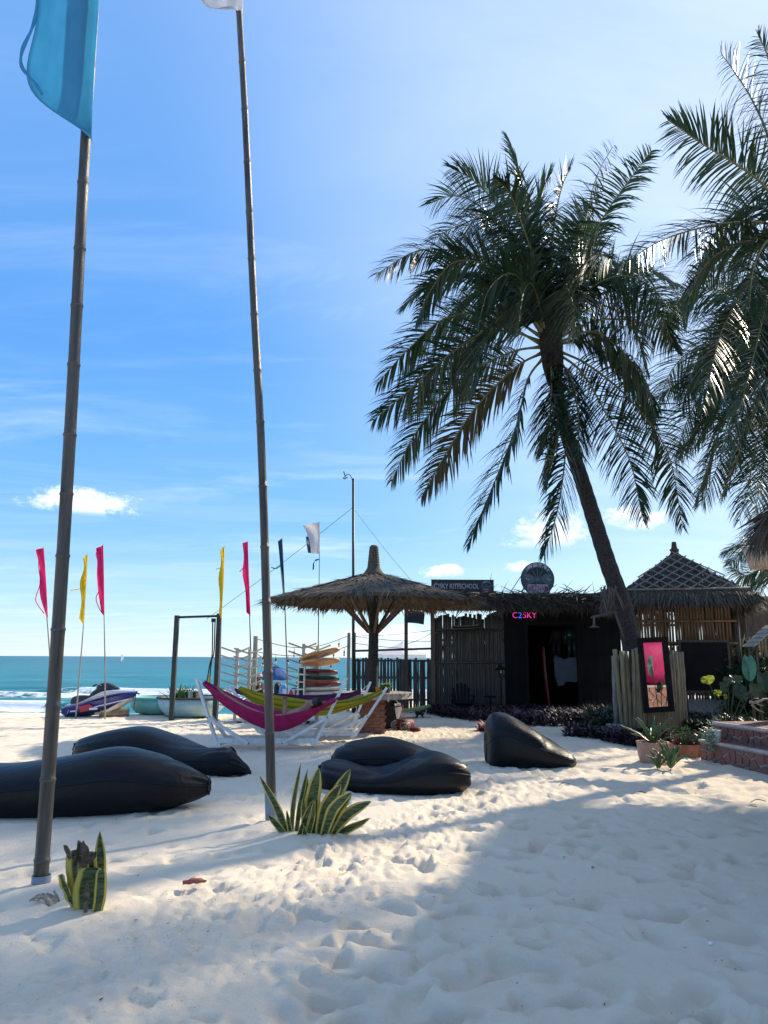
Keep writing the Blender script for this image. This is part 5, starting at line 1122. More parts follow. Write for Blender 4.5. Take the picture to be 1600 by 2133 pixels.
N = 130; build('loose_straws', blades(np.c_[q.uniform(rx0, x1 + .3, N), q.uniform(YF - .7, YF - .2, N), np.full(N, 3.2)], np.c_[q.normal(-.5, .5, N), q.normal(-.1, .3, N), q.uniform(.25, .9, N)], q.uniform(.15, .45, N), .016, np.c_[np.zeros(N), np.ones(N), np.zeros(N)], .35, 3), 'thatch_grey', sk, recalc=False, kind='stuff')
mb = MB(); mb.box(((rx0 + x1) / 2 + .2, YF - .05, 2.97), (x1 - rx0 + .4, .08, .08)); build('eave_beam', mb, 'wood_dark', sk)
# inside the doorway
ib = at_y(1133, 1372, YF + .9); 
def standing_board(label, px, Y, L, wd, mt_, me_, lean=4):
    c = at_y(px, 1400, Y); c.z = .1 + L / 2
    board('surfboard', label, 'surfboard', c, L, wd, .06, 0, mt_, me_, pitch=R(90 - lean), roll_=0)
standing_board('white surfboard with a red rail standing inside the shack doorway', 1132, YF + .8, 1.75, .34, 'board_white', 'board_red')
wb = at_y(1180, 1395, YF + 1.0); wbt = thing('white_sheet_board', 'white rounded board hanging inside the dark shack doorway', 'board', wb)
mb = MB(); out = [(-.36, .38), (-.30, .42), (-.05, .30), (.10, .36), (.36, .36), (.36, -.34), (.2, -.36), (-.02, -.34), (-.12, -.46), (-.26, -.46), (-.34, -.2)]
mb.prism(out, 0, .03, lambda u, v, d: wb + Vector((u, d, v))); build('panel', mb, mat('grey_board', (.16, .19, .23), (.20, .23, .27), .6, 5), wbt)
for sx_ in (-.3, .3): mb = MB(); mb.tube([wb + Vector((sx_, .015, .3)), wb + Vector((sx_, .015, 1.4))], .01, 5); build('hanging_cord', mb, 'rope_dark', wbt)
for k, px in enumerate((1163, 1190)):
    w_ = at_y(px, 1310, YF + .75); ws = thing('wetsuit', ['dark wetsuit hanging at a slant inside the doorway', 'dark teal wetsuit hanging straight inside the doorway'][k], 'wetsuit', w_)
    mm_ = ['bag_black', 'board_dgreen'][k]; s_ = [-.10, .0][k]
    mb = MB(); mb.tube([w_, w_ + Vector((s_ * .5, -.01, -.35))], [.17, .13], 10); mb.v = [(a, YF + .75 + (b - YF - .75) * .35, c) for a, b, c in mb.v]; build('torso', mb, mm_, ws, smooth=True)
    for sg in (-1, 1):
        mb = MB(); mb.tube([w_ + Vector((s_ * .5 + sg * .06, 0, -.34)), w_ + Vector((s_ + sg * .09, 0, -.80))], [.065, .045], 8); build('leg', mb, mm_, ws, smooth=True)
        mb = MB(); mb.tube([w_ + Vector((sg * .15, 0, -.02)), w_ + Vector((sg * .2 + s_ * .5, 0, -.45))], [.05, .035], 8); build('sleeve', mb, mm_, ws, smooth=True)
    mb = MB(); mb.tube(curve([w_ + Vector((-.16, 0, .03)), w_ + Vector((0, 0, .09)), w_ + Vector((.16, 0, .03))], 8), .012, 5); mb.tube([w_ + Vector((0, 0, .08)), w_ + Vector((0, 0, .3))], .006, 5); build('hanger', mb, 'rope_dark', ws)
# neon lettering
nc = at_y(1091, 1282, YF - .10); neon = thing('neon_sign', 'pink and blue neon lettering glowing above the shack doorway', 'sign', nc)
MT['neon_pink'] = mat('neon_pink', (.8, .05, .4), None, .4, emit=((1.0, .06, .42), .55)); MT['neon_blue'] = mat('neon_blue', (.05, .15, .9), None, .4, emit=((.06, .16, 1.0), .75))
for ch, px in (('C', 1073), ('2', 1083.5), ('S', 1093), ('K', 1102.5), ('Y', 1113)):
    p = at_y(px, 1282, YF - .13); build('letter', text_mb(ch, .235, .02, facing(p), -.004), 'neon_blue' if ch == '2' else 'neon_pink', neon)
mb = MB(); mb.box(nc + Vector((.0, .05, 0)), (.78, .015, .26)); build('backing', mb, 'black_paint', neon)
# round sign on the roof
rc = at_y(1120, 1206, YF - .45); rr_ = .465; rs = thing('round_sign', 'round painted sign with kite emblem standing on the shack roof', 'sign', rc - Vector((0, 0, rr_)))
MT['sign_slate'] = mat('sign_slate', (.045, .085, .12), (.07, .12, .16), .6, 25, (1, 1, 1), .1, 60); MT['sign_navy'] = mat('sign_navy', (.008, .022, .035), (.012, .03, .045), .6, 20); MT['sign_pale'] = mat('sign_pale', (.40, .42, .52), (.46, .48, .58), .6, 12); MT['sign_line'] = mat('sign_line', (.30, .36, .42), None, .6); MT['sign_magenta'] = mat('sign_magenta', (.42, .01, .15), None, .6); MT['sign_ink'] = mat('sign_ink', (.012, .014, .02), None, .6)
def FZ(c, u, v, d): return c + Vector((u, d, v))
def emblem(parent, c, r, fine=True):
    """flat painted disc: every paint layer sits a couple of mm proud of the one below"""
    mb = MB(); circ = [(r * math.cos(t), r * math.sin(t)) for t in np.linspace(0, 2 * math.pi, 49)[:-1]]
    mb.prism(circ, 0, .02, lambda u, v, d: FZ(c, u, v, d)); disc = build('disc', mb, 'sign_slate', parent)
    def arcband(r0, r1, cy0, cy1, a0, a1, n=14): return [(r0 * math.cos(t), cy0 + r0 * math.sin(t)) for t in np.linspace(a0, a1, n)] + [(r1 * math.cos(t), cy1 + r1 * math.sin(t)) for t in np.linspace(a1, a0, n)]
    mb = MB(); mb.prism(arcband(r * .985, r * .80, 0, -.06 * r, R(40), R(140)), -.004, -.001, lambda u, v, d: FZ(c, u, v, d)); band_ = build('title_band', mb, 'sign_pale', disc)
    seg = [(r * .62 * s_, v_ * r) for s_, v_ in ((1, -.33), (-1, -.33))] + [(r * .985 * math.cos(t), r * .985 * math.sin(t)) for t in np.linspace(R(180 + 49), R(360 - 49), 14)]
    mb = MB(); mb.prism(seg, -.004, -.001, lambda u, v, d: FZ(c, u, v, d)); low_ = build('name_panel', mb, 'sign_pale', disc)
    fan = [(0, -.05 * r)] + [(r * .76 * math.cos(t), -.04 * r + r * .72 * math.sin(t)) for t in np.linspace(R(30), R(150), 16)]
    mb = MB(); mb.prism(fan, -.004, -.001, lambda u, v, d: FZ(c, u, v, d)); build('kite_fan', mb, 'sign_navy', disc)
    fan2 = [(0, -.07 * r), (-.48 * r, -.31 * r), (.48 * r, -.31 * r)]
    mb = MB(); mb.prism(fan2, -.004, -.001, lambda u, v, d: FZ(c, u, v, d)); build('lower_fan', mb, 'sign_navy', disc)
    mb = MB()
    for t in (35, 62, 90, 118, 145): mb.beam(FZ(c, 0, -.05 * r, -.006), FZ(c, r * .66 * math.cos(R(t)), -.05 * r + r * .66 * math.sin(R(t)), -.006), .008 * r / .46, .003, (0, 1, 0))
    if fine:
        for t in (222, 250, 290, 318): mb.beam(FZ(c, 0, -.06 * r, -.006), FZ(c, r * .38 * math.cos(R(t)), -.06 * r + r * .3 * math.sin(R(t)), -.006), .006, .003, (0, 1, 0))
        for cx_ in (-.62, .66):
            for kk in range(6):
                rr0 = r * (.06 + .055 * kk); mb.tube([FZ(c, cx_ * r + rr0 * math.cos(t) * 1.1, -.02 * r + rr0 * math.sin(t) * .8, -.003) for t in np.linspace(R(-120), R(120), 10) + (0 if cx_ < 0 else math.pi)], .003, 4, caps=False)
    build('fine_lines', mb, 'sign_line', disc)
    if fine:
        for cx_ in (-.64, .66): mb = MB(); mb.tube(curve([FZ(c, cx_ * r - .03, .1 * r, -.006), FZ(c, cx_ * r - .01, -.02 * r, -.006), FZ(c, cx_ * r + .05, -.06 * r, -.006), FZ(c, cx_ * r + .07, .0, -.006)], 10), [.004 + .012 * math.sin(i / 9 * 3.1) for i in range(10)], 6); build('wave_curl', mb, 'sign_pale', disc)
    sz = r * .42
    for ch, t in (('C', 130), ('2', 110), ('S', 86), ('K', 66), ('Y', 47)):
        a = R(t - 90); cc_ = FZ(c, r * .87 * math.cos(R(t)), -.03 * r + r * .87 * math.sin(R(t)), -.006); rt_ = Matrix.Rotation(-a, 3, 'Y')
        build('letter', text_mb(ch, sz if ch != '2' else sz * 1.15, .003, lambda v, cc_=cc_, rt_=rt_: cc_ + rt_ @ Vector((v[0], -v[2], v[1])), .002), 'sign_magenta' if ch == '2' else 'sign_ink', band_)
    build('lettering', text_mb('VIETNAM', r * .44, .003, lambda v: FZ(c, v[0] * .66, v[1] - .56 * r, -v[2] - .006), .003), 'sign_magenta', low_)
    return disc
emblem(rs, rc, rr_)
mb = MB(); mb.tube([FZ(rc, rr_ * math.cos(t), rr_ * math.sin(t), .01) for t in np.linspace(0, 2 * math.pi, 49)], .012, 6); build('rim', mb, 'metal_dark', rs, smooth=True)
for (xa_, ya_, xb_, yb2, dy) in ((1098, 1232, 1098, 1256, .02), (1139, 1234, 1139, 1256, .02), (1092, 1190, 1054, 1248, .5), (1152, 1195, 1141, 1254, -.02)):
    mb = MB(); mb.beam(at_y(xa_, ya_, YF - .42), at_y(xb_, yb2, YF - .42 + dy), .02, .02, (0, 1, 0)); build('stay', mb, 'metal_dark', rs)
# rectangular school sign
kx0, kx1 = at_y(899, 1222, YF - .3).x, at_y(1028, 1222, YF - .3).x; kz0, kz1 = at_y(1028, 1235, YF - .3).z, at_y(1028, 1209, YF - .3).z; kc = Vector(((kx0 + kx1) / 2, YF - .3, (kz0 + kz1) / 2))
ks = thing('school_sign', 'long dark sign board with pale lettering on the shack roof', 'sign', kc - Vector((0, 0, .2)))
mb = MB(); mb.box(kc, (kx1 - kx0, .03, kz1 - kz0)); build('panel', mb, mat('sign_dark', (.012, .018, .022), (.02, .026, .03), .5, 6), ks)
mb = MB()
for z in (kz0 - .008, kz1 + .008): mb.box((kc.x, YF - .3, z), (kx1 - kx0 + .03, .045, .016))
for x in (kx0, kx1): mb.box((x, YF - .3, kc.z), (.016, .042, kz1 - kz0))
build('frame', mb, 'metal_dark', ks)
tc_ = at_y(951, 1221.5, YF - .323); tm_ = text_mb('C2SKY KITESCHOOL', .20, .004, lambda v: Vector((v[0], -v[2], v[1])), .003); _x = [p[0] for p in tm_.v]; _k = 1.27 / (max(_x) - min(_x)); tm_.v = [(p[0] * _k + tc_.x, p[1] + tc_.y, p[2] + tc_.z) for p in tm_.v]; build('lettering', tm_, 'sign_pale', ks)
emblem(ks, at_y(1014, 1222, YF - .345), .165, False)
for (xa_, ya_, xb_, yb2) in ((905, 1234, 905, 1254), (1027, 1234, 1027, 1256), (1026, 1222, 1008, 1252)):
    mb = MB(); mb.beam(at_y(xa_, ya_, YF - .36), at_y(xb_, yb2, YF - .36), .018, .018, (0, 1, 0)); build('stay', mb, 'metal_dark', ks)
# garden chair, side table and lantern in front of the screen
ac = at_y(963, 1462, YF - .8); ac.z = 0; ch = thing('garden_chair', 'black slatted garden chair standing before the tall bamboo screen', 'chair', ac)
for k in range(5):
    a = (k - 2) * .085; h = .42 - .035 * (k - 2) ** 2; mb = MB(); mb.beam(ac + Vector((a, .02, .30)), ac + Vector((a * 1.25, .28, .42 + h)), .012, .07, (1, 0, 0)); build('back_slat', mb, 'black_paint', ch)
for k in range(4): mb = MB(); mb.box(ac + Vector((0, -.38 + k * .11, .33 - k * .02)), (.46, .09, .02)); build('seat_slat', mb, 'black_paint', ch)
for sx_ in (-.26, .26):
    mb = MB(); mb.box(ac + Vector((sx_, -.15, .52)), (.10, .6, .022)); build('armrest', mb, 'black_paint', ch)
    mb = MB(); mb.beam(ac + Vector((sx_, -.40, -.02)), ac + Vector((sx_, -.40, .51)), .05, .05, (0, 1, 0)); build('leg', mb, 'black_paint', ch)
    mb = MB(); mb.beam(ac + Vector((sx_, .25, -.02)), ac + Vector((sx_, .05, .40)), .05, .05); build('leg', mb, 'black_paint', ch)
st_ = at_y(1021, 1462, YF - .6); st_.z = 0; sdt = thing('side_table', 'small dark round table next to the shack wall', 'table', st_)
mb = MB(); mb.lathe([(.01, .46), (.17, .46), (.175, .49), (.01, .5)], st_, 16); build('top', mb, 'black_paint', sdt); mb = MB(); mb.tube([st_, st_ + Vector((0, 0, .46))], .02, 8); build('stem', mb, 'black_paint', sdt); mb = MB(); mb.lathe([(.13, -.03), (.12, .02), (.02, .05)], st_, 12); build('base', mb, 'black_paint', sdt)
ln_ = at_y(1043, 1400, YF - .4); lan = thing('post_lantern', 'small dark roofed lantern with a yellow pane on a thin post', 'lantern', Vector((ln_.x, ln_.y, 0)))
mb = MB(); mb.beam((ln_.x, ln_.y, -.05), (ln_.x, ln_.y, ln_.z - .04), .03, .03); build('post', mb, 'black_paint', lan); mb = MB(); mb.box(ln_ + Vector((0, 0, .02)), (.10, .10, .14)); hs_ = build('house', mb, 'black_paint', lan)
mb = MB(); mb.add([ln_ + Vector(v) for v in ((-.15, -.12, .05), (.15, -.12, .05), (.15, .12, .05), (-.15, .12, .05), (0, 0, .22))], [(0, 1, 4), (1, 2, 4), (2, 3, 4), (3, 0, 4), (3, 2, 1, 0)]); build('roof', mb, 'black_paint', lan)
mb = MB(); mb.box(ln_ + Vector((0, -.054, .02)), (.05, .006, .10)); build('pane', mb, mat('yellow_pane', (.6, .45, .05), None, .4), hs_)
# ================================================================ bamboo screen at the foot of the palm, mirror, lamp
YS = 15.55
bs0 = on_z(1350, 1520); 
ps = thing('bamboo_enclosure', 'curved row of thick tan bamboo poles around the palm foot', 'screen', Vector((at_y(1350, 1500, YS).x, YS, 0)))
q = random.Random(15); n_ = 21
xl, xr = at_y(1294, 1420, YS).x, at_y(1424, 1420, YS + .25).x
hc = [culm('pole', 1.78, .052, 'bamboo_tan', 40 + s, 8) for s in range(3)]
for k in range(n_):
    u = k / (n_ - 1); x = xl + (xr - xl) * u; y = YS - .18 * math.sin(math.pi * u * .9) + .35 * u ** 2.2
    inst(q.choice(hc), 'pole', ps, (x, y, -.10 + q.uniform(-.03, .03)), (q.uniform(-.015, .015), q.uniform(-.02, .01) - .035 * (1 - u), q.uniform(0, 6)), (q.uniform(.85, 1.08),) * 2 + (q.uniform(.98, 1.03) - .03 * u,))
for z in (.5, 1.35):
    mb = MB(); mb.tube([Vector((xl + (xr - xl) * u, YS + .07 - .18 * math.sin(math.pi * u * .9) + .35 * u ** 2.2, z)) for u in np.linspace(0, 1, 9)], .02, 6); build('tie_rail', mb, 'bamboo_dark', ps)
gs_ = thing('grey_bamboo_posts', 'pair of pale grey bamboo posts on a concrete block by the palm', 'post', Vector((at_y(1283, 1500, YS + .1).x, YS + .1, 0)))
hg = culm('pole', 1.32, .047, 'bamboo_dry', 60, 8)
for k, px in enumerate((1279, 1288)): inst(hg, 'pole', gs_, (at_y(px, 1420, YS + .1).x, YS + .1 + k * .05, .24), (0, .015, k), (1, 1, 1 + .02 * k))
MT['concrete'] = mat('concrete', (.26, .26, .26), (.38, .38, .37), .9, 18, (1, 1, 1), .6, 60)
cb = Vector((at_y(1286, 1500, YS).x, YS + .05, 0)); mb = MB(); mb.box(cb + Vector((0, 0, .11)), (.34, .30, .26)); tag(build('concrete_block', mb, 'concrete', None, loc=cb), 'rough concrete block under the grey bamboo posts', 'block')
for k, (px, py, s) in enumerate(((1296, 1524, .10), (1302, 1530, .08), (1290, 1529, .07))):
    p = on_z(px, py); mb = lump(p - Vector((0, 0, .03)), (s * 2.2, s * 1.6, s * 1.3), 60 + k, 8, 6, .2, expo=2.2); tag(build('rock', mb, 'concrete', None, loc=p, smooth=False), ['pale rough stone against the concrete block', 'small pale stone in front of the bamboo poles', 'flat pale stone at the edge of the plants'][k], 'rock')
# mirror
YMi = YS - .36; mc = at_y(1366, 1405, YMi); mir = thing('mirror', 'tall black framed mirror hung on the bamboo poles', 'mirror', mc - Vector((0, 0, .72)))
MIR_YAW = R(13); rotm = Matrix.Rotation(MIR_YAW, 3, 'Z') @ Matrix.Rotation(R(-2.5), 3, 'Y')
mw_, mh_ = .64, 1.42
def ML(u, d, v): return mc + rotm @ Vector((u, d, v))
for (u, v, w, h) in ((-mw_ / 2 + .05, 0, .10, mh_), (mw_ / 2 - .05, 0, .10, mh_), (0, mh_ / 2 - .05, mw_ - .202, .10), (0, -mh_ / 2 + .05, mw_ - .202, .10)):
    mb = MB(); mb.box(ML(u, 0, v), (w, .05, h), rotm); build('frame', mb, 'black_paint', mir)
mg = bpy.data.materials.new('mirror_glass'); mg.use_nodes = True; b = mg.node_tree.nodes['Principled BSDF']; b.inputs['Metallic'].default_value = 1; b.inputs['Roughness'].default_value = .02; b.inputs['Base Color'].default_value = (.8, .82, .82, 1); MT['mirror_glass'] = mg
mb = MB(); mb.box(ML(0, .01, 0), (mw_ - .2, .01, mh_ - .2), rotm); build('glass', mb, 'mirror_glass', mir)
for u in (-.2, .2): mb = MB(); mb.tube([ML(u, .03, mh_ / 2 - .06), ML(u, .30, mh_ / 2 + .04)], .006, 5); build('hanging_wire', mb, 'rope_dark', mir)
# lamp bracket tied to the palm
Yl = YP - .30; lm = thing('hanging_lamp', 'metal lamp hanging from a bamboo bracket on the leaning palm', 'lamp', at_y(1281, 1277, Yl))
mb = MB(); mb.tube([at_y(1284, 1276, Yl + .05), at_y(1232, 1286, Yl - .15)], .027, 8); build('bracket_arm', mb, 'bamboo_dark', lm, smooth=True)
mb = MB(); mb.tube([at_y(1281, 1276, Yl), at_y(1302, 1336, Yl + .05)], .022, 8); build('bracket_strut', mb, 'bamboo_dark', lm, smooth=True)
for x in (1236, 1262): mb = MB(); mb.tube([at_y(x, 1284, Yl - .13), at_y(x + 22, 1232, Yl)], .006, 4); build('tie_rope', mb, 'rope_dark', lm)
hp2 = at_y(1237, 1286, Yl - .14); mb = MB(); mb.tube([hp2, hp2 - Vector((0, 0, .14))], .022, 7); build('holder', mb, 'bamboo_dark', lm)
mb = MB(); mb.lathe([(.02, 0), (.035, -.03), (.095, -.055), (.105, -.065), (.09, -.062), (.02, -.04)], hp2 - Vector((0, 0, .14)), 16); build('lamp_shade', mb, 'bamboo_dark', lm, smooth=True)

# ================================================================ lattice-roofed hut
YH = 18.6; hcx = at_y(1415, 1300, YH).x; hut = thing('bamboo_hut', 'square bamboo hut with lattice-covered palm thatch roof', 'hut', Vector((hcx, YH, 0)))
HR, ZE, ZP = 1.50, 2.88, 4.08; YAW = R(-15); RH = Matrix.Rotation(YAW, 3, 'Z')
def HP(x, y, z): return Vector((hcx, YH, 0)) + RH @ Vector((x, y, z))
def hz(t): return ZP + (ZE - ZP) * (t ** .92)
mb = MB(); ring = []
for t, dz in ((0.02, 0), (.25, .02), (.5, .0), (.75, -.02), (1, 0), (1, -.1), (.5, -.12), (.02, -.15)):
    row = []
    for (a, b_) in ((-1, -1), (0, -1.04), (1, -1), (1.04, 0), (1, 1), (0, 1.04), (-1, 1), (-1.04, 0)): row.append(HP(a * HR * t, b_ * HR * t, hz(t) + dz))
    ring.append(row)
mb.grid(ring, closed=True); build('roof_deck', mb, 'thatch_deck', hut)
q = np.random.default_rng(33); B, D, Sd = [], [], []
for sgn_, ax in ((-1, 'y'), (1, 'x'), (-1, 'x'), (1, 'y')):
    for t in np.linspace(.06, .98, 15):
        n2 = int(24 + 150 * t); s = q.uniform(-1, 1, n2) * t * HR; tt = np.clip(t + q.uniform(-.03, .03, n2), .02, 1); z = np.array([hz(v) for v in tt]) + q.uniform(.0, .04, n2); o = sgn_ * tt * HR
        loc = np.c_[s, o, z] if ax == 'y' else np.c_[o, s, z]
        out = np.c_[s * .35 / HR + q.normal(0, .25, n2), np.full(n2, sgn_), np.full(n2, -.78)] if ax == 'y' else np.c_[np.full(n2, sgn_), s * .35 / HR + q.normal(0, .25, n2), np.full(n2, -.78)]
        out[:, 2] += q.normal(.06, .13, n2); sd__ = np.tile([1, 0, .0] if ax == 'y' else [0, 1, .0], (n2, 1)) + q.normal(0, .25, (n2, 3)); B.append(loc); D.append(out); Sd.append(sd__)
B, D, Sd = map(np.concatenate, (B, D, Sd)); RM = np.array(RH); B = B @ RM.T + np.array([hcx, YH, 0]); D = D @ RM.T; Sd = Sd @ RM.T; N = len(B)
build('thatch', blades(B, D, q.uniform(.25, .6, N), q.uniform(.018, .045, N), Sd, .25, 2), 'thatch_grey', hut, recalc=False, kind='stuff')
N = 1500; e = q.integers(0, 4, N); s = q.uniform(-1, 1, N) * HR; lx = np.select([e == 0, e == 1, e == 2], [s, np.full(N, HR), s], np.full(N, -HR)); ly = np.select([e == 0, e == 1, e == 2], [np.full(N, -HR), s, np.full(N, HR)], s)
dd = np.c_[lx, ly] / HR; dd = dd / np.linalg.norm(dd, axis=1, keepdims=True); B = np.c_[lx, ly, q.uniform(ZE - .06, ZE + .1, N)] @ RM.T + np.array([hcx, YH, 0]); D = np.c_[dd * .5, -np.ones(N)] @ RM.T + q.normal(0, .28, (N, 3))
build('eave_fringe', blades(B, D, q.uniform(.14, .42, N), q.uniform(.02, .05, N), np.c_[-dd[:, 1], dd[:, 0], q.normal(0, .2, N)], .1, 3), 'thatch_grey', hut, recalc=False, kind='stuff')
mb = MB(); mb.tube([HP(0, 0, ZP - .2), HP(0, 0, ZP + .12), HP(0, 0, ZP + .24)], [.13, .065, .05], 10); mb.tube([HP(0, 0, ZP + .02), HP(0, 0, ZP + .06)], .11, 10); build('finial', mb, 'thatch_deck', hut, smooth=True)
# lattice strips on the front slope: t = distance down the slope, s = across
def front(s, t): return HP(s * HR, -t * HR - .03, hz(t) + .10)
def clipd(s0, t0, s1, t1):   # keep the part with |s| <= t*0.97, .08 <= t <= .86
    pts = []
    for k in range(61):
        f = k / 60; s, t = s0 + (s1 - s0) * f, t0 + (t1 - t0) * f
        if abs(s) <= t * .97 and 0.07 <= t <= .93: pts.append((s, t))
    return pts
for k in range(-9, 10):
    for sg in (-1, 1):
        o = k * .21; pts = clipd(o - sg * .57, 0.0, o + sg * .57, .95)
        if len(pts) < 6: continue
        mb = MB(); a_, b_ = front(*pts[0]), front(*pts[-1]); c3 = front(*pts[len(pts) // 2])
        for u_, v_ in ((a_, c3), (c3, b_)): mb.beam(u_, v_, .032, .012, RH @ Vector((0, -.6, .8)))
        build('lattice_strip', mb, 'bamboo_dry', hut)
mb = MB(); mb.tube([front(-.91, .935), front(0, .94), front(.91, .935)], .022, 7); build('lattice_rail', mb, 'bamboo_dry', hut, smooth=True)
# posts, walls
HWL = 1.08
for sx_ in (-1, 1):
    for sy in (-1, 1): mb = MB(); mb.tube([HP(sx_ * HWL, sy * HWL, -.1), HP(sx_ * HWL, sy * HWL, 2.95)], .065, 9); build('post', mb, 'wood_dark', hut, smooth=True)
ws_ = [culm('wall_slat', 1.15, .031, 'bamboo_brown', 70 + s) for s in range(3)]; wl_ = [culm('lower_slat', 1.2, .031, 'bamboo_brown', 80 + s) for s in range(2)]
qq = random.Random(4)
for sy in (-1, 1):
    x = -HWL + .1
    while x < HWL - .06:
        p = HP(x, sy * HWL, 1.83); inst(qq.choice(ws_), 'wall_slat', hut, p, (0, qq.uniform(-.012, .012), qq.uniform(0, 6)), (qq.uniform(.85, 1.08),) * 2 + (qq.uniform(.93, 1.0),))
        p = HP(x, sy * HWL, .62); inst(qq.choice(wl_), 'lower_slat', hut, p, (0, qq.uniform(-.012, .012), qq.uniform(0, 6)), (qq.uniform(.85, 1.08),) * 2 + (qq.uniform(.97, 1.0),))
        x += qq.choice((.060, .062, .066, .078))
for sx_ in (-1, 1):
    y = -HWL + .1
    while y < HWL - .06: inst(qq.choice(ws_), 'wall_slat', hut, HP(sx_ * HWL, y, 1.83), (0, 0, qq.uniform(0, 6)), (1, 1, .97)); y += qq.choice((.064, .07, .09))
for sy in (-1, 1):
    for z in (1.86, 2.35, 2.9): mb = MB(); mb.tube([HP(-HWL, sy * (HWL + .05), z), HP(HWL, sy * (HWL + .05), z)], .03, 7); build('rail', mb, 'bamboo_brown', hut, smooth=True)
mb = MB(); mb.box(HP(0, -HWL + .03, .30), (2 * HWL - .2, .16, .66), RH); plinth = build('stone_plinth', mb, 'concrete', hut)
# dark board on the hut front
dbx = at_y(1469, 1388, YH - 1.45); dbd = thing('dark_board', 'large square black board leaning on the front of the bamboo hut', 'board', dbx - Vector((0, 0, .55)))
mb = MB(); mb.box(dbx, (1.04, .03, 1.10), RH); build('panel', mb, 'black_paint', dbd)
for u, v, w, h in ((-.50, 0, .05, 1.14), (.50, 0, .05, 1.14), (0, .545, .95, .05), (0, -.545, .95, .05)): mb = MB(); mb.box(dbx + RH @ Vector((u, -.02, v)), (w, .03, h), RH); build('edge_strip', mb, 'wood_dark', dbd)
for u in (-.42, .42): mb = MB(); mb.beam(dbx + RH @ Vector((u, .05, -1.15)), dbx + RH @ Vector((u, .03, .3)), .05, .05, (0, 1, 0)); build('leg', mb, 'wood_dark', dbd)

# ================================================================ crazy-paved steps and the thatched terrace on the right
MT['stone_red'] = mat('stone_red', (.145, .062, .048), (.235, .105, .080), .75, 3, (1, 1, 1), .35, 30); MT['grout'] = mat('grout', (.31, .28, .275), (.43, .39, .38), .9, 14, (1, 1, 1), .3, 50); MT['step_cap'] = mat('step_cap', (.38, .33, .33), (.48, .42, .41), .8, 6, (1, 1, 1), .25, 40)
def voronoi(w, h, n, seed, gap=.012):
    q = random.Random(seed); pts = []
    tries = 0
    while len(pts) < n and tries < 9000:
        tries += 1; p = (q.uniform(0, w), q.uniform(0, h))
        if all((p[0] - a) ** 2 + (p[1] - b) ** 2 > (.62 * w * h / n) for a, b in pts): pts.append(p)
    cells = []
    for i, p in enumerate(pts):
        poly = [(gap, gap), (w - gap, gap), (w - gap, h - gap), (gap, h - gap)]
        for j, o in enumerate(pts):
            if i == j: continue
            nx_, ny_ = o[0] - p[0], o[1] - p[1]; L = math.hypot(nx_, ny_); nx_ /= L; ny_ /= L; dlim = L / 2 - gap
            if dlim > 1.2: continue
            new = []
            for k in range(len(poly)):
                a, b_ = poly[k], poly[(k + 1) % len(poly)]; da = (a[0] - p[0]) * nx_ + (a[1] - p[1]) * ny_ - dlim; db = (b_[0] - p[0]) * nx_ + (b_[1] - p[1]) * ny_ - dlim
                if da <= 0: new.append(a)
                if da * db < 0: f = da / (da - db); new.append((a[0] + (b_[0] - a[0]) * f, a[1] + (b_[1] - a[1]) * f))
            poly = new
            if len(poly) < 3: break
        if len(poly) >= 3:
            ar = abs(sum(poly[k][0] * poly[(k + 1) % len(poly)][1] - poly[(k + 1) % len(poly)][0] * poly[k][1] for k in range(len(poly)))) / 2
            if ar > .0012: cells.append(poly)
    return cells
def stones(parent, org, U, Vv, w, h, n, seed, th=.022):
    org, U, Vv = Vector(org), Vector(U).normalized(), Vector(Vv).normalized(); Nn = U.cross(Vv)
    for poly in voronoi(w, h, n, seed):
        cx_ = sum(p[0] for p in poly) / len(poly); cy_ = sum(p[1] for p in poly) / len(poly); mb = MB(); k = len(poly); t2 = th * random.Random(hash(poly[0])).uniform(.7, 1.2)
        lo = [org + U * a + Vv * b_ - Nn * .01 for a, b_ in poly]; hi = [org + U * (cx_ + (a - cx_) * .97) + Vv * (cy_ + (b_ - cy_) * .97) + Nn * t2 for a, b_ in poly]
        mb.add(lo + hi, [tuple(range(k, 2 * k))] + [(i, (i + 1) % k, (i + 1) % k + k, i + k) for i in range(k)]); build('stone', mb, 'stone_red', parent)
SA = on_z(1462, 1583); SB = on_z(1600, 1613); sdir = (SB - SA).normalized(); sout = Vector((sdir.y, -sdir.x, 0))
if sout.x > 0: sout = -sout            # towards the beach
SLEN = 4.4
steps = thing('stone_steps', 'broad terrace steps faced with irregular red-brown stones', 'steps', SA.copy())
HS = [.30, .56, .86]; OFF = [0.0]
for k, (px, py, zlow) in enumerate(((1520, 1545, .30), (1588, 1500, .56))):
    p = on_z(px, py, zlow); OFF.append(-(p - SA).dot(sout))
STA = [0.0, .02, .05]
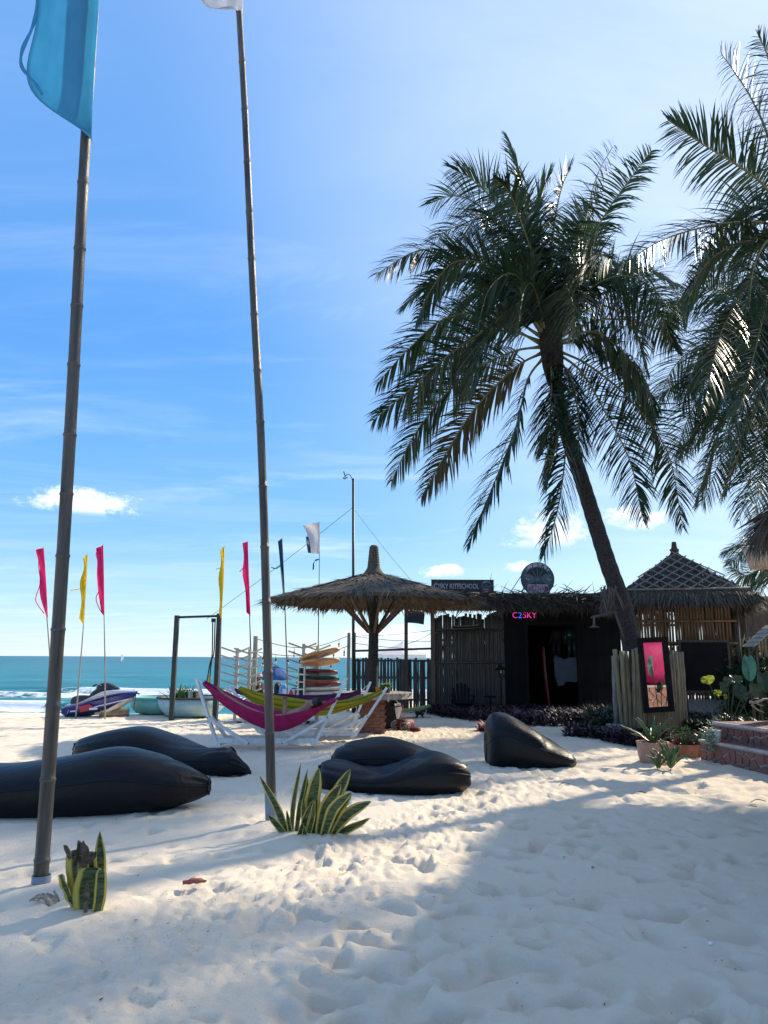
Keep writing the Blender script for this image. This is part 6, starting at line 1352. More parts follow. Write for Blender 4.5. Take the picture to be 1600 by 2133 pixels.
for k in range(3):
    o = SA - sout * OFF[k] + sdir * STA[k]; z0, z1 = -.12 if k == 0 else HS[k - 1] - .02, HS[k]; dep = (OFF[k + 1] - OFF[k] + .12) if k < 2 else .8
    mb = MB(); ang = math.atan2(sdir.y, sdir.x); rot = Matrix.Rotation(ang, 3, 'Z'); c_ = o + sdir * (SLEN / 2) - sout * (dep / 2); mb.box(Vector((c_.x, c_.y, (z0 + z1 - .03) / 2)), (SLEN, dep, z1 - .03 - z0), rot); core = build('riser_core', mb, 'grout', steps)
    mb = MB(); cc_ = o + sdir * (SLEN / 2) - sout * (dep / 2 - .012); mb.box(Vector((cc_.x, cc_.y, z1 - .015)), (SLEN + .03, dep + .03, .034), rot); tread = build('tread', mb, 'step_cap', steps)
    zz0 = z0 + (.06 if k == 0 else .02)
    stones(core, Vector((o.x, o.y, zz0)), sdir, (0, 0, 1), SLEN, z1 - .045 - zz0, 62 if k < 2 else 50, 7 + k)
    stones(tread, Vector((o.x, o.y, z1 + .004)) + sdir * .02 - sout * .03, sdir, -sout, SLEN - .04, max(dep - .16, .2), 50, 17 + k, .003)
# terrace platform behind the steps
tx = SA - sout * (OFF[2] + .75); ter = thing('thatched_terrace', 'raised stone-faced terrace under a dark thatched roof', 'terrace', Vector((tx.x + 2.5, 8, 0)))
TX0 = tx.x + .02; mb = MB(); mb.box((TX0 + 3.2, 7.6, .40), (6.4, 9.2, .92)); plat = build('platform', mb, 'grout', ter)
stones(plat, Vector((TX0 + 6.3, 12.2, .02)), (-1, 0, 0), (0, 0, 1), 6.2, .82, 110, 31)
ECX, ECY, ECZ = 5.72, 11.6, 3.42           # far corner of the eave on the beach side
ROT_ROOF = R(-19)
rr0 = Matrix.Rotation(ROT_ROOF, 3, 'Z')
def RF(u, v, z): return Vector((ECX, ECY, 0)) + rr0 @ Vector((u, -v, 0)) + Vector((0, 0, z))   # u: inland, v: towards the camera side
RW, RL, RZ = 6.6, 9.5, 5.35
corner = [RF(0, 0, ECZ), RF(RW + .3, -2.2, ECZ), RF(RW, RL, ECZ), RF(0, RL, ECZ), RF(RW / 2, 1.9, RZ), RF(RW / 2, RL - 1.9, RZ)]
mb = MB(); dn = Vector((0, 0, -.14)); mb.add(corner + [p + dn for p in corner], [(0, 4, 5, 3), (1, 2, 5, 4), (0, 1, 4), (3, 5, 2), (6, 9, 11, 10), (7, 10, 11, 8), (6, 10, 7), (9, 8, 11), (0, 6, 7, 1), (1, 7, 8, 2), (2, 8, 9, 3), (3, 9, 6, 0)]); build('roof_deck', mb, 'thatch_deck', ter)
q = np.random.default_rng(44); N = 5200; B, D, Sd = [], [], []
def slope(n2, fn, out):
    for _ in range(n2):
        a, b_ = q.random(), q.random(); p = fn(a, b_); B.append(list(p + Vector((0, 0, q.uniform(.0, .07))))); o_ = out + Vector((q.normal(0, .35), q.normal(0, .35), q.normal(.05, .15))); D.append(list(o_)); Sd.append([-o_.y, o_.x, q.normal(0, .25)])
lerp = lambda a, b_, t: a + (b_ - a) * t
slope(2600, lambda a, b_: lerp(lerp(corner[0], corner[3], a), lerp(corner[4], corner[5], a), b_ ** 1.6), rr0 @ Vector((-1, 0, -.55)))
slope(2000, lambda a, b_: lerp(lerp(corner[0], corner[1], a), corner[4], b_ ** 1.6), rr0 @ Vector((0, 1, -.75)))
slope(900, lambda a, b_: lerp(lerp(corner[0], corner[3], a), lerp(corner[4], corner[5], a), .0), rr0 @ Vector((-.5, 0, -1.1)))
slope(700, lambda a, b_: lerp(corner[0], corner[1], a), rr0 @ Vector((0, .5, -1.1)))
N = len(B); build('thatch', blades(np.array(B), np.array(D), q.uniform(.25, .7, N), q.uniform(.02, .05, N), np.array(Sd), .3, 2), 'thatch_grey', ter, recalc=False, kind='stuff')
for u, v in ((1.6, .7), (RW - .6, .7), (2.4, RL / 2), (2.8, RL - .8), (RW - .6, RL - .8)):
    p = RF(u, v, 0); mb = MB(); mb.tube([Vector((p.x, p.y, .3)), Vector((p.x, p.y, 3.7))], .08, 9); build('post', mb, 'bamboo_dry', ter, smooth=True)
# pink bean bag up on the terrace (the mirror shows it)
_d = (mc - CAM).normalized(); _nr = Vector((math.sin(MIR_YAW), -math.cos(MIR_YAW), 0)); _r = _d - 2 * _d.dot(_nr) * _nr; _h = mc + _r * ((11.6 - mc.y) / _r.y)
pk = Vector((_h.x + .15, 11.6, .86)); pb_ = lump(pk, (2.3, 1.0, 1.08), 71, 18, 12, .05, expo=2.8); pb_.v = [(a - (c - .86) * .25, b_, c) for a, b_, c in pb_.v]
tag(build('bean_bag', pb_, 'cloth_magenta', None, loc=pk, smooth=True), 'magenta bean bag up on the terrace seen in the mirror', 'bean bag')
# corrugated bamboo awning, white post, bamboo fence and shed at the far right
aw = thing('bamboo_awning', 'pale awning of split bamboo tubes below the thatched eave', 'awning', at_y(1575, 1170, 13.5))
ah = MB(); ah.tube([Vector((0, 0, 0)), Vector((.09, 0, -.17)), Vector((.18, 0, -.36))], [.042, .045, .044], 8); MT['bamboo_pale'] = mat('bamboo_pale', (.42, .36, .27), (.58, .52, .42), .55, 4, (5, 5, .7), .2, 25)
am = mesh_of('tube', ah, 'bamboo_pale', True)
for k in range(16): p = at_y(1549 + k * 8.4, 1139 - k * .3, 13.5 - k * .03); inst(am, 'tube', aw, p, (R(16), 0, 0), (1, 1, 1.1))
mb = MB(); mb.tube([at_y(1552, 1165, 13.62), at_y(1690, 1160, 13.2)], .03, 7); build('bearer', mb, 'bamboo_dark', aw)
wp = at_y(1690, 1160, 13.2); mb = MB(); mb.beam(wp, Vector((wp.x + .5, 12.1, wp.z + .05)), .06, .06); build('bracket', mb, 'bamboo_dark', aw)
rf0 = thing('bamboo_fence', 'tan upright bamboo fence standing right of the hut', 'fence', Vector((at_y(1570, 1400, 20.5).x, 20.5, 0))); tf_ = [culm('slat', 2.15, .042, 'bamboo_tan', 90 + s) for s in range(2)]; x = at_y(1538, 1400, 20.5).x; qq = random.Random(9)
while x < at_y(1720, 1400, 20.5).x: inst(qq.choice(tf_), 'slat', rf0, (x, 20.5, -.05), (0, 0, qq.uniform(0, 6)), (1, 1, qq.uniform(.97, 1.03))); x += .085
shd = at_y(1600, 1283, 22.0); mb = MB(); sh_ = thing('timber_shed', 'brown timber shed behind the tan bamboo fence', 'shed', Vector((shd.x, 22.6, 0)))
for k in range(9): mb = MB(); mb.box((shd.x - .55 + k * .2, 22.0, 1.55), (.192, .05, 3.1)); build('wall_board', mb, 'wood_brown', sh_)
mb = MB(); mb.box((shd.x + .2, 22.6, 3.14), (2.2, 1.8, .08), Matrix.Rotation(R(-5), 3, 'X')); build('roof', mb, 'bamboo_dry', sh_)
mb = MB(); mb.box((shd.x + .2, 23.2, 1.5), (1.8, .06, 3.0)); build('back_wall', mb, 'wood_brown', sh_)
# little shingled roof stall in front of it
ls = at_y(1600, 1330, 15.2); lst = thing('roofed_stand', 'small stand with a slatted pitched roof beside the big-leaved plant', 'stand', Vector((ls.x, 15.2, 0)))
for sg in (-1, 1):
    for k in range(5):
        a = Vector((ls.x + .10 + sg * (.05 + k * .10), 15.2, ls.z + .22 - k * .085)); mb = MB(); mb.box(a, (.13, .5, .018), Matrix.Rotation(sg * R(34), 3, 'Y')); build('roof_slat', mb, 'wood_grey', lst)
for sx_ in (-.32, .5):
    for sy in (-.15, .15): mb = MB(); mb.beam((ls.x + sx_, 15.2 + sy, -.05), (ls.x + sx_, 15.2 + sy, ls.z - .1), .04, .04, (0, 1, 0)); build('leg', mb, 'wood_dark', lst)
mb = MB(); mb.box((ls.x + .1, 15.2, .75), (.9, .4, .03)); build('shelf', mb, 'wood_dark', lst)
# leafy bush masses behind, right of the hut
def bush(label, c, size, n, m, seed, ln=.22, wd=.08, name='shrub'):
    q = np.random.default_rng(seed); t = thing(name, label, 'shrub', Vector((c[0], c[1], c[2]))); nc_ = 9; cl_ = q.normal(0, .33, (nc_, 3)) * size; cl_[:, 2] = np.abs(cl_[:, 2]) * 1.2 + size[2] * .15
    for k in range(4): mb = MB(); e = cl_[k]; mb.tube([Vector(c), Vector(c) + Vector(e) * .5 + Vector((0, 0, .05)), Vector(c) + Vector(e)], [.03, .02, .01], 5); build('stem', mb, 'wood_dark', t)
    w = q.integers(0, nc_, n); u = q.normal(0, 1, (n, 3)); u /= np.linalg.norm(u, axis=1, keepdims=True); P = np.array(c) + cl_[w] + u * (q.random((n, 1)) ** .4) * np.array(size) * .42; P[:, 2] = np.maximum(P[:, 2], c[2] + .03)
    D = u + q.normal(0, .5, (n, 3)) + [0, 0, .3]; build('leaves', blades(P, D, ln * q.uniform(.6, 1.3, n), wd * q.uniform(.6, 1.3, n), np.cross(D, q.normal(0, 1, (n, 3))), .5, 3), m, t, recalc=False, kind='stuff'); return t
bush('tall green shrub rising behind the timber shed', (at_y(1585, 1400, 25).x, 25.0, 0), (1.8, 1.6, 2.6), 4200, 'leaf_green', 3, .3, .09)
bush('dense dark shrub filling the gap between hut and fence', (at_y(1556, 1400, 17.2).x, 17.2, 0), (.7, .7, 1.5), 2200, 'leaf_dark', 5, .25, .09)
# ================================================================ planting
def gz(px, py):
    p = on_z(px, py); p.z = ground(p.x, p.y); return p
MT['tradescantia'] = mat('tradescantia', (.022, .012, .020), (.060, .035, .050), .5, 6, attr=True, transl=.1); MT['leaf_redtip'] = mat('leaf_redtip', (.12, .030, .030), (.36, .17, .14), .5, 6, attr=True, transl=.3)
def cover(name, label, poly, n, hgt, m, seed, kind='stuff'):
    """low plants over a ground polygon given in world xy"""
    q = np.random.default_rng(seed); xs_ = [p[0] for p in poly]; ys_ = [p[1] for p in poly]; pts = []
    while len(pts) < n:
        x, y = q.uniform(min(xs_), max(xs_)), q.uniform(min(ys_), max(ys_)); c_ = False
        for i in range(len(poly)):
            (x1_, y1_), (x2_, y2_) = poly[i], poly[i - 1]
            if (y1_ > y) != (y2_ > y) and x < (x2_ - x1_) * (y - y1_) / (y2_ - y1_) + x1_: c_ = not c_
        if c_: pts.append((x, y))
    pts = np.array(pts); lump_ = .6 + .8 * (vnoise(pts[:, 0], pts[:, 1], 1.6, seed) + .5); z = np.array([ground(a, b_) for a, b_ in pts]); N = len(pts)
    B = np.c_[pts, z + q.uniform(0, 1, N) ** 1.5 * hgt * lump_ * .75]; a = q.uniform(0, 6.28, N); D = np.c_[np.cos(a), np.sin(a), q.uniform(.25, 1.3, N)]
    o = build(name, blades(B, D, q.uniform(.08, .2, N), q.uniform(.025, .05, N), np.c_[-np.sin(a), np.cos(a), q.normal(0, .2, N)], .5, 3), m, None, loc=(pts[:, 0].mean(), pts[:, 1].mean(), 0), recalc=False)
    o['kind'] = 'stuff'; o['label'] = label; o['category'] = 'ground cover'; return o
def W2(px, py): p = on_z(px, py); return (p.x, p.y)
cover('purple_ground_cover', 'dark purple trailing plants carpeting the ground before the black shack', [W2(880, 1487), W2(990, 1503), W2(1060, 1512), W2(1160, 1515), W2(1235, 1512), (5.6, 17.2), (6.2, 21.6), (1.5, 21.7)], 14000, .30, 'tradescantia', 3)
cover('purple_border', 'row of dark purple plants edging the sand before the bamboo poles', [W2(1170, 1533), W2(1260, 1546), W2(1345, 1560), W2(1470, 1553), W2(1480, 1530), (5.6, 13.6), W2(1330, 1532), W2(1250, 1527)], 5200, .26, 'tradescantia', 4)
cover('dark_ground_cover', 'dark leafy plants growing around the big pot and the bamboo screen', [W2(1335, 1528), W2(1480, 1540), (6.6, 12.6), (7.2, 16.6), (5.0, 16.9), (3.9, 15.7)], 9000, .42, 'leaf_dark', 5)
def tuft(name, label, c, n, h, wd, m, seed, spread=.9, cat='plant', base=.1, droop=.5, up=(.6, 1.6)):
    q = np.random.default_rng(seed); a = q.uniform(0, 6.28, n); B = np.array(c) + np.c_[q.normal(0, base, n), q.normal(0, base, n), np.zeros(n)]; D = np.c_[np.cos(a) * spread, np.sin(a) * spread, q.uniform(*up, n)]
    o = build(name, blades(B, D, h * q.uniform(.6, 1.15, n), wd * q.uniform(.7, 1.2, n), np.c_[-np.sin(a), np.cos(a), np.zeros(n)], droop, 4), m, None, loc=c, recalc=False); return tag(o, label, cat)
tuft('grass_clump', 'bushy dark grass clump beside the concrete block', gz(1250, 1512), 420, .62, .018, 'leaf_dark', 6, .7, base=.16)
tuft('red_tipped_shrub', 'round red-tipped bush glowing behind the upright bean bag', gz(1030, 1522), 700, .34, .045, 'leaf_redtip', 7, 1.0, base=.13, up=(.2, 1.5))
for k, (px, py) in enumerate(((1432, 1478), (1472, 1482))): tuft('red_tipped_shrub', ['small pinkish leafy clump lit beside the big pot', 'pinkish leafy clump with a white stone near the big pot'][k], gz(px, 1512) + Vector((0, .3, .12)), 160, .2, .04, 'leaf_redtip', 17 + k, 1.0, base=.10, up=(.2, 1.2))
tuft('grass_tuft', 'thin dry grass tuft at the foot of the bamboo poles', gz(1355, 1528), 120, .5, .012, 'bamboo_dry', 8, .5, base=.08)
# ---- snake plants: every leaf its own piece
ml = bpy.data.materials.new('snake_leaf'); ml.use_nodes = True; n, l = ml.node_tree.nodes, ml.node_tree.links; b = n['Principled BSDF']; b.inputs['Roughness'].default_value = .38
at_ = n.new('ShaderNodeAttribute'); at_.attribute_name = 'var'; t = n.new('ShaderNodeTexCoord'); mpz = n.new('ShaderNodeMapping'); mpz.inputs['Scale'].default_value = (4, 4, 34); l.new(t.outputs['Object'], mpz.inputs[0])
nzl = n.new('ShaderNodeTexNoise'); nzl.inputs['Scale'].default_value = 1.5; nzl.inputs['Detail'].default_value = 4; nzl.inputs['Distortion'].default_value = 1.2; l.new(mpz.outputs[0], nzl.inputs['Vector'])
c1 = MIX(RMP(nzl.outputs[0], .45, .58), (.13, .165, .06), (.030, .060, .028)); c2 = MIX(RMP(at_.outputs['Fac'], .40, .50), c1, (.68, .56, .12)); l.new(c2, b.inputs['Base Color'])
trl = n.new('ShaderNodeBsdfTranslucent'); l.new(c2, trl.inputs[0]); mshl = n.new('ShaderNodeMixShader'); mshl.inputs[0].default_value = .32; l.new(b.outputs[0], mshl.inputs[1]); l.new(trl.outputs[0], mshl.inputs[2]); l.new(mshl.outputs[0], n['Material Output'].inputs[0]); MT['snake_leaf'] = ml
MT['leaf_brown'] = mat('leaf_brown', (.045, .030, .022), (.19, .135, .09), .75, 16, (1, 1, 2), .3, 50)
MT['leaf_dead'] = mat('leaf_dead', (.30, .25, .19), (.55, .47, .37), .8, 14, (1, 1, 3), .3, 50)
def leaf(parent, base, tip, w, bend=(0, 0, 0), face=(0, -1, 0), cup_=.25, m='snake_leaf', blunt=False, edge=.72, th=.004, twist=0):
    base, tip, bend, face = Vector(base), Vector(tip), Vector(bend), Vector(face); cpts = curve([base, base.lerp(tip, .5) + bend, tip], 15); P, va = [], []
    for i, p in enumerate(cpts):
        t_ = i / 14; d = (cpts[min(i + 1, 14)] - cpts[max(i - 1, 0)]).normalized(); f_ = Matrix.Rotation(twist * t_, 3, d) @ face; s_ = d.cross(f_).normalized(); nn = s_.cross(d)
        pr_ = np.interp(t_, [0, .15, .45, .75, .92, 1], [.55, .75, 1, .82, .42, .03]) if not blunt else np.interp(t_, [0, .2, .6, .95, 1], [.6, .85, 1, .85, .6]); hw_ = w / 2 * pr_; row, vr = [], []
        for j in range(7):
            a = (j - 3) / 3; row.append(p + s_ * (a * hw_) + nn * (cup_ * hw_ * (a * a - .4) + .004 * math.sin(i * 1.3 + j))); vr.append(abs(a) * edge)
        for j in range(6, -1, -1): a = (j - 3) / 3; row.append(row[j] - nn * th); vr.append(abs(a) * edge)
        P.append(row); va += vr
    mb = MB(); mb.grid(P, closed=True); mb.var = va; mb.f.append(tuple(range(14))); mb.f.append(tuple(14 * 14 + k for k in range(13, -1, -1))); return build('leaf' if m == 'snake_leaf' else 'dead_leaf', mb, m, parent, smooth=True, recalc=False)
ysn = on_z(640, 1752).y
def Q(x, y, dy=0): return at_y(x, y, ysn + dy)
sn2 = thing('snake_plant', 'bushy snake plant with fanned yellow-edged leaves in the sand', 'plant', Vector((Q(640, 1752).x, ysn, ground(Q(640, 1752).x, ysn))))
for k, (b0, tp, w, bd_, dy, tw_) in enumerate((((652, 1738), (664, 1600), .115, (-.03, 0, 0), .0, 0), ((660, 1738), (730, 1602), .10, (.0, 0, .02), .08, .3), ((664, 1740), (710, 1634), .10, (-.03, 0, .03), -.10, -.2), ((672, 1742), (732, 1651), .085, (-.03, 0, .05), -.16, -.4), ((676, 1742), (733, 1653), .09, (-.02, 0, .03), -.08, .2), ((682, 1742), (773, 1669), .085, (-.02, 0, .04), -.04, -.3), ((690, 1735), (771, 1705), .06, (-.02, 0, -.015), .05, .5),
      ((606, 1752), (627, 1590), .036, (-.02, 0, 0), .02, .6), ((614, 1752), (641, 1602), .038, (-.01, 0, 0), .10, .4), ((604, 1752), (541, 1616), .055, (.03, 0, -.01), .06, .2), ((606, 1754), (558, 1697), .05, (-.005, 0, .02), -.05, .2), ((610, 1755), (597, 1688), .035, (0, 0, 0), -.06, 0), ((628, 1752), (652, 1668), .05, (-.02, 0, .01), -.1, .5), ((634, 1752), (655, 1664), .045, (.02, 0, 0), -.12, -.5), ((640, 1745), (640, 1617), .05, (-.01, 0, 0), .14, 0), ((622, 1756), (630, 1715), .05, (0, 0, 0), -.14, .2), ((636, 1756), (634, 1722), .04, (0, 0, 0), -.15, -.2), ((648, 1745), (632, 1660), .05, (-.02, 0, 0), -.05, -.3))):
    leaf(sn2, Q(b0[0], b0[1] + 6, dy * .4), Q(*tp, dy), w * 1.22, bd_, (random.Random(k).uniform(-.25, .25), -1, .1), .3, edge=.72 if w > .06 else .66, twist=tw_)
mb = MB(); mb.tube(curve([Q(620, 1757, -.18), Q(640, 1759, -.2), Q(651, 1757, -.18)], 8), .012, 6); build('dry_stub', mb, 'leaf_dead', sn2)
ysl = on_z(180, 1918).y
def Q2(x, y, dy=0): return at_y(x, y, ysl + dy)
sn1 = thing('snake_plant', 'short battered snake plant with browned torn leaves near the pipe sleeve', 'plant', Vector((Q2(180, 1918).x, ysl, ground(Q2(180, 1918).x, ysl))))
leaf(sn1, Q2(186, 1924), Q2(192, 1808), .17, (-.015, 0, 0), (.2, -1, 0), .4, blunt=True); leaf(sn1, Q2(198, 1922, -.03), Q2(211, 1812, -.02), .07, (.01, 0, 0), (.5, -1, 0), .4, blunt=True); leaf(sn1, Q2(180, 1918, .06), Q2(160, 1770, .05), .16, (.0, 0, 0), (-.2, -1, 0), .4, blunt=True); leaf(sn1, Q2(188, 1915, .03), Q2(182, 1775, .04), .12, (0, 0, 0), (.1, -1, 0), .3, blunt=True); leaf(sn1, Q2(200, 1900, .08), Q2(208, 1732, .08), .075, (.012, 0, 0), (.2, -1, 0), .3); leaf(sn1, Q2(160, 1895, .04), Q2(126, 1822, .02), .065, (.0, 0, -.015), (-.6, -.8, .2), .3, blunt=True); leaf(sn1, Q2(205, 1895, .02), Q2(217, 1830, .02), .05, (0, 0, 0), (.6, -.7, 0), .3)
for b0, tp, w, bd_, dy, tw_ in (((158, 1808), (164, 1750), .055, (.015, 0, .0), .02, .6), ((176, 1806), (172, 1752), .05, (.015, 0, .01), -.01, -.7), ((182, 1800), (192, 1776), .05, (.01, 0, .02), -.04, .8), ((178, 1902), (182, 1836), .032, (0, 0, 0), -.085, .2), ((146, 1790), (133, 1760), .028, (0, 0, .01), .03, .4)): leaf(sn1, Q2(*b0, dy), Q2(*tp, dy), w, bd_, (.3, -1, .2), .9, 'leaf_brown', False, twist=tw_)
dl = thing('dead_leaves', 'curled dry leaves lying on the sand beside the pipe sleeve', 'leaves', Vector((Q2(105, 1885).x, on_z(105, 1885).y, ground(Q2(105, 1885).x, 4.6))))
yd_ = on_z(110, 1890).y
for b0, tp, w, bd_ in (((78, 1872), (104, 1892), .06, (0, 0, .04)), ((96, 1862), (122, 1902), .045, (.02, 0, .02)), ((112, 1855), (120, 1900), .03, (.02, 0, 0)), ((118, 1912), (158, 1890), .05, (0, 0, .03)), ((60, 1880), (100, 1868), .04, (0, 0, .02)), ((104, 1908), (138, 1900), .05, (0, 0, .02))): leaf(dl, at_y(*b0, yd_), at_y(*tp, yd_ - .05), w * .6, bd_, (0, -1, .6), .5, 'leaf_dead', False, twist=1.2)
rl = gz(402, 1862); rlt = thing('fallen_leaf', 'dry rust-red leaf lying on the sand', 'leaf', rl); MT['leaf_rust'] = mat('leaf_rust', (.22, .055, .035), (.34, .11, .07), .7, 12)
o = leaf(rlt, rl + Vector((-.07, .0, .035)), rl + Vector((.08, .02, .04)), .05, (0, 0, .012), (0, -.5, 1), -.5, 'leaf_rust', False); o.name = 'blade'
# ---- aloe pots by the steps
MT['terracotta'] = mat('terracotta', (.36, .20, .14), (.50, .31, .23), .8, 7, (1, 1, 1), .2, 40); MT['terracotta_dark'] = mat('terracotta_dark', (.22, .085, .05), (.32, .14, .085), .8, 7, (1, 1, 1), .2, 40); MT['soil'] = mat('soil', (.03, .022, .016), (.06, .045, .03), .95, 30)
MT['aloe'] = mat('aloe', (.06, .12, .05), (.15, .25, .09), .45, 9, attr=True, transl=.2)
def pot(t, c, r0, r1, h, m, n=24, lip=.02):
    mb = MB(); mb.lathe([(r0 * .4, -.02), (r0, 0), (r0 * 1.06 + (r1 - r0) * .6, h * .5), (r1, h - lip * 1.5), (r1 + lip, h - lip), (r1 + lip, h), (r1 - .02, h), (r1 - .04, h * .82), (.01, h * .8)], c, n, close=False); build('pot', mb, m, t, smooth=False)
    mb = MB(); mb.lathe([(.005, h * .80 + .015), (r1 * .5, h * .80 + .02), (r1 - .035, h * .80)], c, n, close=False); build('soil', mb, 'soil', t)
def rosette(t, c, n, L, w, m, seed, up=(.3, 1.6), cup_=.5, name='leaf'):
    q = random.Random(seed)
    for k in range(n):
        a = 2 * math.pi * k / n + q.uniform(-.3, .3); u = q.uniform(*up); d = Vector((math.cos(a), math.sin(a), u)).normalized(); o = leaf(t, c + d * .01, c + d * L * q.uniform(.75, 1.15), w * q.uniform(.8, 1.2), -Vector((d.x, d.y, 0)) * .05 * L + Vector((0, 0, .02)), Vector((-d.x, -d.y, 1.2)), cup_, m, False, .4, .006); o.name = name
p1_ = gz(1372, 1594) + Vector((0, .2, 0)); ap = thing('aloe_pot', 'wide pale terracotta pot holding a large spiky aloe', 'potted plant', p1_); pot(ap, p1_ - Vector((0, 0, .03)), .18, .225, .34, 'terracotta', lip=.012); rosette(ap, p1_ + Vector((0, 0, .27)), 15, .46, .055, 'aloe', 5)
p2_ = gz(1397, 1603); at2 = thing('aloe_plant', 'aloe clump growing in the sand before the pale terracotta pot', 'plant', p2_); rosette(at2, p2_ + Vector((0, 0, .0)), 16, .36, .05, 'aloe', 6, (.7, 2.4)); rosette(at2, p2_ + Vector((-.16, .03, -.01)), 9, .30, .045, 'aloe', 7, (.7, 2.4))
tr1 = gz(1433, 1578) + Vector((0, .12, 0)); for_lbl = (('square terracotta planter of red and green leaves by the steps', 1425, .36, 'leaf_redtip'), ('small terracotta planter of upright green leaves next to the steps', 1452, .24, 'aloe'))
for k, (lb, px, wd_, mm_) in enumerate(for_lbl):
    c = at_y(px, 1575, tr1.y + .05 * k); c.z = ground(c.x, c.y); t_ = thing('terracotta_planter', lb, 'potted plant', c); mb = MB(); w2 = wd_ / 2
    prof_ = [(-w2 * .85, -w2 * .85, -.02), (w2 * .85, -w2 * .85, -.02), (w2 * .85, w2 * .85, -.02), (-w2 * .85, w2 * .85, -.02)]; vs = [c + Vector(v) for v in prof_] + [c + Vector((a * 1.17, b_ * 1.17, .20)) for a, b_, _ in prof_] + [c + Vector((a * 1.05, b_ * 1.05, .20)) for a, b_, _ in prof_] + [c + Vector((a * .95, b_ * .95, .15)) for a, b_, _ in prof_]
    mb.add(vs, [(3, 2, 1, 0)] + [(i + r_ * 4, (i + 1) % 4 + r_ * 4, (i + 1) % 4 + r_ * 4 + 4, i + r_ * 4 + 4) for r_ in range(3) for i in range(4)] + [(12, 13, 14, 15)]); build('planter', mb, 'terracotta_dark', t_, recalc=False)
    for j in range(3 if k == 0 else 1): rosette(t_, c + Vector(((j - 1) * .1 if k == 0 else 0, -.02, .16)), 9, .24, .035, mm_ if j != 1 else 'aloe', 30 + j + 5 * k, (.6, 2.6))
bs_ = gz(1437, 1560) + Vector((0, .35, .1)); bush('small bright green bush behind the terracotta planters', bs_, (.25, .25, .22), 500, 'leaf_green', 12, .08, .03)
wpp = on_z(1487, 1545, .30) + Vector((.02, .0, 0)); wpt = thing('white_pot', 'small white pot with trailing grey-green plant on the lower step', 'potted plant', wpp); pot(wpt, wpp, .075, .095, .17, 'white', 18, .008)
q = np.random.default_rng(5); N = 420; a = q.uniform(2.2, 4.6, N); B = np.array(wpp + Vector((-.06, -.05, .15))) + q.normal(0, .05, (N, 3)); B[:, 2] -= np.abs(q.normal(0, .13, N)); build('trailing_leaves', blades(B, np.c_[np.cos(a), np.sin(a), q.uniform(-.5, .8, N)], .05, .018, q.normal(0, 1, (N, 3)), .6, 2), mat('leaf_sage', (.16, .24, .15), (.30, .38, .26), .6, 8, attr=True, transl=.2), wpt, recalc=False, kind='stuff')
# ---- big pot with round leaves
bpz = at_y(1516, 1500, 13.6); bpz.z = .10; bpt = thing('big_leaf_pot', 'large grey pot with round yellow-green elephant ear leaves', 'potted plant', bpz); MT['pot_grey'] = mat('pot_grey', (.13, .10, .085), (.20, .165, .14), .8, 7, (1, 1, 1), .2, 40); pot(bpt, bpz, .19, .275, .36, 'pot_grey', 28, .022)
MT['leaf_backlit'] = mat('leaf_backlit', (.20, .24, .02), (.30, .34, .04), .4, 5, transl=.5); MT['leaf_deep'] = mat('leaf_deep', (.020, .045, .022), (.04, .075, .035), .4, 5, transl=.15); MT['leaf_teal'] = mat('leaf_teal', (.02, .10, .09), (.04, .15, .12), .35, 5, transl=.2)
def round_leaf(t, px, py, rw, rh, m, rootp, tilt=(0, -1, .3), fold=.25, Y=13.5, roll_=0):
    c = at_y(px, py, Y); N_ = Vector(tilt).normalized(); U = N_.cross(Vector((0, 0, 1))).normalized(); U = Matrix.Rotation(roll_, 3, N_) @ U; Vv = U.cross(N_); P = []
    for i in range(7):
        r_ = max(i / 6, .01); row = []
        for k in range(20):
            a = 2 * math.pi * k / 20; notch = 1 - .30 * math.exp(-((a - math.pi / 2) / .28) ** 2); x_, y_ = rw * r_ * math.cos(a) * notch, rh * r_ * math.sin(a) * notch; row.append(c + U * x_ + Vv * y_ + N_ * (fold * abs(x_) + .015 * math.sin(a * 5) * r_))
        P.append(row)
    mb = MB(); mb.grid(P, closed=True); o = build('leaf', mb, m, t, smooth=True, recalc=False); mb = MB(); mb.tube(curve([rootp, rootp.lerp(c, .6) + Vector((0, .0, .04)), c], 8), [.011, .01, .009, .008, .008, .007, .006, .005], 6); build('stalk', mb, 'leaf_deep', o, smooth=True)
root = bpz + Vector((0, 0, .30))
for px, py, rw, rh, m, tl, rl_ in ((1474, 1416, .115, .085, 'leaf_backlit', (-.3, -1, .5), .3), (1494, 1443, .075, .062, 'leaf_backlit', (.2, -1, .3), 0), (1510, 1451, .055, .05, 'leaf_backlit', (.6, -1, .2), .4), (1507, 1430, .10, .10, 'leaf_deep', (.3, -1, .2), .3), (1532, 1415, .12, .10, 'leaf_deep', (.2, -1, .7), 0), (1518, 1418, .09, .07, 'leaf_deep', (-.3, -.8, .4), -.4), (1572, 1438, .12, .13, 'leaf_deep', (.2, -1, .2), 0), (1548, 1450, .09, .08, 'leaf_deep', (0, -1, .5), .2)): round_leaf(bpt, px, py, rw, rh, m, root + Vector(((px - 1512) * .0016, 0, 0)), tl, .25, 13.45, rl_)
big = at_y(1568, 1470, 14.0); big.z = 0; bl2 = thing('elephant_ear_plant', 'tall elephant ear plant with one big teal leaf below the slatted roof', 'plant', big); round_leaf(bl2, 1560, 1390, .12, .24, 'leaf_teal', big, (-.35, -1, .05), .35, 13.9); round_leaf(bl2, 1592, 1420, .16, .2, 'leaf_deep', big, (.1, -1, .3), .3, 14.1); round_leaf(bl2, 1540, 1440, .12, .15, 'leaf_deep', big, (-.2, -1, .4), .3, 14.2)
